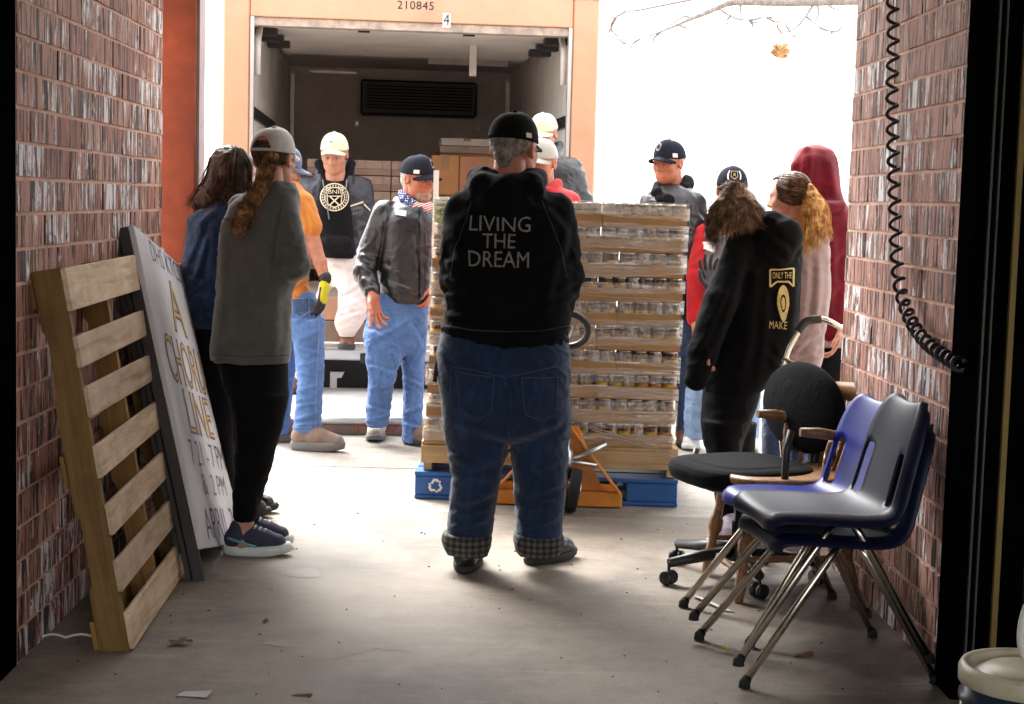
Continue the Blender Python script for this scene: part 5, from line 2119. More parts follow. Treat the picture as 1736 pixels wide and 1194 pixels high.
SK = skin_mat('fair skin', (0.47, 0.205, 0.125))
SKR = skin_mat('ruddy skin', (0.46, 0.165, 0.09))
M['eyewhite'] = plain('eye white', (0.32, 0.29, 0.27), 0.25, bst=0)
M['iris'] = plain('iris', (0.05, 0.04, 0.035), 0.2, bst=0)
M['lip'] = plain('lip', (0.27, 0.07, 0.055), 0.5)
M['brow'] = plain('brow hair', (0.09, 0.055, 0.04), 0.8)
HB = hair_mat('dark brown hair', (0.012, 0.006, 0.004), (0.04, 0.02, 0.011), (0.10, 0.05, 0.028))
HBR = hair_mat('braid hair', (0.035, 0.015, 0.006), (0.15, 0.07, 0.028), (0.42, 0.24, 0.11))
HLB = hair_mat('light brown hair', (0.05, 0.027, 0.016), (0.15, 0.09, 0.052), (0.36, 0.24, 0.15))
HG = hair_mat('ginger blonde hair', (0.18, 0.07, 0.02), (0.56, 0.27, 0.08), (0.82, 0.54, 0.24))
HRB = hair_mat('reddish brown hair', (0.025, 0.011, 0.006), (0.09, 0.045, 0.025), (0.22, 0.11, 0.06))
HGR = hair_mat('dark grizzled hair', (0.09, 0.07, 0.055), (0.2, 0.17, 0.145), (0.36, 0.32, 0.29))
HW = hair_mat('grey hair', (0.25, 0.24, 0.23), (0.5, 0.48, 0.46), (0.7, 0.68, 0.66))
HBE = hair_mat('grizzled beard', (0.22, 0.13, 0.085), (0.36, 0.26, 0.2), (0.52, 0.44, 0.38))

M['hood_black'] = fabric('black fleece', (0.0055, 0.0055, 0.006), 0.3, sheen=0.02)
M['hood_charcoal'] = fabric('charcoal fleece', (0.010, 0.0095, 0.0105), 0.25, sheen=0.12)
M['fleece_grey'] = fabric('grey brown fleece', (0.105, 0.10, 0.09), 0.2, sheen=0.4)
M['denim_dark'] = denim('dark denim', (0.014, 0.031, 0.076), 2.0)
M['denim_jacket'] = denim('jacket denim', (0.006, 0.019, 0.052), 3.0)
M['denim_blue'] = denim('blue denim', (0.10, 0.205, 0.46), 1.55)
M['denim_light'] = denim('light denim', (0.22, 0.33, 0.52), 1.4)
M['denim_mid'] = denim('mid denim', (0.05, 0.085, 0.18), 1.8)
M['leggings'] = fabric('black leggings', (0.004, 0.004, 0.0044), 0.25, 600, sheen=0.02, rough=0.75)
M['orange_tee'] = fabric('orange cotton', (0.60, 0.225, 0.05), 0.12, sheen=0.15)
M['white_pants'] = fabric('pinkish white cotton', (0.72, 0.60, 0.56), 0.08, sheen=0.1)
M['red_cotton'] = fabric('red cotton', (0.50, 0.018, 0.022), 0.15, sheen=0.2)
M['maroon'] = fabric('maroon velour', (0.15, 0.004, 0.012), 0.4, sheen=0.15)
M['pale_hoodie'] = fabric('pale mauve fleece', (0.36, 0.25, 0.235), 0.12, sheen=0.3)
M['navy_nylon'] = plain('dark navy nylon jacket', (0.013, 0.014, 0.023), 0.42, var=0.2, vs=14, bs=30, bst=0.35, bd=0.008)
M['grey_nylon'] = plain('grey nylon jacket', (0.028, 0.027, 0.032), 0.4, var=0.2, vs=14, bs=26, bst=0.4, bd=0.01)
M['leather'] = plain('grey black leather', (0.0085, 0.009, 0.011), 0.34, var=0.35, vs=12, bs=34, bst=0.5, bd=0.008, spec=0.6)
M['vest_grey'] = plain('grey riding vest', (0.15, 0.15, 0.165), 0.5, var=0.15, vs=12, bs=34, bst=0.4, bd=0.008)
M['boot_brown'] = plain('brown boot leather', (0.17, 0.07, 0.04), 0.55, var=0.25, vs=14)
M['boot_tan'] = plain('dusty tan boot', (0.40, 0.35, 0.27), 0.7, var=0.15, vs=14)
M['boot_grey'] = plain('brown grey trail boot', (0.21, 0.145, 0.11), 0.75, var=0.25, vs=20)
M['sole_dark'] = plain('dark sole', (0.035, 0.032, 0.03), 0.8)
M['sole_grey'] = plain('grey sole', (0.15, 0.14, 0.135), 0.8)
M['sole_white'] = plain('foam sole', (0.62, 0.66, 0.62), 0.6)
M['shoe_navy'] = plain('navy knit shoe', (0.025, 0.028, 0.06), 0.75, var=0.2, bs=200)
M['shoe_black'] = plain('black shoe leather', (0.012, 0.012, 0.016), 0.3, var=0.2)
M['shoe_lavender'] = plain('lavender knit shoe', (0.40, 0.34, 0.46), 0.75, var=0.25, vs=40)
M['shoe_white'] = plain('white trainer', (0.72, 0.71, 0.70), 0.6)
M['teal'] = plain('teal stripe', (0.10, 0.36, 0.33), 0.5)
M['glove_black'] = plain('black glove rubber', (0.016, 0.016, 0.018), 0.6, var=0.3)
M['glove_yellow'] = plain('yellow glove knit', (0.62, 0.60, 0.02), 0.8)
M['cap_black'] = fabric('black cap twill', (0.006, 0.0065, 0.006), 0.3, 700)
M['cap_grey'] = fabric('grey cap mesh', (0.50, 0.475, 0.44), 0.1, 900)
M['cap_navy'] = fabric('washed navy cap', (0.018, 0.02, 0.03), 0.25, 700)
M['cap_white'] = fabric('off white cap', (0.72, 0.74, 0.52), 0.05, 700)
M['cap_blue'] = fabric('faded blue cap', (0.12, 0.15, 0.24), 0.1, 700)
M['cuff_plaid'] = None
mm, nt, b = new_mat('grey plaid lining')
w1 = N(nt, 'ShaderNodeTexWave', wave_type='BANDS', bands_direction='X')
w1.inputs['Scale'].default_value = 13
w1.inputs['Distortion'].default_value = 1.5
w2_ = N(nt, 'ShaderNodeTexWave', wave_type='BANDS', bands_direction='Z')
w2_.inputs['Scale'].default_value = 14
vv = coords(nt)
L(nt, vv, w1.inputs['Vector'])
L(nt, vv, w2_.inputs['Vector'])
mxx = N(nt, 'ShaderNodeMixRGB')
mxx.inputs[0].default_value = 0.5
L(nt, w1.outputs['Color'], mxx.inputs[1])
L(nt, w2_.outputs['Color'], mxx.inputs[2])
L(nt, ramp(nt, mxx.outputs[0], [(0.2, (0.018, 0.018, 0.018)), (0.5, (0.045, 0.043, 0.038)), (0.8, (0.11, 0.105, 0.095))]), b.inputs['Base Color'])
b.inputs['Roughness'].default_value = 0.9
M['cuff_plaid'] = mm
M['goldprint'] = plain('gold print', (0.42, 0.32, 0.10), 0.6, var=0.15, vs=60, bst=0)
M['creamprint'] = plain('cream print', (0.62, 0.52, 0.36), 0.6, var=0.1, vs=60, bst=0)
M['greyprint'] = plain('worn grey lettering', (0.20, 0.19, 0.17), 0.8, var=0.4, vs=90, bst=0)
mm, nt, b = new_mat('starred bandana')
vo = N(nt, 'ShaderNodeTexVoronoi')
vo.inputs['Scale'].default_value = 75
vo.inputs['Randomness'].default_value = 0.35
L(nt, coords(nt), vo.inputs['Vector'])
L(nt, ramp(nt, vo.outputs['Distance'], [(0.30, (0.75, 0.75, 0.78)), (0.36, (0.02, 0.03, 0.13))]), b.inputs['Base Color'])
b.inputs['Roughness'].default_value = 0.85
M['stars'] = mm
mm, nt, b = new_mat('striped bandana')
w1 = N(nt, 'ShaderNodeTexWave', wave_type='BANDS', bands_direction='Z')
w1.inputs['Scale'].default_value = 26
L(nt, coords(nt, rot=(0, 0.4, 0)), w1.inputs['Vector'])
L(nt, ramp(nt, w1.outputs['Fac'], [(0.45, (0.45, 0.03, 0.03)), (0.55, (0.72, 0.70, 0.68))]), b.inputs['Base Color'])
b.inputs['Roughness'].default_value = 0.85
M['stripes'] = mm


class Person:
    def __init__(s, label, D, base_px, z=0.0, cat='person'):
        s.D = D
        s.s = FPX / D                                     # photo pixels per metre at the person
        b_ = at(base_px[0], base_px[1], D)
        s.base = Vector((b_.x, b_.y, z))
        s.t = thing('person', label, cat, s.base)
        s.bvh = {}
        s.bodyparts = []

    def P(s, px, py, dc=0.0):
        return np.array(at(px, py, s.D + dc))

    def loft(s, st, n=2.2, k=0.025, op='u', pad=0.0):
        z, cx, cy, rx, ry = [], [], [], [], []
        for py, xl, xr, dc, r_ in st:
            sc_ = (s.D + dc) / FPX
            c = at((xl + xr) / 2, py, s.D + dc)
            z.append(c.z)
            cx.append(c.x)
            cy.append(c.y)
            rx.append(max((xr - xl) / 2 * sc_ + pad, 0.012))
            ry.append(r_ + pad)
        return loft(z, cx, cy, rx, ry, n, k, op)

    def chain(s, pts, q=1.0, k=0.02, op='u'):
        """pts: (px, py, dc, radius in px)"""
        out_ = []
        if len(pts) == 1:
            a = pts[0]
            return [seg(s.P(*a[:3]), a[3] / s.s, None, None, q, k, op)]
        for i in range(len(pts) - 1):
            a, b_ = pts[i], pts[i + 1]
            out_.append(seg(s.P(*a[:3]), a[3] / s.s, s.P(*b_[:3]), b_[3] / s.s, q, k if i == 0 else 0.012, op))
        return out_

    def wear(s, name, prims, mat_, vox=0.008, folds=(), cuts=(), keep=True, cr=()):
        folds = list(folds) + [('crease',) + tuple(c_[:4]) + ((c_[4] if len(c_) > 4 else 5), (c_[5] if len(c_) > 5 else 0.009)) for c_ in cr]
        V, Q = sdf_arrays(prims, vox, folds, cuts)
        V = V - np.array(s.base, np.float32)
        o = link_mesh(name, mesh_np(name, V, Q), mat_, s.t)
        if keep:
            s.bvh[name] = bvh_of(o)
        return o

    def print(s, name, vs, fs, mat_, on, off=0.003):
        return print_on(name, vs, fs, s.bvh[on], mat_, s.t, off)

    # ---- head, in its own frame: x to the wearer's right, y forward, z up; origin between the ears
    def head(s, px, py, dc=0.0, yaw=0.0, pitch=0.0, roll=0.0, size=1.0, skin=SK, ears=True, neck=True):
        """yaw 0 looks at the camera, 90 to the photo's right; pitch is chin down"""
        s.hc = s.P(px, py, dc)
        f = Vector((math.sin(R(yaw)), -math.cos(R(yaw)), 0))
        up = Vector((0, 0, 1))
        r_ = f.cross(up)
        Mh = Matrix((r_, f, up)).transposed()
        Mh = Mh @ Matrix.Rotation(-R(pitch), 3, 'X') @ Matrix.Rotation(R(roll), 3, 'Y')
        s.MH = np.array(Mh)
        s.hs = size
        pr = [ell((0, -0.012, 0.038), (0.076, 0.096, 0.082), 0.0), ell((0, 0.026, -0.035), (0.060, 0.066, 0.080), 0.05),
              seg((0, 0.06, -0.092), 0.024, None, None, 1, 0.035), seg((-0.03, 0.03, -0.075), 0.030, (0.03, 0.03, -0.075), 0.030, 1, 0.04),
              seg((-0.034, 0.076, 0.022), 0.011, (0.034, 0.076, 0.022), 0.011, 1, 0.02),
              seg((-0.046, 0.058, -0.022), 0.016, None, None, 1, 0.03), seg((0.046, 0.058, -0.022), 0.016, None, None, 1, 0.03),
              ell((-0.031, 0.103, 0.002), (0.017, 0.02, 0.012), 0.012, 'd'), ell((0.031, 0.103, 0.002), (0.017, 0.02, 0.012), 0.012, 'd'),
              seg((0, 0.088, 0.010), 0.007, (0, 0.108, -0.026), 0.0105, 1, 0.012), seg((-0.011, 0.096, -0.03), 0.007, (0.011, 0.096, -0.03), 0.007, 1, 0.01),
              seg((-0.02, 0.079, -0.056), 0.008, (0.02, 0.079, -0.056), 0.008, 1, 0.015), seg((-0.016, 0.078, -0.068), 0.009, (0.016, 0.078, -0.068), 0.009, 1, 0.012),
              seg((-0.024, 0.094, -0.0605), 0.0025, (0.024, 0.094, -0.0605), 0.0025, 1, 0.006, 'd')]
        if ears:
            for q in (-1, 1):
                pr.append(ell((q * 0.079, -0.006, -0.006), (0.010, 0.020, 0.032), 0.008))
                pr.append(ell((q * 0.088, -0.002, -0.004), (0.008, 0.010, 0.017), 0.006, 'd'))
        V, Q = sdf_arrays(pr, 0.0042)
        V = V * size
        V = V @ s.MH.T + s.hc
        s.bodyparts.append((V.astype(np.float32), Q))
        if neck:
            a = s.hw((0, -0.022, -0.05))
            s.neckp = [seg(a, 0.057 * size, a + np.array((0, 0, -0.13)) + np.array(f) * -0.01, 0.066 * size)]
            s.bodyparts.append(sdf_arrays(s.neckp, 0.009))
        s.skin = skin

    def hw(s, p):
        return s.MH @ (np.array(p, float) * s.hs) + s.hc

    def face(s, brow=M['brow'], lips=True):
        e = MB()
        for q in (-1, 1):
            mbx = MB()
            Mx = Matrix.Translation(Vector(s.hw((q * 0.031, 0.0775, 0.001)))) @ Matrix(s.MH.tolist()).to_4x4()
            prof = [(0.0115 * math.sin(math.pi * k / 10), -0.0115 * math.cos(math.pi * k / 10)) for k in range(11)]
            R2 = Mx @ Matrix.Rotation(-math.pi / 2, 4, 'X')
            mbx.lathe([(max(r_, 1e-4), z * -1) for r_, z in prof][::-1], 14, R2, caps=False)
            o = mbx.build('eye', M['eyewhite'], s.t, world=True)
            ir = MB()
            c_ = [(0.0052 * math.cos(a), 0.0117, 0.0052 * math.sin(a)) for a in [2 * math.pi * k / 12 for k in range(12)]]
            ir.add([Mx @ Vector(v) for v in c_], [list(range(12))])
            ir.build('iris', M['iris'], o, world=False)
            o.children[0].location = -s.base
            b_ = MB()
            b_.tube([Vector(s.hw((q * 0.014, 0.0905, 0.021))), Vector(s.hw((q * 0.03, 0.090, 0.027))), Vector(s.hw((q * 0.048, 0.077, 0.022)))], [0.003, 0.0038, 0.0018], 6)
            b_.build('eyebrow', brow, s.t, world=True)
            # lid line
            l_ = MB().tube([Vector(s.hw((q * 0.018, 0.0865, 0.004))), Vector(s.hw((q * 0.031, 0.0905, 0.0085))), Vector(s.hw((q * 0.044, 0.083, 0.004)))], 0.0022, 6)
            l_.build('eyelid', s.skin, s.t, world=True)
        if lips:
            l_ = MB()
            l_.tube([Vector(s.hw(p)) for p in ((-0.023, 0.079, -0.0585), (-0.01, 0.0865, -0.0565), (0, 0.0878, -0.0578), (0.01, 0.0865, -0.0565), (0.023, 0.079, -0.0585))], [0.0012, 0.003, 0.0032, 0.003, 0.0012], 6)
            l_.tube([Vector(s.hw(p)) for p in ((-0.021, 0.078, -0.0625), (-0.008, 0.0865, -0.0665), (0.008, 0.0865, -0.0665), (0.021, 0.078, -0.0625))], [0.0012, 0.0036, 0.0036, 0.0012], 6)
            l_.build('lips', M['lip'], s.t, world=True)

    def blob(s, name, prims_local, mat_, vox=0.0055, folds=(), cuts=()):
        """a part modelled in the head's frame"""
        V, Q = sdf_arrays(prims_local, vox, folds, cuts)
        V = (V * s.hs) @ s.MH.T + s.hc - np.array(s.base)
        return link_mesh(name, mesh_np(name, V, Q), mat_, s.t)

    def short_hair(s, mat_, low=-0.055):
        return s.blob('hair', [ell((0, -0.016, 0.036), (0.0815, 0.098, 0.084), 0.0), seg((0, -0.075, -0.03), 0.035, (0, -0.06, low), 0.03, 1, 0.03), ell((0, 0.085, -0.02), (0.11, 0.085, 0.12), 0.02, 'd'), ell((-0.10, 0.01, -0.01), (0.035, 0.024, 0.03), 0.008, 'd'), ell((0.10, 0.01, -0.01), (0.035, 0.024, 0.03), 0.008, 'd')], mat_, 0.005, [(0.004, (60, 60, 160), 0.2, 3)], [((0, 0, 0.034), (0, 0, 1))])

    def cap(s, mat_, brim_mat=None, brim=True, back_gap=False, z0=0.022, tilt=0.0, button=True, mesh_mat=None):
        brim_mat = brim_mat or mat_
        n, m_ = 96, 26
        rx, ry, rz = 0.0875, 0.107, 0.108
        vs, fs, mi = [], [], []
        for i in range(m_ + 1):
            ph = math.pi / 2 * i / m_
            for k in range(n):
                th = 2 * math.pi * k / n
                rr = max(0.0, math.cos(ph)) ** 0.8
                x, y, z = rx * rr * math.sin(th), ry * rr * math.cos(th), z0 + rz * math.sin(ph) * (1.0 + 0.05 * math.cos(th))
                seam = abs(((th / (math.pi / 3)) % 1) - 0.0)
                seam = min(seam, 1 - seam)
                d = 1 - 0.012 * math.exp(-(seam / 0.05) ** 2)
                fr = max(0, math.cos(th)) ** 2
                z += 0.010 * fr * math.cos(ph) * 1.0
                vs.append((x * d, (y + 0.004 * fr) * d - 0.010, z))
        for i in range(m_):
            for k in range(n):
                th = 2 * math.pi * (k + 0.5) / n
                zz = i
                if back_gap and abs(th - math.pi) < 0.52 and i < 11:
                    dth = (th - math.pi) / 0.52
                    if (i + 0.5) / 11 < math.sqrt(max(0, 1 - dth * dth)) and i >= 2:
                        continue
                fs.append((i * n + k, i * n + (k + 1) % n, (i + 1) * n + (k + 1) % n, (i + 1) * n + k))
                mi.append(1 if (mesh_mat is not None and math.cos(th) < 0.35) else 0)
        b_ = len(vs)                                    # turned-in hem
        for k in range(n):
            x, y, z = vs[k]
            vs.append((x * 0.965, (y + 0.01) * 0.965 - 0.01, z + 0.004))
        for k in range(n):
            fs.append((k, b_ + k, b_ + (k + 1) % n, (k + 1) % n))
            mi.append(0)
        ct, st_ = math.cos(R(tilt)), math.sin(R(tilt))

        def W(p):
            x, y, z = p
            return s.hw((x, y * ct + z * st_, -y * st_ + z * ct)) - np.array(s.base)
        me = bpy.data.meshes.new('cap')
        me.from_pydata([W(v) for v in vs], [], fs)
        me.polygons.foreach_set('material_index', mi)
        c_ = link_mesh('cap', me, [mat_, mesh_mat or mat_], s.t, True)
        if button:
            bt_ = MB().lathe([(0.0, -0.004), (0.009, -0.002), (0.009, 0.003), (0.005, 0.006), (0.0, 0.0065)], 12, caps=False)
            bt_.v = [tuple(W((v[0], v[1] - 0.010, v[2] + z0 + rz))) for v in bt_.v]
            o = bt_.build('button', brim_mat, c_)
        if brim:
            nu, nv_ = 18, 7
            bv, bf = [], []
            for sd in (0, 1):
                for i in range(nu + 1):
                    u = -1 + 2 * i / nu
                    th = u * 1.12
                    for j in range(nv_ + 1):
                        v = j / nv_
                        x0, y0 = rx * math.sin(th) * 1.0, ry * math.cos(th) - 0.008
                        ext = 0.072 * (math.cos(u * math.pi / 2) ** 0.55) * v
                        x = x0 * (1 - 0.05 * v)
                        y = y0 + ext
                        z = z0 + 0.012 * max(0, math.cos(th)) ** 2 - 0.020 * (abs(x) / 0.075) ** 2 - 0.012 * v - 0.0045 * sd + 0.006
                        bv.append((x, y, z))
            nn = (nu + 1) * (nv_ + 1)
            idf = lambda sd, i, j: sd * nn + i * (nv_ + 1) + j
            for i in range(nu):
                for j in range(nv_):
                    bf.append((idf(0, i, j), idf(0, i + 1, j), idf(0, i + 1, j + 1), idf(0, i, j + 1)))
                    bf.append((idf(1, i, j), idf(1, i, j + 1), idf(1, i + 1, j + 1), idf(1, i + 1, j)))
                bf.append((idf(0, i, nv_), idf(0, i + 1, nv_), idf(1, i + 1, nv_), idf(1, i, nv_)))
            bm_ = bpy.data.meshes.new('brim')
            bm_.from_pydata([W(v) for v in bv], [], bf)
            link_mesh('brim', bm_, brim_mat, c_, True)
        s.capW = W
        return c_

    def cap_patch(s, name, pts, th0, ph0, mat_, parent, lift=1.03):
        """flat print on the crown: pts are (across, up) in radians round the point th0 (0 front, + wearer's right), ph0"""
        vs = []
        for u, v in pts:
            th, ph = th0 + u, ph0 + v
            rr = max(0.0, math.cos(ph)) ** 0.8
            vs.append(s.capW((0.0875 * lift * rr * math.sin(th), 0.107 * lift * rr * math.cos(th) + 0.004 * max(0, math.cos(th)) ** 2 - 0.010, 0.022 + 0.108 * lift * math.sin(ph) * (1 + 0.05 * math.cos(th)) + 0.01 * max(0, math.cos(th)) ** 2 * math.cos(ph))))
        mb_ = MB().add(vs, [list(range(len(vs)))])
        return mb_.build(name, mat_, parent)

    # ---- hands: palm, four fingers and a thumb
    def hand_prims(s, wrist, direction, palm_n, curl=0.5, size=1.0, left=True, spread=0.12, curls=None):
        w = np.array(wrist, float)
        d = np.array(direction, float)
        d /= np.linalg.norm(d)
        nrm = np.array(palm_n, float)
        nrm -= d * (nrm @ d)
        nrm /= np.linalg.norm(nrm)
        sd = np.cross(d, nrm) * (1 if left else -1)       # towards the thumb
        pr = []
        z = size
        lens = [(0.043, 0.026, 0.021), (0.048, 0.030, 0.023), (0.044, 0.028, 0.022), (0.034, 0.021, 0.019)]
        offs = [0.030, 0.010, -0.011, -0.030]
        kn = [0.088, 0.092, 0.087, 0.078]
        for i in range(4):
            a = w + sd * offs[i] * 0.55 * z
            k_ = w + (d * kn[i] + sd * offs[i]) * z
            pr.append(seg(a, 0.016 * z, k_, 0.0115 * z, 1, 0.02 if i == 0 else 0.014))
            ang = 0.0
            p = k_
            cc = curls[i] if curls else curl
            dd = d + sd * spread * (offs[i] / 0.03)
            dd /= np.linalg.norm(dd)
            for j, l_ in enumerate(lens[i]):
                ang += cc * (0.55 if j == 0 else 0.75)
                v = dd * math.cos(ang) + nrm * math.sin(ang)
                q = p + v * l_ * z
                pr.append(seg(p, (0.0105 - 0.001 * j) * z, q, (0.0098 - 0.0012 * j) * z, 1, 0.004 if j == 0 else 0.002))
                p = q
        a = w + (d * 0.02 + sd * 0.02) * z
        b_ = a + (d * 0.035 + sd * 0.033 + nrm * 0.012) * z
        c = b_ + (d * 0.033 + sd * 0.012 + nrm * 0.012) * z
        e = c + (d * 0.026 + sd * 0.002 + nrm * 0.008) * z
        pr += [seg(a, 0.016 * z, b_, 0.013 * z, 1, 0.012), seg(b_, 0.0125 * z, c, 0.011 * z, 1, 0.003), seg(c, 0.011 * z, e, 0.0088 * z, 1, 0.002)]
        pr.append(seg(w - d * 0.025 * z, 0.019 * z, w + d * 0.015 * z, 0.019 * z, 1, 0.02))
        return pr

    def hand(s, wrist, direction, palm_n, **kw):
        s.bodyparts.append(sdf_arrays(s.hand_prims(wrist, direction, palm_n, **kw), 0.0042))

    def body(s, inner, vox=0.014):
        """inner: limbs under the clothes; joined with head and hands into one skin"""
        parts = list(s.bodyparts)
        parts.append(sdf_arrays(inner, vox))
        V, Q = join_arr(parts)
        V = V - np.array(s.base, np.float32)
        return link_mesh('body', mesh_np('body', V, Q), s.skin, s.t)

    def shoe(s, heel, toe, z, mat_, sole_mat, w=0.092, h=0.075, ankle=None, sole_t=0.028, name='shoe', toe_mat=None, lift=0.0):
        hl, to = Vector(heel), Vector(toe)
        d = to - hl
        d.z = 0
        Ln = d.length
        d.normalize()
        sd = Vector((d.y, -d.x, 0))
        zf = Vector((0, 0, 1))
        o = lambda f_, x, zz: np.array(hl + d * (Ln * f_) + sd * x + zf * (zz - hl.z + z))
        r_ = w / 2
        pr = [seg(o(0.14, 0, sole_t + 0.028), r_ * 0.80, o(0.45, 0, sole_t + 0.026), r_ * 0.86, 1, 0.0), seg(o(0.45, 0, sole_t + 0.024), r_ * 0.86, o(0.80, 0, sole_t + 0.014), r_ * 0.80, 1, 0.02),
              seg(o(0.16, 0, sole_t + 0.03), r_ * 0.78, o(0.20, 0, sole_t + h), r_ * 0.74, 1, 0.02), seg(o(0.25, 0, sole_t + h * 0.9), r_ * 0.62, o(0.60, 0, sole_t + 0.035), r_ * 0.7, 1, 0.03)]
        V, Q = sdf_arrays(pr, 0.006, [(0.0025, (50, 50, 50), 0, 2)], [(o(0, 0, sole_t - 0.002), (0, 0, -1))])
        o_ = link_mesh(name, mesh_np(name, V - np.array(s.base), Q), mat_, s.t)
        prof = []
        for k in range(24):
            a = 2 * math.pi * k / 24
            f_ = 0.5 + 0.5 * math.cos(a)
            wd = r_ * (1.0 if f_ > 0.55 else 0.86 + 0.14 * f_ / 0.55) * 1.05
            prof.append((f_ * 1.03 - 0.015, wd * math.sin(a) * (abs(math.sin(a)) ** -0.25 if abs(math.sin(a)) > 0.05 else 1)))
        mb_ = MB()
        vs = []
        for zz, sc_ in ((0.001, 0.94), (0.006, 1.0), (sole_t * 0.75, 1.03), (sole_t + 0.004, 0.97)):
            for f_, x in prof:
                spring = 0.014 * max(0, f_ - 0.72) / 0.3
                vs.append(Vector(o(0.5 + (f_ - 0.5) * sc_, x * sc_, zz + spring)))
        fs = [list(range(23, -1, -1)), [72 + k for k in range(24)]]
        for i in range(3):
            for k in range(24):
                fs.append((i * 24 + k, i * 24 + (k + 1) % 24, (i + 1) * 24 + (k + 1) % 24, (i + 1) * 24 + k))
        mb_.add(vs, fs, True)
        so = mb_.build('sole', sole_mat, o_, world=False)
        so.location = -s.base
        if name == 'hiking_boot':
            tc_ = sdf_arrays([seg(o(0.70, 0, sole_t + 0.014), r_ * 0.86, o(0.86, 0, sole_t + 0.008), r_ * 0.80, 1, 0.0)], 0.006, (), [(o(0, 0, sole_t), (0, 0, -1)), (o(0.80, 0, 0), tuple(-d))])
            link_mesh('toe_cap', mesh_np('toe_cap', tc_[0] - np.array(s.base), tc_[1]), sole_mat, o_)
        if name != 'boot':
            lc = MB()
            for k in range(4):
                f_ = 0.38 + 0.075 * k
                zz = sole_t + h * 0.9 + (f_ - 0.25) / 0.35 * (0.035 - h * 0.9) + r_ * 0.66 + 0.001
                lc.tube([Vector(o(f_, -0.022, zz - 0.004)), Vector(o(f_ + 0.02, 0, zz + 0.005)), Vector(o(f_, 0.022, zz - 0.004))], 0.0036, 5)
            l_ = lc.build('laces', sole_mat, o_)
            l_.location = -s.base
            l_['kind'] = 'stuff'
        return o_

    # ---- loose hair made of many thin locks that follow guide lines
    def locks(s, guides, n, spread, mat_, r=0.0022, seed=1, jit=0.006, freq=1.0, name='hair', base_prims=None, vox=0.006, folds=(), sides=3, world=True):
        """guides: list of polylines of (px, py, dc)"""
        r_ = random.Random(seed)
        G = []
        for g in guides:
            pts = [Vector(s.P(*p)) for p in g]
            sp = smooth_path(pts, 5)
            m_ = 12
            G.append([sp[min(len(sp) - 1, int(round(k * (len(sp) - 1) / (m_ - 1))))] for k in range(m_)])
        Vs, Qs = [], []
        if base_prims:
            Vs_, Qs_ = sdf_arrays(base_prims, vox, folds)
            Vs.append(Vs_)
            Qs.append(Qs_)
        b = sum(len(v) for v in Vs)
        vv, qq = [], []
        for _ in range(n):
            i = r_.randrange(len(G))
            j = min(i + 1, len(G) - 1) if r_.random() < 0.5 else max(i - 1, 0)
            w = r_.random()
            ph = [r_.uniform(0, 6.28) for _ in range(3)]
            off = Vector((r_.gauss(0, 1), r_.gauss(0, 1), r_.gauss(0, 1))) * spread
            stop = 12 if r_.random() < 0.6 else r_.randrange(7, 13)
            start_ = 0 if r_.random() < 0.7 else r_.randrange(0, 4)
            pts = []
            for k in range(start_, stop):
                t = k / 11
                p = G[i][k].lerp(G[j][k], w) + off * (0.35 + 0.65 * t)
                p += Vector((math.sin(ph[0] + 5 * freq * t), math.sin(ph[1] + 4 * freq * t), math.sin(ph[2] + 5 * freq * t))) * jit * (0.3 + t)
                pts.append(p)
            m_ = len(pts)
            if m_ < 4:
                continue
            rr = r * r_.uniform(0.5, 1.3)
            for k, p in enumerate(pts):
                tg = (pts[min(k + 1, m_ - 1)] - pts[max(k - 1, 0)]).normalized()
                a = tg.cross(Vector((0.3, 1, 0.2))).normalized()
                c_ = tg.cross(a)
                ra = rr * (1 - 0.75 * (k / (m_ - 1)) ** 2)
                for q in range(sides):
                    an = 2 * math.pi * q / sides
                    vv.append(p + (a * math.cos(an) + c_ * math.sin(an)) * ra)
            o0 = b + len(vv) - m_ * sides
            for k in range(m_ - 1):
                for q in range(sides):
                    qq.append((o0 + k * sides + q, o0 + k * sides + (q + 1) % sides, o0 + (k + 1) * sides + (q + 1) % sides, o0 + (k + 1) * sides + q))
        Vs.append(np.array([tuple(v) for v in vv], np.float32))
        Qs.append(np.array(qq, np.int32))
        V = np.concatenate(Vs)
        Q = np.concatenate([Qs[0]] + ([Qs[1]] if len(Qs) > 1 else []))
        return link_mesh(name, mesh_np(name, V - np.array(s.base, np.float32), Q), mat_, s.t)


JF = [(0.006, (9, 9, 22), 0.25, 1), (0.004, (20, 20, 40), -0.5, 4)]          # jeans
HF = [(0.007, (7, 7, 15), 0.5, 2), (0.004, (16, 16, 28), -0.4, 6)]           # hoodies
LF = [(0.004, (16, 16, 34), 0.4, 3)]                                          # tight cloth

# ---------------------------------------------------------------- the man in the middle, seen from behind
p = Person('person in a black hoodie lettered across the back, facing the stacked cans', 6.05, (855, 965))
p.head(871, 252, 0.0, yaw=152, pitch=4, size=1.06, skin=SKR)
tors = [(288, 820, 900, 0.02, .085), (305, 806, 912, 0.02, .10), (322, 790, 930, .015, .12), (342, 773, 952, 0.01, .145), (372, 762, 968, 0, .16), (430, 757, 974, 0, .17), (500, 758, 970, 0, .185), (545, 752, 966, 0.01, .195), (566, 750, 963, 0.01, .20), (578, 753, 961, .01, .195), (586, 758, 957, .01, .185)]
arms = p.chain([(790, 360, 0.0, 35), (776, 470, 0.02, 32), (802, 545, 0.24, 25)]) + p.chain([(940, 362, 0, 35), (957, 470, 0.02, 33), (940, 548, 0.26, 25)])
hoodp = p.chain([(810, 302, 0.05, 19), (822, 318, -0.07, 25), (858, 326, -0.11, 29), (896, 320, -0.08, 26), (912, 304, 0.04, 18)], k=0.03) + p.chain([(836, 345, -0.115, 20), (860, 352, -0.125, 24), (884, 345, -0.115, 20)], k=0.035)
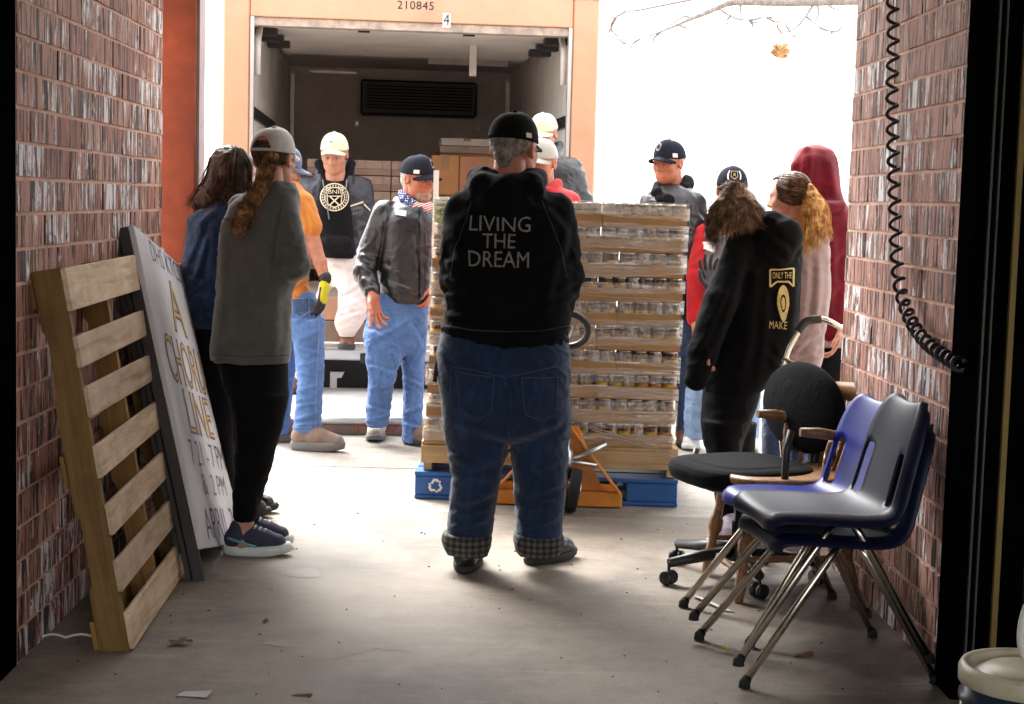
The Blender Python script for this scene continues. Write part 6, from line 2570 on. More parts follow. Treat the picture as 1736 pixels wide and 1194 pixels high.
p.wear('hoodie', [p.loft(tors)] + arms + hoodp, M['hood_black'], 0.0075, HF, cr=[(746, 470, 790, 488, 6, .012), (748, 500, 800, 505, 6, .012), (750, 530, 830, 552, 6, .012), (760, 556, 860, 562, 6, .011), (985, 470, 945, 492, 6, .012), (980, 500, 930, 520, 6, .012), (960, 545, 880, 560, 6, .011), (768, 380, 780, 450, 7, .012), (962, 385, 950, 450, 7, .012), (780, 420, 800, 520, 8, .009), (945, 420, 925, 530, 8, .009), (750, 440, 775, 452, 5, .010), (986, 430, 960, 446, 5, .010), (830, 480, 850, 560, 9, .007), (900, 470, 880, 560, 9, .007), (800, 355, 780, 375, 5, .009), (925, 352, 950, 375, 5, .009)])
vs, fs = [], []
for txt, cx, cy, wd, hh_ in (('LIVING', 848, 380, 102, 26), ('THE', 846, 409, 55, 24), ('DREAM', 846, 440, 101, 27)):
    v, f = text_mesh(txt, 1.0)
    xs = [q[0] for q in v]
    ys = [q[1] for q in v]
    sx, sy = wd / (max(xs) - min(xs)), hh_ / (max(ys) - min(ys))
    v = [(x - (max(xs) + min(xs)) / 2, y - (max(ys) + min(ys)) / 2) for x, y in v]
    pv = place_text(v, cx, cy, 0.03, sx, sy)
    b0 = len(vs)
    vs += pv
    fs += [[b0 + i for i in q] for q in f]
lt = p.print('back_lettering', vs, fs, M['greyprint'], 'hoodie', 0.007)
lt['kind'] = 'stuff'
pel = [(548, 753, 958, .01, .18), (575, 746, 962, .01, .19), (610, 741, 965, .01, .195), (660, 745, 966, 0, .19), (705, 751, 965, 0, .17), (735, 756, 962, 0, .13), (748, 765, 955, 0, .08)]
ll = [(690, 752, 866, 0, .14), (740, 756, 864, 0, .13), (790, 764, 852, 0.0, .115), (850, 762, 840, 0, .105), (905, 758, 833, 0, .10), (938, 757, 828, 0, .10)]
rl = [(690, 862, 965, 0.02, .14), (740, 866, 964, .02, .13), (790, 870, 961, .02, .115), (850, 873, 957, .02, .105), (900, 875, 953, .02, .104), (934, 875, 952, .02, .106)]
p.wear('jeans', [p.loft(pel, 2.4), p.loft(ll, 2.1, .018), p.loft(rl, 2.1, .018)], M['denim_dark'], 0.0075, JF, cr=[(745, 590, 765, 640, 5, .012), (766, 640, 820, 625, 6, .008), (858, 630, 862, 745, 7, -.016), (770, 715, 850, 745, 7, .012), (955, 712, 885, 742, 7, .012), (860, 745, 800, 720, 6, .009), (866, 745, 930, 718, 6, .009), (760, 770, 800, 790, 6, .012), (845, 775, 800, 800, 6, .010), (765, 815, 835, 808, 6, .011), (835, 835, 775, 858, 6, .012), (762, 872, 830, 862, 5, .010), (830, 882, 765, 896, 5, .011), (872, 775, 905, 850, 8, .014), (955, 780, 900, 800, 6, .011), (958, 815, 905, 838, 6, .012), (878, 868, 950, 850, 6, .011), (950, 878, 890, 895, 5, .011), (900, 700, 930, 780, 9, .008), (800, 690, 790, 760, 9, .008)])
p.wear('trouser_cuff', [p.loft([(902, 752, 831, 0, .107), (908, 750, 833, 0, .112), (932, 754, 829, 0, .11), (937, 757, 826, 0, .104)], 2.1, 0)], M['cuff_plaid'], 0.007, JF)
p.wear('trouser_cuff', [p.loft([(904, 874, 954, .02, .107), (910, 872, 956, .02, .112), (934, 875, 951, .02, .109), (939, 878, 948, .02, .104)], 2.1, 0)], M['cuff_plaid'], 0.007, JF)
for nm, quad in (('back_pocket', [(775, 632), (838, 640), (834, 700), (782, 694)]), ('back_pocket', [(884, 642), (944, 640), (942, 700), (890, 702)])):
    v, f = grid_px(quad, 6, 6)
    p.print(nm, v, f, M['denim_dark'], 'jeans', 0.006)
def stitch(p, name, lines, mat_, on, w=0.9, off=0.004):
    E_ = []
    for pts_ in lines:
        pp = []
        for i in range(len(pts_) - 1):
            for j in range(6):
                pp.append((pts_[i][0] + (pts_[i + 1][0] - pts_[i][0]) * j / 6, pts_[i][1] + (pts_[i + 1][1] - pts_[i][1]) * j / 6))
        pp.append(pts_[-1])
        vs_, fs_ = [], []
        for i, (x, y) in enumerate(pp):
            a_, b2_ = pp[max(i - 1, 0)], pp[min(i + 1, len(pp) - 1)]
            l_ = math.hypot(b2_[0] - a_[0], b2_[1] - a_[1]) + 1e-6
            nx, ny = -(b2_[1] - a_[1]) / l_ * w / 2, (b2_[0] - a_[0]) / l_ * w / 2
            vs_ += [(x - nx, y - ny), (x + nx, y + ny)]
        for i in range(len(pp) - 1):
            fs_.append((2 * i, 2 * i + 1, 2 * i + 3, 2 * i + 2))
        E_.append((vs_, fs_))
    v_, f_ = cat_print(*E_)
    o_ = p.print(name, v_, f_, mat_, on, off)
    o_['kind'] = 'stuff'
    return o_


M['thread'] = plain('pale blue thread', (0.045, 0.07, 0.12), 0.8, bst=0)
M['thread_light'] = plain('light blue thread', (0.20, 0.31, 0.52), 0.8, bst=0)
M['seam_grey'] = plain('grey seam', (0.035, 0.034, 0.033), 0.9, bst=0)
stitch(p, 'jeans_stitching', [[(775, 632), (838, 640), (834, 700), (808, 712), (782, 694), (775, 632)], [(884, 642), (944, 640), (942, 700), (918, 713), (890, 702), (884, 642)], [(745, 618), (800, 628), (858, 640), (910, 630), (962, 616)], [(858, 640), (862, 700), (864, 748)], [(750, 592), (760, 606), (766, 640), (764, 690)]], M['thread'], 'jeans', 1.2, 0.0075)
stitch(p, 'hoodie_seam', [[(800, 342), (788, 380), (772, 420), (764, 470)], [(918, 340), (934, 380), (950, 420), (960, 470)], [(756, 553), (800, 560), (860, 563), (920, 560), (962, 552)]], M['seam_grey'], 'hoodie', 1.4, 0.004)
o = MB().tube([p.P(746, 598, -.02), p.P(741, 620, -.03), p.P(737, 648, -.03)], [0.008, 0.010, 0.009], 6).build('key_strap', M['black'], p.t, world=True)
h0 = gnd(786, 970)
p.shoe(h0 + Vector((0, -0.04, 0)), h0 + Vector((0.03, 0.25, 0)), 0, M['shoe_black'], M['sole_dark'], 0.105)
h0 = gnd(893, 958)
p.shoe(h0, h0 + Vector((0.19, 0.17, 0)), 0, M['shoe_black'], M['sole_dark'], 0.105)
p.short_hair(HGR)
c = p.cap(M['cap_black'], back_gap=False, tilt=2)
p.cap_patch('flag_patch', [(-0.13, -0.07), (0.13, -0.07), (0.13, 0.09), (-0.13, 0.09)], 1.95, 0.16, M['creamprint'], c)
bs2 = MB().tube([Vector(p.capW((0.0895 * math.sin(t_), 0.109 * math.cos(t_) - 0.010, 0.030))) for t_ in [math.pi - 0.62 + 1.24 * k / 10 for k in range(11)]], 0.007, 6).build('strap', M['cap_black'], c)
p.hand(p.P(806, 552, 0.28), (0.35, 0.8, 0.1), (0.9, -0.1, -0.4), curl=0.8, left=False)
p.hand(p.P(936, 553, 0.30), (-0.1, 0.8, 0.15), (-0.9, 0, -0.4), curl=0.9, left=True)
inner = [p.loft([(a[0], a[1] + 14, a[2] - 14, a[3], a[4] - .03) for a in tors]), p.loft([(a[0], a[1] + 14, a[2] - 14, a[3], a[4] - .03) for a in pel])]
inner += p.chain([(790, 360, 0.0, 24), (776, 470, 0.02, 21), (802, 545, 0.24, 15)]) + p.chain([(940, 362, 0, 24), (957, 470, 0.02, 22), (940, 548, 0.26, 15)])
inner += [p.loft([(a[0], a[1] + 16, a[2] - 16, a[3], a[4] - .03) for a in ll]), p.loft([(a[0], a[1] + 16, a[2] - 16, a[3], a[4] - .03) for a in rl])]
p.body(inner)


def inner_of(*lofts, m=10, chains=()):
    pass


def under(p, lofts, chains=(), m_px=9, m=0.025):
    out_ = [p.loft([(a[0], a[1] + m_px, a[2] - m_px, a[3], max(a[4] - m, 0.03)) for a in l_]) for l_ in lofts]
    for c_ in chains:
        out_ += p.chain([(a[0], a[1], a[2], a[3] * 0.68) for a in c_])
    return out_


# ---------------------------------------------------------------- woman with the long plaited ponytail
p = Person('person in grey fleece and black leggings with a long ponytail through the grey cap', 6.25, (432, 935))
p.head(464, 270, 0.0, yaw=157, pitch=8, size=0.95)
tors = [(308, 452, 500, 0, .06), (322, 425, 505, 0, .085), (340, 400, 508, 0, .11), (375, 380, 506, 0, .135), (430, 371, 500, 0, .145), (500, 367, 494, 0, .145), (560, 361, 492, 0, .15), (600, 357, 492, 0, .155), (612, 358, 491, 0, .155)]
a1 = [(478, 352, -.05, 27), (500, 452, -.08, 24), (470, 487, 0.10, 18), (450, 480, .22, 16)]
col = p.chain([(446, 322, -.04, 8), (468, 326, -.075, 8), (492, 328, -.03, 8), (500, 326, .05, 8)], k=0.015) + p.chain([(446, 312, -.03, 6), (470, 316, -.065, 6), (495, 322, -.02, 6)], k=0.015)
p.wear('fleece_pullover', [p.loft(tors)] + p.chain(a1) + p.chain([(410, 352, .1, 24), (400, 450, .16, 22), (440, 480, .24, 17)]) + col, M['fleece_grey'], 0.0075, HF, cr=[(384, 410, 374, 600, 6, .010), (398, 430, 398, 600, 8, .008), (430, 420, 424, 600, 8, .009), (470, 500, 466, 605, 7, .009), (520, 438, 490, 462, 5, .012), (518, 462, 486, 478, 5, .011), (505, 400, 480, 415, 5, .010), (490, 500, 440, 520, 7, .008), (400, 350, 392, 400, 6, .008), (470, 350, 452, 420, 7, .010)])
pel = [(590, 366, 486, 0, .135), (635, 374, 488, 0, .14), (680, 388, 486, 0, .13), (712, 396, 476, 0, .09)]
l1 = [(670, 400, 486, -.03, .10), (720, 402, 479, -.04, .088), (765, 400, 467, -.04, .076), (810, 396, 455, -.04, .07), (852, 394, 441, -.04, .058), (882, 395, 434, -.04, .048)]
l2 = [(670, 392, 470, .09, .10), (730, 396, 460, .10, .085), (780, 398, 452, .10, .075), (830, 400, 444, .10, .068), (885, 406, 438, .10, .048)]
p.wear('leggings', [p.loft(pel), p.loft(l1, 2.0, .03), p.loft(l2, 2.0, .03)], M['leggings'], 0.0075, LF, cr=[(394, 690, 440, 720, 5, .006), (470, 745, 430, 765, 5, .007), (388, 770, 440, 780, 5, .007), (440, 850, 395, 862, 4, .006), (392, 640, 410, 780, 5, .006)])
stitch(p, 'fleece_seam', [[(376, 372), (400, 372), (440, 372)], [(480, 330), (470, 380), (462, 440)], [(360, 600), (420, 606), (488, 602)]], M['seam_grey'], 'fleece_pullover', 1.3, 0.004) if 'seam_grey' in M else None
for dc, dx in ((-.04, 0), (.11, 12)):
    h0 = at(380 + dx, 940, p.D + dc)
    h0.z = 0
    t0 = at(492 + dx * 0.3, 940, p.D + dc + 0.02)
    t0.z = 0
    sh = p.shoe(h0, t0, 0, M['shoe_navy'], M['sole_white'], 0.088, 0.07, sole_t=0.034)
    if dc < 0:
        d_ = (t0 - h0).normalized()
        st_ = MB().tube([h0 + d_ * 0.02 + Vector((0, -0.046, 0.075)), h0 + d_ * 0.08 + Vector((0, -0.049, 0.055)), h0 + d_ * 0.13 + Vector((0, -0.049, 0.042))], 0.005, 6).build('side_stripe', M['teal'], sh)
        st_.location = -p.base
ankle = p.chain([(414, 868, -.04, 17), (413, 922, -.04, 17)]) + p.chain([(422, 868, .10, 16), (424, 918, .10, 16)])
c = p.cap(M['cap_grey'], M['cap_grey'], back_gap=True, tilt=-4)
hair_cap = p.blob('hair_cap', [ell((0, -0.016, 0.030), (0.0815, 0.099, 0.083), 0.0), seg((0, -0.075, -0.02), 0.035, (0, -0.055, -0.065), 0.02, 1, 0.03), ell((0, 0.10, -0.03), (0.11, 0.085, 0.12), 0.02, 'd'), ell((0.09, 0.0, -0.01), (0.02, 0.03, 0.04), 0.01, 'd'), ell((-0.09, 0.0, -0.01), (0.02, 0.03, 0.04), 0.01, 'd')], HB, 0.005, [(0.004, (60, 60, 160), 0.2, 3)], [((0, 0, 0.06), (0, 0, 1))])
br = []
path = [(460, 262, -.10), (455, 285, -.125), (444, 312, -.135), (432, 335, -.14), (420, 358, -.145), (410, 378, -.15), (405, 392, -.15)]
sp = smooth_path([p.P(*q) for q in path], 4)
base = []
for k in range(len(sp)):
    r_ = (0.014 + 0.007 * math.sin(k * 1.6)) * (0.8 + 0.6 * k / len(sp))
    base.append(seg(np.array(sp[k]) + np.array((0.013 * math.sin(k * 2.1), 0, 0)), r_ * 1.1, None, None, 1, 0.006))
gd = [[(x + dx, y, d + 0.0) for x, y, d in path] for dx in (-9, 0, 9)]
p.locks(gd, 230, 0.006, HBR, 0.0014, 5, 0.018, 3.4, 'ponytail', base, 0.005, [(0.006, (70, 70, 120), 0.8, 2)])
p.bodyparts.append(sdf_arrays(ankle, 0.007))
p.hand(p.P(452, 482, .22), (-0.8, 0.3, -0.1), (0, 1, 0), curl=0.6, left=False)
p.hand(p.P(440, 484, .25), (-0.5, 0.4, -0.1), (0, 1, 0), curl=0.6)
p.body(under(p, [tors, pel, l1, l2], [a1]))

# ---------------------------------------------------------------- woman in the denim jacket beside her
p = Person('person with shoulder length dark hair in a dark denim jacket beside the sign board', 6.95, (375, 880))
p.head(394, 298, 0.0, yaw=125, pitch=8, size=1.0)
tors = [(338, 372, 410, 0, .06), (350, 352, 418, 0, .09), (368, 334, 424, 0, .12), (400, 322, 428, 0, .135), (450, 314, 430, 0, .14), (500, 314, 432, 0, .145), (540, 324, 432, 0, .145), (552, 328, 430, 0, .14)]
a1 = [(345, 378, -.03, 25), (331, 462, -.05, 23), (362, 520, .08, 19)]
p.wear('denim_jacket', [p.loft(tors)] + p.chain(a1) + p.chain([(360, 346, -.06, 9), (392, 350, -.09, 9), (418, 344, -.04, 9)], k=.015), M['denim_jacket'], 0.008, cr=[(345, 380, 318, 450, 5, .012), (352, 400, 330, 480, 5, .012), (318, 470, 350, 488, 5, .012), (322, 500, 362, 512, 5, .012), (365, 390, 352, 520, 6, .010), (340, 530, 380, 536, 4, .01)], folds= [(0.015, (8, 8, 17), 0.7, 2), (0.008, (18, 18, 26), -0.6, 5)])
pel = [(540, 330, 428, 0, .13), (590, 332, 426, 0, .14), (640, 340, 420, 0, .13), (690, 350, 414, 0, .10)]
l1 = [(650, 340, 396, -.03, .10), (720, 352, 398, -.03, .085), (790, 364, 400, -.03, .075), (865, 372, 400, -.03, .07)]
l2 = [(650, 372, 424, .08, .10), (720, 375, 420, .08, .085), (790, 380, 416, .08, .075), (865, 385, 412, .08, .07)]
p.wear('trousers', [p.loft(pel), p.loft(l1), p.loft(l2)], M['leggings'], 0.010, LF)
for dc, x in ((-.03, 378), (.08, 392)):
    h0 = at(x, 880, p.D + dc)
    h0.z = 0
    p.shoe(h0 + Vector((-0.05, 0, 0)), h0 + Vector((0.2, 0.03, 0)), 0, M['shoe_black'], M['sole_dark'], 0.085, 0.06)
base = [ell(p.hw((0, -0.014, 0.036)), (0.096, 0.104, 0.092), 0.0)] + p.chain([(380, 300, -.06, 27), (360, 330, -.06, 20), (336, 344, -.03, 12)], k=.03) + p.chain([(400, 300, -.08, 22), (395, 335, -.09, 18)], k=.03) + [ell(p.hw((0, 0.125, -0.02)), (0.085, 0.085, 0.10), 0.02, 'd')]
gd = [[(392, 252, -.02), (362, 275, -.06), (348, 310, -.05), (320, 346, -.03)], [(395, 252, -.06), (374, 285, -.11), (362, 320, -.11), (340, 352, -.06)], [(398, 252, -.08), (390, 290, -.14), (385, 325, -.13), (372, 352, -.10)], [(402, 252, -.07), (405, 290, -.13), (402, 325, -.13), (398, 350, -.12)], [(408, 254, -.04), (420, 280, -.08), (422, 310, -.08), (418, 335, -.07)]]
p.locks(gd, 520, 0.009, HB, 0.0016, 8, 0.010, 1.2, 'hair', base, 0.006, [(0.006, (50, 50, 20), 0.5, 2)])
p.hand(p.P(366, 524, .10), (0.6, 0.6, -0.2), (0, 0.3, -1), curl=0.7)
p.body(under(p, [tors, pel, l1, l2], [a1]))

# ---------------------------------------------------------------- man in the orange T-shirt
p = Person('person in an orange T-shirt and jeans with a yellow and black work glove', 8.9, (525, 758))
p.head(478, 286, 0.0, yaw=112, pitch=14, size=1.0)
tors = [(308, 472, 505, 0, .07), (318, 458, 514, 0, .09), (335, 448, 524, 0, .12), (370, 446, 526, 0, .135), (430, 448, 522, 0, .135), (480, 452, 522, 0, .14), (504, 458, 526, 0, .14), (510, 460, 526, 0, .14)]
a1 = [(512, 345, -.05, 21), (528, 385, -.07, 19)]
p.wear('t_shirt', [p.loft(tors)] + p.chain(a1, k=.03) + p.chain([(468, 342, .1, 18), (455, 380, .14, 16)]), M['orange_tee'], 0.007, [(0.006, (8, 8, 14), 0.7, 2), (0.004, (18, 18, 26), -0.5, 3)], cr=[(508, 345, 520, 400, 3.5, .011), (516, 340, 534, 380, 3.5, .009), (505, 350, 506, 440, 4, .009), (520, 440, 490, 470, 4, .010), (526, 470, 485, 490, 4, .010), (512, 395, 500, 440, 4, .01)])
pel = [(494, 460, 530, 0, .125), (515, 462, 538, 0, .135), (545, 464, 546, 0, .135), (572, 470, 548, 0, .11)]
l1 = [(540, 486, 549, -.05, .11), (575, 496, 549, -.05, .10), (620, 503, 549, -.05, .092), (660, 504, 547, -.05, .085), (700, 500, 546, -.05, .085), (732, 497, 544, -.05, .085)]
l2 = [(540, 462, 520, .08, .11), (600, 455, 505, .12, .095), (660, 450, 497, .16, .085), (735, 445, 490, .18, .08)]
p.wear('jeans', [p.loft(pel), p.loft(l1, 2.1, .03), p.loft(l2, 2.1, .03)], M['denim_blue'], 0.007, [(0.006, (11, 11, 26), 0.2, 1), (0.004, (22, 22, 44), -0.4, 4)], cr=[(548, 560, 505, 578, 3.5, .011), (500, 590, 546, 600, 3.5, .010), (548, 612, 506, 622, 3, .012), (504, 632, 548, 640, 3, .012), (547, 652, 506, 664, 3, .012), (500, 690, 545, 682, 3, .012), (546, 700, 500, 712, 3, .012), (498, 722, 544, 716, 3, .010), (545, 520, 500, 548, 4, .009)])
v, f = grid_px([(495, 508), (522, 506), (523, 532), (508, 540), ][:4], 4, 4)
p.print('back_pocket', v, f, M['denim_mid'], 'jeans', 0.006)
stitch(p, 'jeans_stitching', [[(495, 508), (522, 506), (523, 530), (510, 540), (497, 532), (495, 508)], [(536, 510), (540, 560), (536, 640), (534, 725)], [(497, 724), (544, 724)]], M['thread_light'], 'jeans', 0.9, 0.007)
h0 = at(494, 757, p.D - .06)
h0.z = 0
t0 = at(583, 757, p.D - .12)
t0.z = 0
p.shoe(h0, t0, 0, M['boot_grey'], M['sole_grey'], 0.105, 0.075, sole_t=0.045, name='hiking_boot')
h0 = at(452, 745, p.D + .2)
h0.z = 0
p.shoe(h0, h0 + Vector((0.26, 0.03, 0)), 0, M['boot_grey'], M['sole_grey'], 0.105, 0.075, sole_t=0.045, name='hiking_boot')
arm = p.chain([(520, 365, -.06, 15), (533, 420, -.07, 13), (543, 446, -.09, 11), (551, 474, -.10, 8.5)])
p.bodyparts.append(sdf_arrays(arm, 0.006))
hp = p.hand_prims(p.P(551, 480, -.10), (-0.12, -0.1, -1), (-1, 0.35, 0), curl=0.45, size=1.1, left=True, spread=0.2)
V, Q = sdf_arrays(hp, 0.0045)
nrm_ = np.array((-1, 0.35, 0))
w_ = np.array(p.P(551, 480, -.10))
g = mesh_np('work_glove', V - np.array(p.base), Q)
cen = V[Q].mean(1)
dist = (cen - w_) @ nrm_
mi = ((dist > 0.002) & (cen[:, 2] < w_[2] - 0.02)).astype(np.int32)
g.polygons.foreach_set('material_index', mi[:len(g.polygons)])
go = link_mesh('work_glove', g, [M['glove_yellow'], M['glove_black']], p.t)
p.wear('glove_cuff', p.chain([(551, 470, -.10, 10.5), (551, 474, -.10, 10.5)], k=0), M['glove_black'], 0.004, keep=False)
c = p.cap(M['cap_blue'], tilt=4)
p.short_hair(HB)
p.hand(p.P(452, 440, .2), (0, 0.1, -1), (1, 0, 0), curl=0.5)
p.body(under(p, [tors, pel, l1, l2], [[(468, 342, .1, 18), (455, 390, .16, 16), (452, 440, .2, 13)]], m_px=6))

# ---------------------------------------------------------------- man in the white cap stepping off the truck
p = Person('person in a white cap and open dark jacket stepping down from the truck bumper', 10.42, (575, 640), z=0.118)
p.head(567, 260, -0.12, yaw=-5, pitch=23, size=1.03, skin=SK)
tors = [(294, 545, 592, .05, .06), (302, 524, 608, 0.04, .09), (314, 508, 620, 0.03, .125), (350, 505, 626, 0.03, .135), (400, 512, 624, 0.04, .135), (432, 522, 620, 0.04, .135), (440, 528, 614, 0.04, .13)]
a1 = [(520, 318, .03, 20), (508, 395, .05, 18), (506, 450, .04, 14)]
a2 = [(612, 320, .03, 20), (622, 392, .06, 18), (612, 445, .0, 15)]
p.wear('jacket', [p.loft(tors, 2.4)] + p.chain(a1) + p.chain(a2) + p.chain([(540, 290, .0, 8), (545, 310, -.07, 8)], k=.02) + p.chain([(594, 290, 0, 8), (590, 312, -.07, 8)], k=.02), M['navy_nylon'], 0.008, [(0.012, (8, 8, 15), 0.4, 2), (0.006, (20, 20, 30), -0.5, 6)])
hd = [(300, 552, 588, -.0, .07), (310, 545, 592, -.02, .11), (340, 538, 596, -.04, .135), (390, 537, 600, -.03, .14), (430, 540, 604, -.02, .145), (437, 545, 602, -.02, .14)]
p.wear('hoodie', [p.loft(hd, 2.6)] + p.chain([(541, 278, .02, 8), (545, 298, -.04, 8), (568, 312, -.08, 8), (591, 299, -.04, 8), (595, 278, .02, 8)], k=.02) + p.chain([(555, 415, -.17, 12), (585, 415, -.17, 12)], k=.03), M['hood_charcoal'], 0.0075, [(0.006, (9, 9, 14), 0.4, 2)])
E = []
E.append(ring_px(567, 335, 21.5, 23.5, 36))
E.append(ring_px(567, 335, 15.5, 17, 36))
for k in range(26):
    a = 2 * math.pi * k / 26
    if 0.25 < k / 26 < 0.0:
        continue
    x, y = 567 + 19.2 * math.cos(a), 335 + 19.2 * math.sin(a)
    E.append(([(x - .9, y - 1.4), (x + .9, y - 1.4), (x + .9, y + 1.4), (x - .9, y + 1.4)], [(0, 1, 2, 3)]))
v, f = text_mesh('BNII', 1.0)
xs = [q[0] for q in v]
v = [(x - (max(xs) + min(xs)) / 2, y) for x, y in v]
E.append((place_text(v, 567, 326, 0, 20 / (max(xs) - min(xs)), 10), f))
v, f = text_mesh('X', 1.0)
xs = [q[0] for q in v]
v = [(x - (max(xs) + min(xs)) / 2, y) for x, y in v]
E.append((place_text(v, 567, 342, 0, 19 / (max(xs) - min(xs)), 21), f))
for a, b_ in (((554, 319), (580, 319)), ((554, 319), (556, 346)), ((580, 319), (578, 346)), ((556, 346), (567, 353)), ((578, 346), (567, 353)), ((554, 333), (580, 333))):
    d = Vector((b_[0] - a[0], b_[1] - a[1])).normalized()
    n_ = Vector((-d.y, d.x)) * 0.8
    E.append(([(a[0] - n_.x, a[1] - n_.y), (b_[0] - n_.x, b_[1] - n_.y), (b_[0] + n_.x, b_[1] + n_.y), (a[0] + n_.x, a[1] + n_.y)], [(0, 1, 2, 3)]))
v, f = cat_print(*E)
o = p.print('chest_emblem', v, f, M['creamprint'], 'hoodie', 0.006)
o['kind'] = 'stuff'
for px_ in ((548, 580), (589, 582)):
    pass
for x0_, x1_, y0_, y1_ in ((547, 558, 305, 372), (588, 586, 305, 330)):
    MB().tube([p.P(x0_, y0_, -.16), p.P((x0_ + x1_) / 2, (y0_ + y1_) / 2, -.20), p.P(x1_, y1_, -.21)], 0.004, 6).build('drawstring', M['greyprint'], p.t, world=True)
for quad in ([(506, 336), (535, 345), (535, 348), (506, 339)], [(592, 349), (615, 341), (615, 344), (592, 352)], [(616, 344), (627, 356), (627, 359), (616, 348)]):
    v, f = grid_px(quad, 5, 1)
    p.print('piping', v, f, M['creamprint'], 'jacket', 0.006)
for cx, cy, tx in ((605, 354, 'DNTFR'), (606, 361, 'EAVIES')):
    v, f = text_mesh(tx, 7.0)
    xs = [q[0] for q in v]
    v = [(x - (max(xs) + min(xs)) / 2, y) for x, y in v]
    o = p.print('jacket_lettering', place_text(v, cx, cy, -0.15, 0.85, 1), f, M['greyprint'], 'jacket', 0.006)
    o['kind'] = 'stuff'
pel = [(424, 544, 606, 0.0, .125), (448, 543, 612, 0, .135), (470, 546, 614, -.02, .13), (486, 558, 614, -.03, .10)]
th = [(462, 566, 613, -.06, .10), (500, 574, 618, -.12, .11), (525, 573, 622, -.18, .115), (540, 568, 619, -.18, .11), (553, 569, 611, -.13, .095), (564, 573, 604, -.08, .075), (570, 576, 601, -.06, .065)]
l2 = [(445, 546, 590, .0, .12), (475, 543, 572, .02, .10), (500, 537, 557, .03, .085), (525, 528, 551, .04, .08), (570, 514, 543, .04, .08), (620, 498, 530, .05, .085), (655, 490, 520, .05, .08)]
p.wear('trousers', [p.loft(pel), p.loft(th, 2.1, .03), p.loft(l2, 2.1, .03)], M['white_pants'], 0.007, [(0.006, (9, 9, 22), -0.5, 1), (0.004, (20, 20, 36), 0.5, 4)], cr=[(560, 450, 600, 470, 3.5, .012), (612, 480, 578, 500, 3.5, .012), (578, 520, 616, 508, 3.5, .012), (572, 545, 615, 530, 3.5, .014), (574, 558, 610, 548, 3, .014), (585, 440, 590, 500, 4, .008), (575, 470, 580, 530, 3, .01)])
zf = tl(588, 592, -0.15)
hb_ = at(589, 585, p.D + 0.02)
bp2 = Vector((hb_.x, hb_.y + 0.0, 0))
zz_ = BZ + 0.009
p.shoe(bp2 + Vector((0, 0.10, 0)), bp2 + Vector((0.0, -0.19, 0)), zz_, M['boot_brown'], M['sole_dark'], 0.105, 0.12, name='boot')
hb_ = at(503, 660, p.D + 0.05)
p.shoe(Vector((hb_.x, hb_.y + 0.1, 0)), Vector((hb_.x - .03, hb_.y - 0.17, 0)), 0.118, M['boot_brown'], M['sole_dark'], 0.10, 0.10, name='boot')
c = p.cap(M['cap_white'], tilt=-12)
p.cap_patch('cap_logo', [(-0.14, -0.05), (0.14, -0.05), (0.10, 0.05), (-0.10, 0.05)], 0.05, 0.50, M['teal'], c)
p.face()
p.hand(p.P(506, 456, .04), (0.0, 0.2, -1), (1, 0, 0), curl=0.6)
p.hand(p.P(612, 452, -.02), (-0.1, -0.2, -1), (-1, 0, 0), curl=0.6, left=False)
p.body(under(p, [tors, pel, th, l2], [a1, a2], m_px=7, m=0.03))

# ---------------------------------------------------------------- man in leather with the starred bandana
p = Person('person in a dark leather jacket, jeans and a starred bandana beside the stacked cans', 9.1, (665, 752))
p.head(708, 303, 0.0, yaw=48, pitch=10, size=1.03, skin=SKR)
tors = [(340, 684, 724, 0.03, .06), (348, 662, 730, 0.01, .09), (360, 648, 736, 0, .12), (400, 640, 742, 0, .145), (440, 640, 740, 0, .15), (480, 642, 734, 0, .15), (503, 646, 728, 0, .155), (512, 650, 724, 0, .15)]
a1 = [(654, 362, -.02, 23), (627, 428, -.03, 21), (618, 462, -.09, 19), (631, 494, -.18, 14)]
a2 = [(728, 365, .06, 20), (745, 440, .08, 18), (735, 480, .0, 15)]
p.wear('leather_jacket', [p.loft(tors)] + p.chain(a1) + p.chain(a2) + p.chain([(674, 342, .03, 8), (688, 352, -.05, 7), (712, 359, -.09, 7)], k=.015), M['leather'], 0.007, [(0.005, (9, 9, 20), 0.5, 2), (0.004, (22, 22, 40), -0.3, 6)], cr=[(648, 370, 640, 440, 3.5, .012), (612, 430, 640, 440, 3, .011), (606, 448, 634, 462, 3, .011), (612, 470, 632, 480, 3, .011), (640, 395, 618, 425, 3, .010), (660, 350, 648, 390, 3.5, .010), (700, 395, 708, 500, 4, .008), (650, 480, 700, 492, 4, .008), (645, 450, 690, 470, 4, .008), (712, 352, 714, 505, 3, .008)])
v, f = grid_px([(670, 357), (689, 359), (688, 368), (671, 365)], 4, 3)
p.print('name_tag', v, f, M['whiteprint'], 'leather_jacket', 0.006)
v, f = grid_px([(665, 378), (702, 380), (700, 389), (684, 395), ][:4], 5, 4)
p.print('pocket_flap', v, f, M['leather'], 'leather_jacket', 0.009)
zp = MB().tube([p.P(714, 350, -.16), p.P(716, 420, -.19), p.P(714, 500, -.19)], 0.006, 6)
v, f = grid_px([(712, 352), (717, 352), (718, 506), (712, 506)], 1, 16)
p.print('zip_placket', v, f, M['black'], 'leather_jacket', 0.008)
pel = [(498, 638, 728, 0, .135), (515, 630, 726, 0, .14), (545, 622, 724, 0, .145), (575, 620, 722, 0, .13), (598, 628, 718, 0, .08)]
l1 = [(560, 619, 678, -.04, .115), (600, 620, 682, -.08, .11), (630, 624, 674, -.08, .10), (660, 624, 666, -.05, .092), (695, 621, 662, -.03, .09), (722, 621, 657, -.03, .088)]
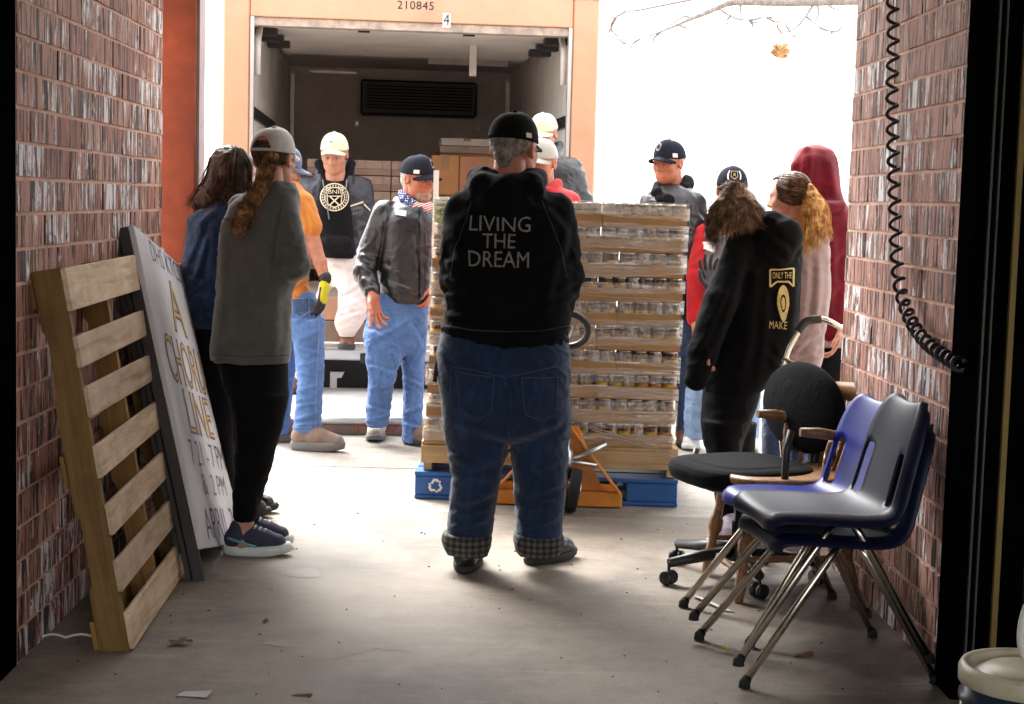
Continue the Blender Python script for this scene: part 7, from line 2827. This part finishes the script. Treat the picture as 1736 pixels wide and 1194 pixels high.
l2 = [(560, 672, 724, .05, .115), (610, 680, 720, .06, .10), (660, 684, 718, .06, .09), (710, 683, 716, .06, .085), (748, 681, 714, .06, .088)]
p.wear('jeans', [p.loft(pel), p.loft(l1, 2.1, .03), p.loft(l2, 2.1, .03)], M['denim_blue'], 0.007, [(0.006, (11, 11, 24), -0.2, 1), (0.004, (24, 24, 44), 0.4, 4)], cr=[(690, 545, 640, 575, 4, .010), (695, 550, 716, 590, 3.5, .010), (628, 560, 680, 590, 4, .009), (624, 620, 672, 635, 3.5, .013), (672, 645, 630, 660, 3.5, .013), (660, 610, 670, 650, 3.5, .012), (622, 690, 660, 700, 3, .012), (660, 706, 622, 714, 3, .012), (684, 640, 716, 655, 3, .011), (716, 690, 684, 702, 3, .012), (682, 718, 714, 728, 3, .012), (640, 600, 645, 690, 4, .008)])
stitch(p, 'jeans_stitching', [[(640, 516), (650, 534), (640, 546)], [(623, 712), (656, 714)], [(683, 738), (712, 740)]], M['thread_light'], 'jeans', 0.9, 0.006)
h0 = gnd(636, 748)
p.shoe(h0 + Vector((0.01, 0.22, 0)), h0 + Vector((-0.01, -0.06, 0)), 0, M['boot_tan'], M['sole_grey'], 0.108, 0.10, name='boot')
h0 = at(697, 757, p.D + .02)
h0.z = 0
p.shoe(h0 + Vector((-0.04, 0.06, 0)), h0 + Vector((0.18, -0.12, 0)), 0, M['boot_grey'], M['sole_dark'], 0.095, 0.06, name='boot')
c = p.cap(M['cap_navy'], tilt=-2)
p.cap_patch('side_patch', [(-0.16, -0.09), (0.16, -0.09), (0.16, 0.09), (-0.16, 0.09)], 0.95, 0.16, M['whiteprint'], c)
vs_ = [(0.20 * math.cos(a), 0.28 * math.sin(a)) for a in [2 * math.pi * k / 16 for k in range(16)]]
p.cap_patch('front_emblem', vs_, -0.15, 0.62, M['greyprint'], c)
p.cap_patch('front_emblem', [(u * 0.6, v_ * 0.6) for u, v_ in vs_], -0.15, 0.62, M['cap_navy'], c, 1.045)
p.face(brow=HBE)
p.short_hair(HW)
p.blob('beard', [ell((0, 0.050, -0.082), (0.049, 0.046, 0.042), 0), seg((0, 0.06, -0.105), 0.026, None, None, 1, 0.03), seg((0.055, 0.02, -0.06), 0.014, (0.03, 0.06, -0.085), 0.018, 1, 0.02), seg((-0.055, 0.02, -0.06), 0.014, (-0.03, 0.06, -0.085), 0.018, 1, 0.02), seg((-0.02, 0.084, -0.049), 0.0065, (0.02, 0.084, -0.049), 0.0065, 1, 0.01), ell((0, 0.1, -0.061), (0.018, 0.022, 0.007), 0.004, 'd')], HBE, 0.004, [(0.005, (90, 90, 60), 0, 2)])
p.wear('bandana', p.chain([(684, 330, .03, 10), (687, 341, -.03, 10), (701, 350, -.065, 10)], k=.015), M['stars'], 0.006, [(0.005, (20, 20, 40), 0.6, 2)], keep=False)
p.wear('bandana', p.chain([(703, 351, -.07, 9), (718, 354, -.07, 9), (728, 350, -.02, 8)], k=.015), M['stripes'], 0.006, [(0.005, (20, 20, 40), 0.6, 2)], keep=False)
p.hand(p.P(633, 500, -.20), (0.12, -0.25, -0.8), (0.75, -0.6, -0.1), curl=0.25, size=1.12, left=True, spread=0.3, curls=[0.05, 0.35, 0.5, 0.6])
p.hand(p.P(733, 486, -.02), (-0.2, -0.4, -0.8), (-1, 0, 0), curl=0.6, left=False)
p.body(under(p, [tors, pel, l1, l2], [a1, a2], m_px=7, m=0.03))

# ---------------------------------------------------------------- man in the red hoodie behind the load
p = Person('person in a red hoodie half hidden behind the man in black', 8.75, (925, 770))
p.head(917, 276, 0.0, yaw=-28, pitch=8, size=1.02, skin=SKR)
tors = [(314, 896, 946, 0.04, .06), (322, 880, 962, 0.03, .10), (335, 868, 976, .02, .135), (370, 862, 984, .02, .145), (440, 866, 984, 0.02, .145), (520, 872, 976, .02, .14), (530, 876, 972, .02, .13)]
a2 = [(965, 345, .02, 21), (975, 420, .0, 19), (962, 480, -.1, 16)]
a1 = [(882, 345, .02, 21), (872, 420, .0, 19), (885, 480, -.1, 16)]
p.wear('hoodie', [p.loft(tors)] + p.chain(a1) + p.chain(a2) + p.chain([(890, 312, .04, 9), (903, 328, -.06, 9), (930, 328, -.06, 9), (945, 312, .04, 9)], k=.02), M['red_cotton'], 0.009, HF)
pel = [(515, 878, 970, .02, .13), (550, 872, 974, .02, .14), (590, 876, 972, .02, .11)]
l1 = [(570, 874, 924, 0, .11), (650, 880, 922, 0, .09), (745, 882, 918, 0, .085)]
l2 = [(570, 924, 974, .03, .11), (650, 928, 970, .03, .09), (745, 930, 966, .03, .085)]
p.wear('jeans', [p.loft(pel), p.loft(l1), p.loft(l2)], M['denim_blue'], 0.012, JF)
for x in (900, 948):
    h0 = at(x, 770, p.D)
    h0.z = 0
    p.shoe(h0 + Vector((0, 0.12, 0)), h0 + Vector((0, -0.15, 0)), 0, M['boot_brown'], M['sole_dark'], 0.10, 0.09, name='boot')
p.cap(M['cap_grey'], tilt=0)
p.short_hair(HW)
p.face()
p.hand(p.P(962, 486, -.12), (0, -0.6, -0.4), (-1, 0, 0), curl=0.6, left=False)
p.hand(p.P(886, 486, -.12), (0, -0.6, -0.4), (1, 0, 0), curl=0.6)
p.body(under(p, [tors, pel, l1, l2], [a1, a2], m_px=7, m=0.03), 0.018)

# ---------------------------------------------------------------- man with the pale cap in the truck's mouth
p = Person('person in a grey jacket and pale cap standing at the back of the truck', 10.25, (935, 690), z=0.118)
p.head(922, 226, 0.0, yaw=-24, pitch=18, size=1.0)
tors = [(256, 908, 946, .04, .06), (266, 900, 962, 0.03, .09), (276, 890, 978, 0.02, .125), (310, 882, 990, .02, .135), (360, 880, 994, .02, .14), (430, 884, 990, 0.02, .14), (440, 888, 985, .02, .135)]
a2 = [(968, 288, .02, 20), (985, 335, .0, 17), (990, 390, -.05, 15)]
a1 = [(900, 288, .02, 20), (886, 350, .0, 17), (890, 400, -.08, 15)]
p.wear('jacket', [p.loft(tors)] + p.chain(a1) + p.chain(a2) + p.chain([(906, 252, .03, 8), (914, 268, -.06, 8), (938, 266, -.05, 8), (948, 248, .03, 9)], k=.02), M['grey_nylon'], 0.0085, [(0.012, (9, 9, 17), 0.5, 2), (0.006, (20, 20, 36), -0.3, 6)])
pel = [(430, 892, 982, .02, .13), (470, 888, 984, .02, .135), (510, 890, 980, .02, .11)]
l1 = [(490, 888, 934, 0, .11), (580, 894, 930, 0, .09), (655, 896, 928, 0, .085)]
l2 = [(490, 936, 982, .03, .11), (580, 940, 978, .03, .09), (655, 942, 974, .03, .085)]
p.wear('trousers', [p.loft(pel), p.loft(l1), p.loft(l2)], M['denim_mid'], 0.012, JF)
for x in (912, 958):
    h0 = at(x, 680, p.D)
    h0.z = 0
    p.shoe(h0 + Vector((0, 0.12, 0)), h0 + Vector((0, -0.15, 0)), 0.118, M['boot_brown'], M['sole_dark'], 0.10, 0.09, name='boot')
p.cap(M['cap_white'], tilt=0, mesh_mat=M['cap_grey'])
p.face()
p.short_hair(HB)
p.hand(p.P(990, 396, -.06), (0, -0.4, -0.9), (-1, 0, 0), curl=0.6, left=False)
p.hand(p.P(890, 406, -.1), (0, -0.4, -0.9), (1, 0, 0), curl=0.6)
p.body(under(p, [tors, pel, l1, l2], [a1, a2], m_px=7, m=0.03), 0.018)

# ---------------------------------------------------------------- smiling man behind the right end of the load
p = Person('person smiling in a dark cap and hooded grey jacket behind the cans', 9.35, (1145, 758))
p.head(1134, 276, 0.0, yaw=-42, pitch=8, size=1.02, skin=SKR)
tors = [(312, 1116, 1162, .03, .06), (320, 1104, 1174, 0.01, .095), (333, 1094, 1186, 0, .125), (370, 1088, 1194, 0, .14), (440, 1090, 1192, 0, .14), (530, 1094, 1186, 0, .14), (545, 1098, 1182, 0, .13)]
a2 = [(1178, 345, -.03, 19), (1178, 420, -.02, 18), (1150, 480, -.12, 15)]
a1 = [(1104, 345, -.03, 19), (1096, 420, -.02, 18), (1106, 480, -.15, 15)]
p.wear('jacket', [p.loft(tors)] + p.chain(a1) + p.chain(a2), M['grey_nylon'], 0.007, [(0.006, (9, 9, 17), 0.5, 2), (0.004, (20, 20, 36), -0.3, 6)], cr=[(1168, 322, 1184, 345, 3, .01), (1120, 330, 1110, 345, 3, .01), (1160, 330, 1165, 400, 3.5, .011), (1180, 360, 1195, 380, 3, .011), (1176, 400, 1196, 420, 3, .01)])
p.wear('hood', p.chain([(1114, 313, .0, 6), (1113, 328, -.08, 8), (1135, 341, -.10, 9), (1160, 322, -.01, 11), (1166, 308, .06, 11)], k=.02) + p.chain([(1118, 338, -.11, 8), (1140, 346, -.11, 8)], k=.02), M['hood_charcoal'], 0.007, [(0.009, (12, 12, 22), 0.8, 2)])
pel = [(535, 1100, 1180, 0, .13), (570, 1096, 1182, 0, .135), (600, 1098, 1178, 0, .11)]
l1 = [(585, 1096, 1140, 0, .11), (660, 1100, 1138, 0, .09), (742, 1102, 1134, 0, .085)]
l2 = [(585, 1140, 1184, .03, .11), (660, 1144, 1180, .03, .09), (742, 1146, 1176, .03, .085)]
p.wear('jeans', [p.loft(pel), p.loft(l1), p.loft(l2)], M['denim_mid'], 0.012, JF)
for x in (1118, 1160):
    h0 = at(x, 755, p.D)
    h0.z = 0
    p.shoe(h0 + Vector((0, 0.12, 0)), h0 + Vector((0, -0.15, 0)), 0, M['boot_brown'], M['sole_dark'], 0.10, 0.09, name='boot')
c = p.cap(M['cap_navy'], tilt=-3)
p.cap_patch('side_patch', [(-0.15, -0.10), (0.15, -0.10), (0.15, 0.10), (-0.15, 0.10)], -1.05, 0.17, M['whiteprint'], c)
vs_ = [(0.22 * math.cos(a), 0.26 * math.sin(a)) for a in [2 * math.pi * k / 16 for k in range(16)]]
p.cap_patch('front_emblem', vs_, 0.1, 0.60, M['greyprint'], c)
p.cap_patch('front_emblem', [(u * 0.55, v_ * 0.55) for u, v_ in vs_], 0.1, 0.60, M['cap_navy'], c, 1.045)
p.face()
tm_ = MB().tube([Vector(p.hw(q)) for q in ((-0.016, 0.0835, -0.0605), (0, 0.0885, -0.0615), (0.016, 0.0835, -0.0605))], [0.0015, 0.003, 0.0015], 6).build('teeth', M['whiteprint'], p.t, world=True)
p.short_hair(HW)
p.hand(p.P(1144, 484, -.13), (-0.2, -0.6, -0.4), (-1, 0, 0), curl=0.6, left=False)
p.hand(p.P(1107, 486, -.16), (0.2, -0.6, -0.4), (1, 0, 0), curl=0.6)
p.body(under(p, [tors, pel, l1, l2], [a1, a2], m_px=7, m=0.03), 0.018)

# ---------------------------------------------------------------- man in red sleeves and the grey vest
p = Person('person in a badged cap and grey vest over red sleeves', 9.25, (1215, 755))
p.head(1241, 322, 0.0, yaw=-3, pitch=10, size=1.04, skin=SKR)
tors = [(350, 1220, 1262, .0, .08), (362, 1206, 1280, 0, .105), (380, 1194, 1294, 0, .13), (420, 1188, 1300, 0, .145), (480, 1186, 1300, 0, .15), (550, 1186, 1298, 0, .15), (562, 1190, 1294, 0, .14)]
p.wear('riding_vest', [p.loft(tors)] + p.chain([(1222, 352, 0, 9), (1240, 362, -.09, 9), (1260, 352, 0, 9)], k=.02), M['vest_grey'], 0.0075, [(0.010, (9, 9, 17), 0.3, 2), (0.006, (20, 20, 36), -0.3, 6)])
a1 = [(1196, 396, -.01, 18), (1181, 470, -.05, 17), (1178, 540, -.10, 14)]
a2 = [(1292, 396, -.01, 18), (1302, 470, -.05, 17), (1296, 540, -.10, 14)]
p.wear('red_sleeve', p.chain(a1), M['red_cotton'], 0.007, HF)
p.wear('red_sleeve', p.chain(a2), M['red_cotton'], 0.009, HF)
v, f = grid_px([(1186, 408), (1216, 412), (1212, 428), (1188, 422)], 5, 3)
p.print('pocket_flap', v, f, M['whiteprint'], 'riding_vest', 0.012)
pel = [(550, 1190, 1294, 0, .135), (580, 1184, 1294, 0, .14), (612, 1180, 1290, 0, .12)]
l1 = [(590, 1178, 1240, -.02, .12), (640, 1166, 1222, -.04, .105), (690, 1162, 1210, -.04, .095), (742, 1160, 1204, -.03, .09)]
l2 = [(590, 1236, 1296, .02, .12), (660, 1240, 1290, .02, .10), (742, 1242, 1286, .02, .09)]
p.wear('jeans', [p.loft(pel), p.loft(l1), p.loft(l2)], M['denim_light'], 0.008, [(0.012, (11, 11, 24), -0.2, 1)])
h0 = gnd(1172, 762)
p.shoe(h0 + Vector((0.04, 0.18, 0)), h0 + Vector((-0.03, -0.08, 0)), 0, M['shoe_white'], M['sole_white'], 0.10, 0.07)
h0 = at(1264, 755, p.D)
h0.z = 0
p.shoe(h0 + Vector((0, 0.14, 0)), h0 + Vector((0.03, -0.12, 0)), 0, M['shoe_white'], M['sole_white'], 0.10, 0.07)
c = p.cap(M['cap_navy'], M['vest_grey'], tilt=-6)
ol = [(-0.26, 0.24), (0.26, 0.24), (0.24, -0.12), (0.0, -0.24), (-0.24, -0.12)]
p.cap_patch('badge', ol, 0, 0.52, M['creamprint'], c)
p.cap_patch('badge', [(u * 0.82, v_ * 0.82) for u, v_ in ol], 0, 0.52, M['cap_black'], c, 1.042)
st_ = []
for k in range(8):
    a = math.pi / 4 + math.pi / 4 * k
    r_ = 0.17 if k % 2 == 0 else 0.05
    st_.append((r_ * math.cos(a), r_ * math.sin(a)))
p.cap_patch('badge', st_, 0, 0.52, M['goldprint'], c, 1.054)
for q in (-1, 1):
    p.cap_patch('laurel', [(q * (0.34 + 0.06 * math.sin(math.pi * k / 8)), -0.22 + 0.5 * k / 8) for k in range(9)] + [(q * (0.43 + 0.07 * math.sin(math.pi * k / 8)), -0.22 + 0.5 * k / 8) for k in range(8, -1, -1)], 0, 0.50, M['whiteprint'], c)
p.face()
p.short_hair(HW)
gp = p.hand_prims(p.P(1208, 490, -.20), (-0.25, -0.1, 0.9), (0.4, -0.9, 0), curl=0.35, size=1.15, left=False, spread=0.3)
V, Q = sdf_arrays(gp, 0.005)
link_mesh('work_glove', mesh_np('work_glove', V - np.array(p.base), Q), M['glove_black'], p.t)
p.wear('red_sleeve', p.chain([(1260, 480, -.16, 15), (1215, 500, -.19, 13)]), M['red_cotton'], 0.008, keep=False)
p.hand(p.P(1178, 546, -.11), (0, -0.2, -1), (1, 0, 0), curl=0.6)
p.hand(p.P(1296, 546, -.11), (0, -0.2, -1), (-1, 0, 0), curl=0.6, left=False)
p.body(under(p, [tors, pel, l1, l2], [a1, a2], m_px=7, m=0.03), 0.018)

# ---------------------------------------------------------------- woman in the black hoodie, leaning
p = Person('person with a messy bun and black gold printed hoodie beside the office chair', 6.75, (1240, 915))
p.head(1250, 366, 0.0, yaw=-112, pitch=34, size=0.95)
tors = [(378, 1262, 1322, .02, .08), (396, 1246, 1338, 0.0, .10), (420, 1234, 1350, 0, .125), (460, 1224, 1356, 0, .145), (510, 1216, 1357, 0, .155), (560, 1206, 1351, 0, .16), (605, 1196, 1336, 0, .16), (640, 1190, 1308, 0, .15), (660, 1194, 1292, 0, .14)]
a1 = [(1258, 420, -.07, 27), (1222, 510, -.13, 28), (1192, 595, -.15, 25), (1180, 642, -.15, 18)]
a2 = [(1335, 440, .06, 25), (1330, 540, .12, 24), (1310, 610, .12, 20)]
hoodp = p.chain([(1282, 385, -.04, 16), (1308, 384, -.10, 25), (1328, 400, -.12, 31), (1338, 420, -.07, 22)], k=.03) + p.chain([(1300, 410, -.11, 22), (1326, 428, -.12, 18)], k=.03)
p.wear('hoodie', [p.loft(tors)] + p.chain(a1) + p.chain(a2) + hoodp, M['hood_black'], 0.0075, [(0.006, (7, 7, 13), -0.7, 2), (0.004, (16, 16, 26), 0.5, 6)], cr=[(1262, 440, 1215, 600, 7, .012), (1285, 450, 1262, 640, 8, .010), (1300, 480, 1290, 640, 8, .009), (1240, 470, 1200, 560, 6, .010), (1205, 560, 1175, 600, 6, .012), (1205, 600, 1178, 622, 5, .012), (1350, 470, 1340, 600, 7, .010), (1300, 600, 1330, 640, 6, .01), (1305, 405, 1340, 430, 6, .014), (1290, 425, 1330, 450, 6, .012)])
# gold print: a banner, a plain elongated shield below it and a line of lettering
E = []
for a, b_, w_ in (((1305, 458), (1344, 456), 3), ((1305, 458), (1305, 487), 3), ((1344, 456), (1344, 486), 3), ((1305, 487), (1316, 478), 3), ((1344, 486), (1336, 478), 3), ((1316, 478), (1336, 478), 3)):
    d = Vector((b_[0] - a[0], b_[1] - a[1])).normalized()
    n_ = Vector((-d.y, d.x)) * w_ / 2
    m_ = 5
    vs = []
    for k in range(m_ + 1):
        t_ = k / m_
        x, y = a[0] + (b_[0] - a[0]) * t_, a[1] + (b_[1] - a[1]) * t_
        vs += [(x - n_.x, y - n_.y), (x + n_.x, y + n_.y)]
    E.append((vs, [(2 * k, 2 * k + 1, 2 * k + 3, 2 * k + 2) for k in range(m_)]))
v, f = text_mesh('ONLY THE', 1.0)
xs = [q[0] for q in v]
v = [(x - (max(xs) + min(xs)) / 2, y) for x, y in v]
E.append((place_text(v, 1325, 468, 0, 32 / (max(xs) - min(xs)), 15), f))
v, f = text_mesh('MAKE', 1.0)
xs = [q[0] for q in v]
v = [(x - (max(xs) + min(xs)) / 2, y) for x, y in v]
E.append((place_text(v, 1318, 552, 0.05, 30 / (max(xs) - min(xs)), 18), f))
out = [(1327 + 10 * math.cos(a) * (1.0 if math.sin(a) < 0.2 else 1 - 0.35 * math.sin(a)), 515 + 31 * math.sin(a)) for a in [2 * math.pi * k / 20 for k in range(20)]]
inn = [(1327 + (x - 1327) * 0.5, 515 + (y - 515) * 0.5) for x, y in out]
E.append((out + inn, [(k, (k + 1) % 20, 20 + (k + 1) % 20, 20 + k) for k in range(20)]))
inn2 = [(1327 + (x - 1327) * 0.32, 515 + (y - 515) * 0.36) for x, y in out]
E.append((inn2, [list(range(20))]))
v, f = cat_print(*E)
o = p.print('back_print', v, f, M['goldprint'], 'hoodie', 0.006)
o['kind'] = 'stuff'
pel = [(645, 1194, 1292, 0, .13), (690, 1190, 1282, 0, .13), (725, 1190, 1266, 0, .115), (750, 1194, 1256, 0, .09)]
l1 = [(715, 1190, 1258, -.04, .095), (780, 1200, 1256, -.05, .082), (830, 1210, 1256, -.05, .075), (885, 1220, 1248, -.05, .055)]
l2 = [(715, 1215, 1283, .09, .095), (780, 1220, 1278, .10, .082), (830, 1230, 1278, .10, .075), (885, 1240, 1270, .10, .055)]
p.wear('trousers', [p.loft(pel), p.loft(l1, 2.0, .03), p.loft(l2, 2.0, .03)], M['leggings'], 0.008, LF)
for dc, x in ((-.05, 1248), (.10, 1272)):
    h0 = at(x, 915, p.D + dc)
    h0.z = 0
    p.shoe(h0, h0 + Vector((-0.135, -0.17, 0)), 0, M['shoe_lavender'], M['sole_white'], 0.088, 0.07)
base = [ell(p.hw((0, -0.014, 0.034)), (0.094, 0.096, 0.090), 0.0)] + p.chain([(1218, 370, -.03, 17), (1208, 398, -.03, 6)], k=.03) + p.chain([(1272, 370, -.06, 20), (1304, 388, -.12, 9)], k=.03)
gd = [[(1240, 330, -.02), (1215, 345, -.04), (1200, 368, -.04), (1199, 402, -.05)], [(1240, 330, -.05), (1220, 350, -.09), (1207, 380, -.09), (1208, 424, -.06)], [(1243, 330, -.07), (1234, 352, -.12), (1224, 382, -.12), (1217, 418, -.09)], [(1246, 330, -.07), (1254, 350, -.13), (1256, 375, -.14), (1262, 396, -.14)], [(1250, 330, -.07), (1270, 346, -.11), (1284, 366, -.13), (1298, 386, -.15)], [(1252, 330, -.04), (1280, 345, -.06), (1298, 366, -.10), (1316, 388, -.15)]]
p.locks(gd, 950, 0.0055, HLB, 0.0012, 12, 0.007, 1.0, 'hair', base, 0.006, [(0.006, (40, 40, 30), 0.5, 2)])
bun = [[(1230 + 16 * math.cos(a), 326 + 15 * math.sin(a), -.08), (1245 + 6 * math.cos(a + 1.5), 316 + 6 * math.sin(a), -.125), (1260 + 12 * math.cos(a + 3), 328 + 15 * math.sin(a + 2), -.07)] for a in (0, 1.2, 2.4, 3.6, 4.8)]
p.locks(bun, 140, 0.006, HLB, 0.0016, 14, 0.008, 1.5, 'bun', p.chain([(1245, 326, -.07, 18)], k=0), 0.006, [(0.006, (50, 50, 50), 0.5, 2)])
p.hand(p.P(1192, 575, -.15), (-0.1, 0, -1), (1, 0, 0), curl=0.9, size=0.85, left=True)
p.hand(p.P(1308, 614, .12), (-0.2, 0, -1), (1, 0, 0), curl=0.7, left=False)
p.body(under(p, [tors, pel, l1, l2], [a1, a2]))

# ---------------------------------------------------------------- woman in the pale hoodie with the ginger ponytail
p = Person('person in a pale mauve hoodie with a ginger blonde ponytail', 7.5, (1335, 850))
p.head(1340, 336, 0.0, yaw=-118, pitch=6, size=0.98)
tors = [(376, 1330, 1374, 0, .07), (392, 1318, 1390, 0, .10), (415, 1308, 1402, 0, .125), (460, 1304, 1407, 0, .14), (520, 1306, 1404, 0, .145), (575, 1308, 1396, 0, .145), (612, 1312, 1392, 0, .145), (624, 1318, 1388, 0, .135)]
a1 = [(1380, 425, -.05, 24), (1378, 520, -.08, 23), (1352, 590, -.10, 17), (1335, 618, -.12, 12)]
p.wear('hoodie', [p.loft(tors)] + p.chain(a1) + p.chain([(1345, 388, -.02, 12), (1368, 392, -.08, 14), (1388, 400, -.06, 14)], k=.02) + p.chain([(1378, 402, -.10, 13), (1394, 408, -.08, 11)], k=.02), M['pale_hoodie'], 0.007, [(0.006, (7, 7, 13), 0.6, 2), (0.004, (18, 18, 26), -0.5, 6)], cr=[(1392, 430, 1384, 560, 5, .012), (1372, 440, 1362, 560, 5, .012), (1398, 560, 1350, 590, 4, .013), (1392, 590, 1340, 612, 4, .013), (1370, 575, 1345, 600, 4, .012), (1380, 400, 1396, 416, 3, .012)])
pel = [(612, 1314, 1390, 0, .135), (650, 1310, 1388, 0, .14), (690, 1305, 1380, 0, .125), (720, 1304, 1372, 0, .09)]
l1 = [(680, 1296, 1346, -.04, .105), (740, 1292, 1338, -.04, .09), (800, 1296, 1334, -.04, .08), (838, 1300, 1332, -.04, .075)]
l2 = [(680, 1330, 1382, .06, .105), (740, 1334, 1376, .06, .09), (800, 1336, 1372, .06, .08), (838, 1338, 1370, .06, .075)]
p.wear('jeans', [p.loft(pel), p.loft(l1), p.loft(l2)], M['denim_mid'], 0.010, JF)
for dc, x in ((-.04, 1318), (.06, 1356)):
    h0 = at(x, 850, p.D + dc)
    h0.z = 0
    p.shoe(h0 + Vector((.06, 0, 0)), h0 + Vector((-0.18, -0.04, 0)), 0, M['shoe_white'], M['sole_white'], 0.088, 0.07)
base = [ell(p.hw((0, -0.018, 0.036)), (0.087, 0.100, 0.089), 0.0), ell(p.hw((0, 0.115, -0.03)), (0.10, 0.085, 0.12), 0.02, 'd'), ell(p.hw((-0.10, 0.01, -0.02)), (0.04, 0.03, 0.045), 0.01, 'd'), ell(p.hw((0.10, 0.01, -0.02)), (0.04, 0.03, 0.045), 0.01, 'd')]
gd = [[(1312, 304, .04), (1332, 296, .0), (1356, 300, -.05), (1374, 318, -.09)], [(1316, 302, -.0), (1340, 297, -.05), (1360, 304, -.09), (1374, 320, -.10)], [(1322, 300, -.03), (1340, 302, -.09), (1360, 312, -.11), (1374, 322, -.10)], [(1316, 312, -.07), (1335, 320, -.11), (1356, 322, -.11), (1374, 324, -.10)], [(1318, 335, -.08), (1338, 345, -.10), (1360, 340, -.10), (1374, 328, -.10)]]
p.locks(gd, 480, 0.006, HRB, 0.0015, 3, 0.005, 1.0, 'hair', base, 0.006, [(0.004, (60, 60, 30), 0.5, 2)])
gd = [[(1370, 322, -.10), (1366, 350, -.13), (1358, 385, -.14), (1350, 402, -.14)], [(1374, 318, -.10), (1380, 345, -.15), (1374, 385, -.16), (1366, 432, -.15)], [(1376, 318, -.09), (1392, 345, -.13), (1394, 385, -.14), (1384, 415, -.14)], [(1376, 318, -.08), (1398, 350, -.09), (1404, 385, -.09), (1404, 402, -.08)]]
p.locks(gd, 560, 0.009, HG, 0.0015, 6, 0.011, 1.5, 'ponytail', p.chain([(1373, 320, -.10, 8), (1382, 348, -.12, 14), (1380, 382, -.12, 15), (1372, 408, -.12, 6)], k=.02), 0.006, [(0.005, (60, 60, 20), 0.3, 2)])
sg = MB().tube([Vector(p.hw((0.091 * math.sin(t_), 0.02 + 0.03 * math.cos(t_) * 0, 0.035 + 0.085 * math.cos(t_)))) for t_ in [-1.5 + 3.0 * k / 16 for k in range(17)]], 0.004, 6).build('head_band', M['black'], p.t, world=True)
p.hand(p.P(1334, 622, -.13), (-0.4, -0.3, -0.9), (0.5, 0.6, 0), curl=0.5, left=False)
p.body(under(p, [tors, pel, l1, l2], [a1]))

# ---------------------------------------------------------------- person in the maroon hood at the wall's end
p = Person('person with a maroon hood up at the end of the right wall', 8.1, (1392, 815))
p.head(1380, 302, 0.05, yaw=-130, pitch=6, size=0.98)
tors = [(246, 1374, 1392, .05, .03), (250, 1362, 1404, .05, .06), (262, 1350, 1416, 0.05, .10), (285, 1343, 1423, .05, .125), (312, 1342, 1426, .05, .13), (335, 1344, 1428, .05, .125), (352, 1340, 1438, .03, .125), (375, 1336, 1448, 0.02, .135), (430, 1336, 1450, 0, .15), (500, 1338, 1448, 0, .155), (565, 1340, 1446, 0, .155), (575, 1344, 1440, 0, .15)]
a1 = [(1425, 395, -.04, 22), (1435, 480, -.06, 20), (1425, 550, -.1, 16)]
p.wear('hooded_top', [p.loft(tors)] + p.chain(a1) + p.chain([(1368, 256, .0, 8), (1350, 282, -.01, 9), (1345, 312, 0, 9), (1352, 340, -.02, 9)], k=.012) + p.chain([(1352, 346, -.09, 9), (1388, 356, -.13, 11), (1424, 350, -.07, 10)], k=.02), M['maroon'], 0.008, [(0.006, (6, 6, 8), 0.9, 2), (0.004, (16, 16, 20), -0.5, 6)], cr=[(1366, 262, 1352, 330, 6, .020), (1384, 256, 1380, 330, 7, .012), (1405, 265, 1418, 330, 6, .016), (1350, 335, 1425, 348, 5, .014), (1345, 356, 1420, 372, 5, .014), (1415, 390, 1408, 540, 6, .013), (1395, 400, 1388, 560, 7, .012), (1425, 480, 1400, 510, 5, .012), (1430, 420, 1405, 450, 5, .012)])
p.wear('shirt_hem', [p.loft([(570, 1345, 1442, 0, .152), (586, 1345, 1442, 0, .152)], 2.2, 0)], M['pale_hoodie'], 0.008, keep=False)
pel = [(570, 1348, 1438, 0, .14), (620, 1346, 1440, 0, .145), (670, 1350, 1436, 0, .12)]
l1 = [(650, 1346, 1390, 0, .11), (730, 1350, 1388, 0, .09), (800, 1352, 1386, 0, .085)]
l2 = [(650, 1394, 1440, .03, .11), (730, 1398, 1436, .03, .09), (800, 1400, 1434, .03, .085)]
p.wear('trousers', [p.loft(pel), p.loft(l1), p.loft(l2)], M['leggings'], 0.012, JF)
for x in (1370, 1416):
    h0 = at(x, 815, p.D)
    h0.z = 0
    p.shoe(h0 + Vector((0.08, 0.06, 0)), h0 + Vector((-0.16, 0.1, 0)), 0, M['shoe_black'], M['sole_dark'], 0.095, 0.07)
p.hand(p.P(1424, 556, -.12), (-0.2, -0.2, -0.9), (-1, 0, 0), curl=0.6, left=False)
p.body(under(p, [tors[6:], pel, l1, l2], [a1], m_px=7, m=0.03), 0.018)
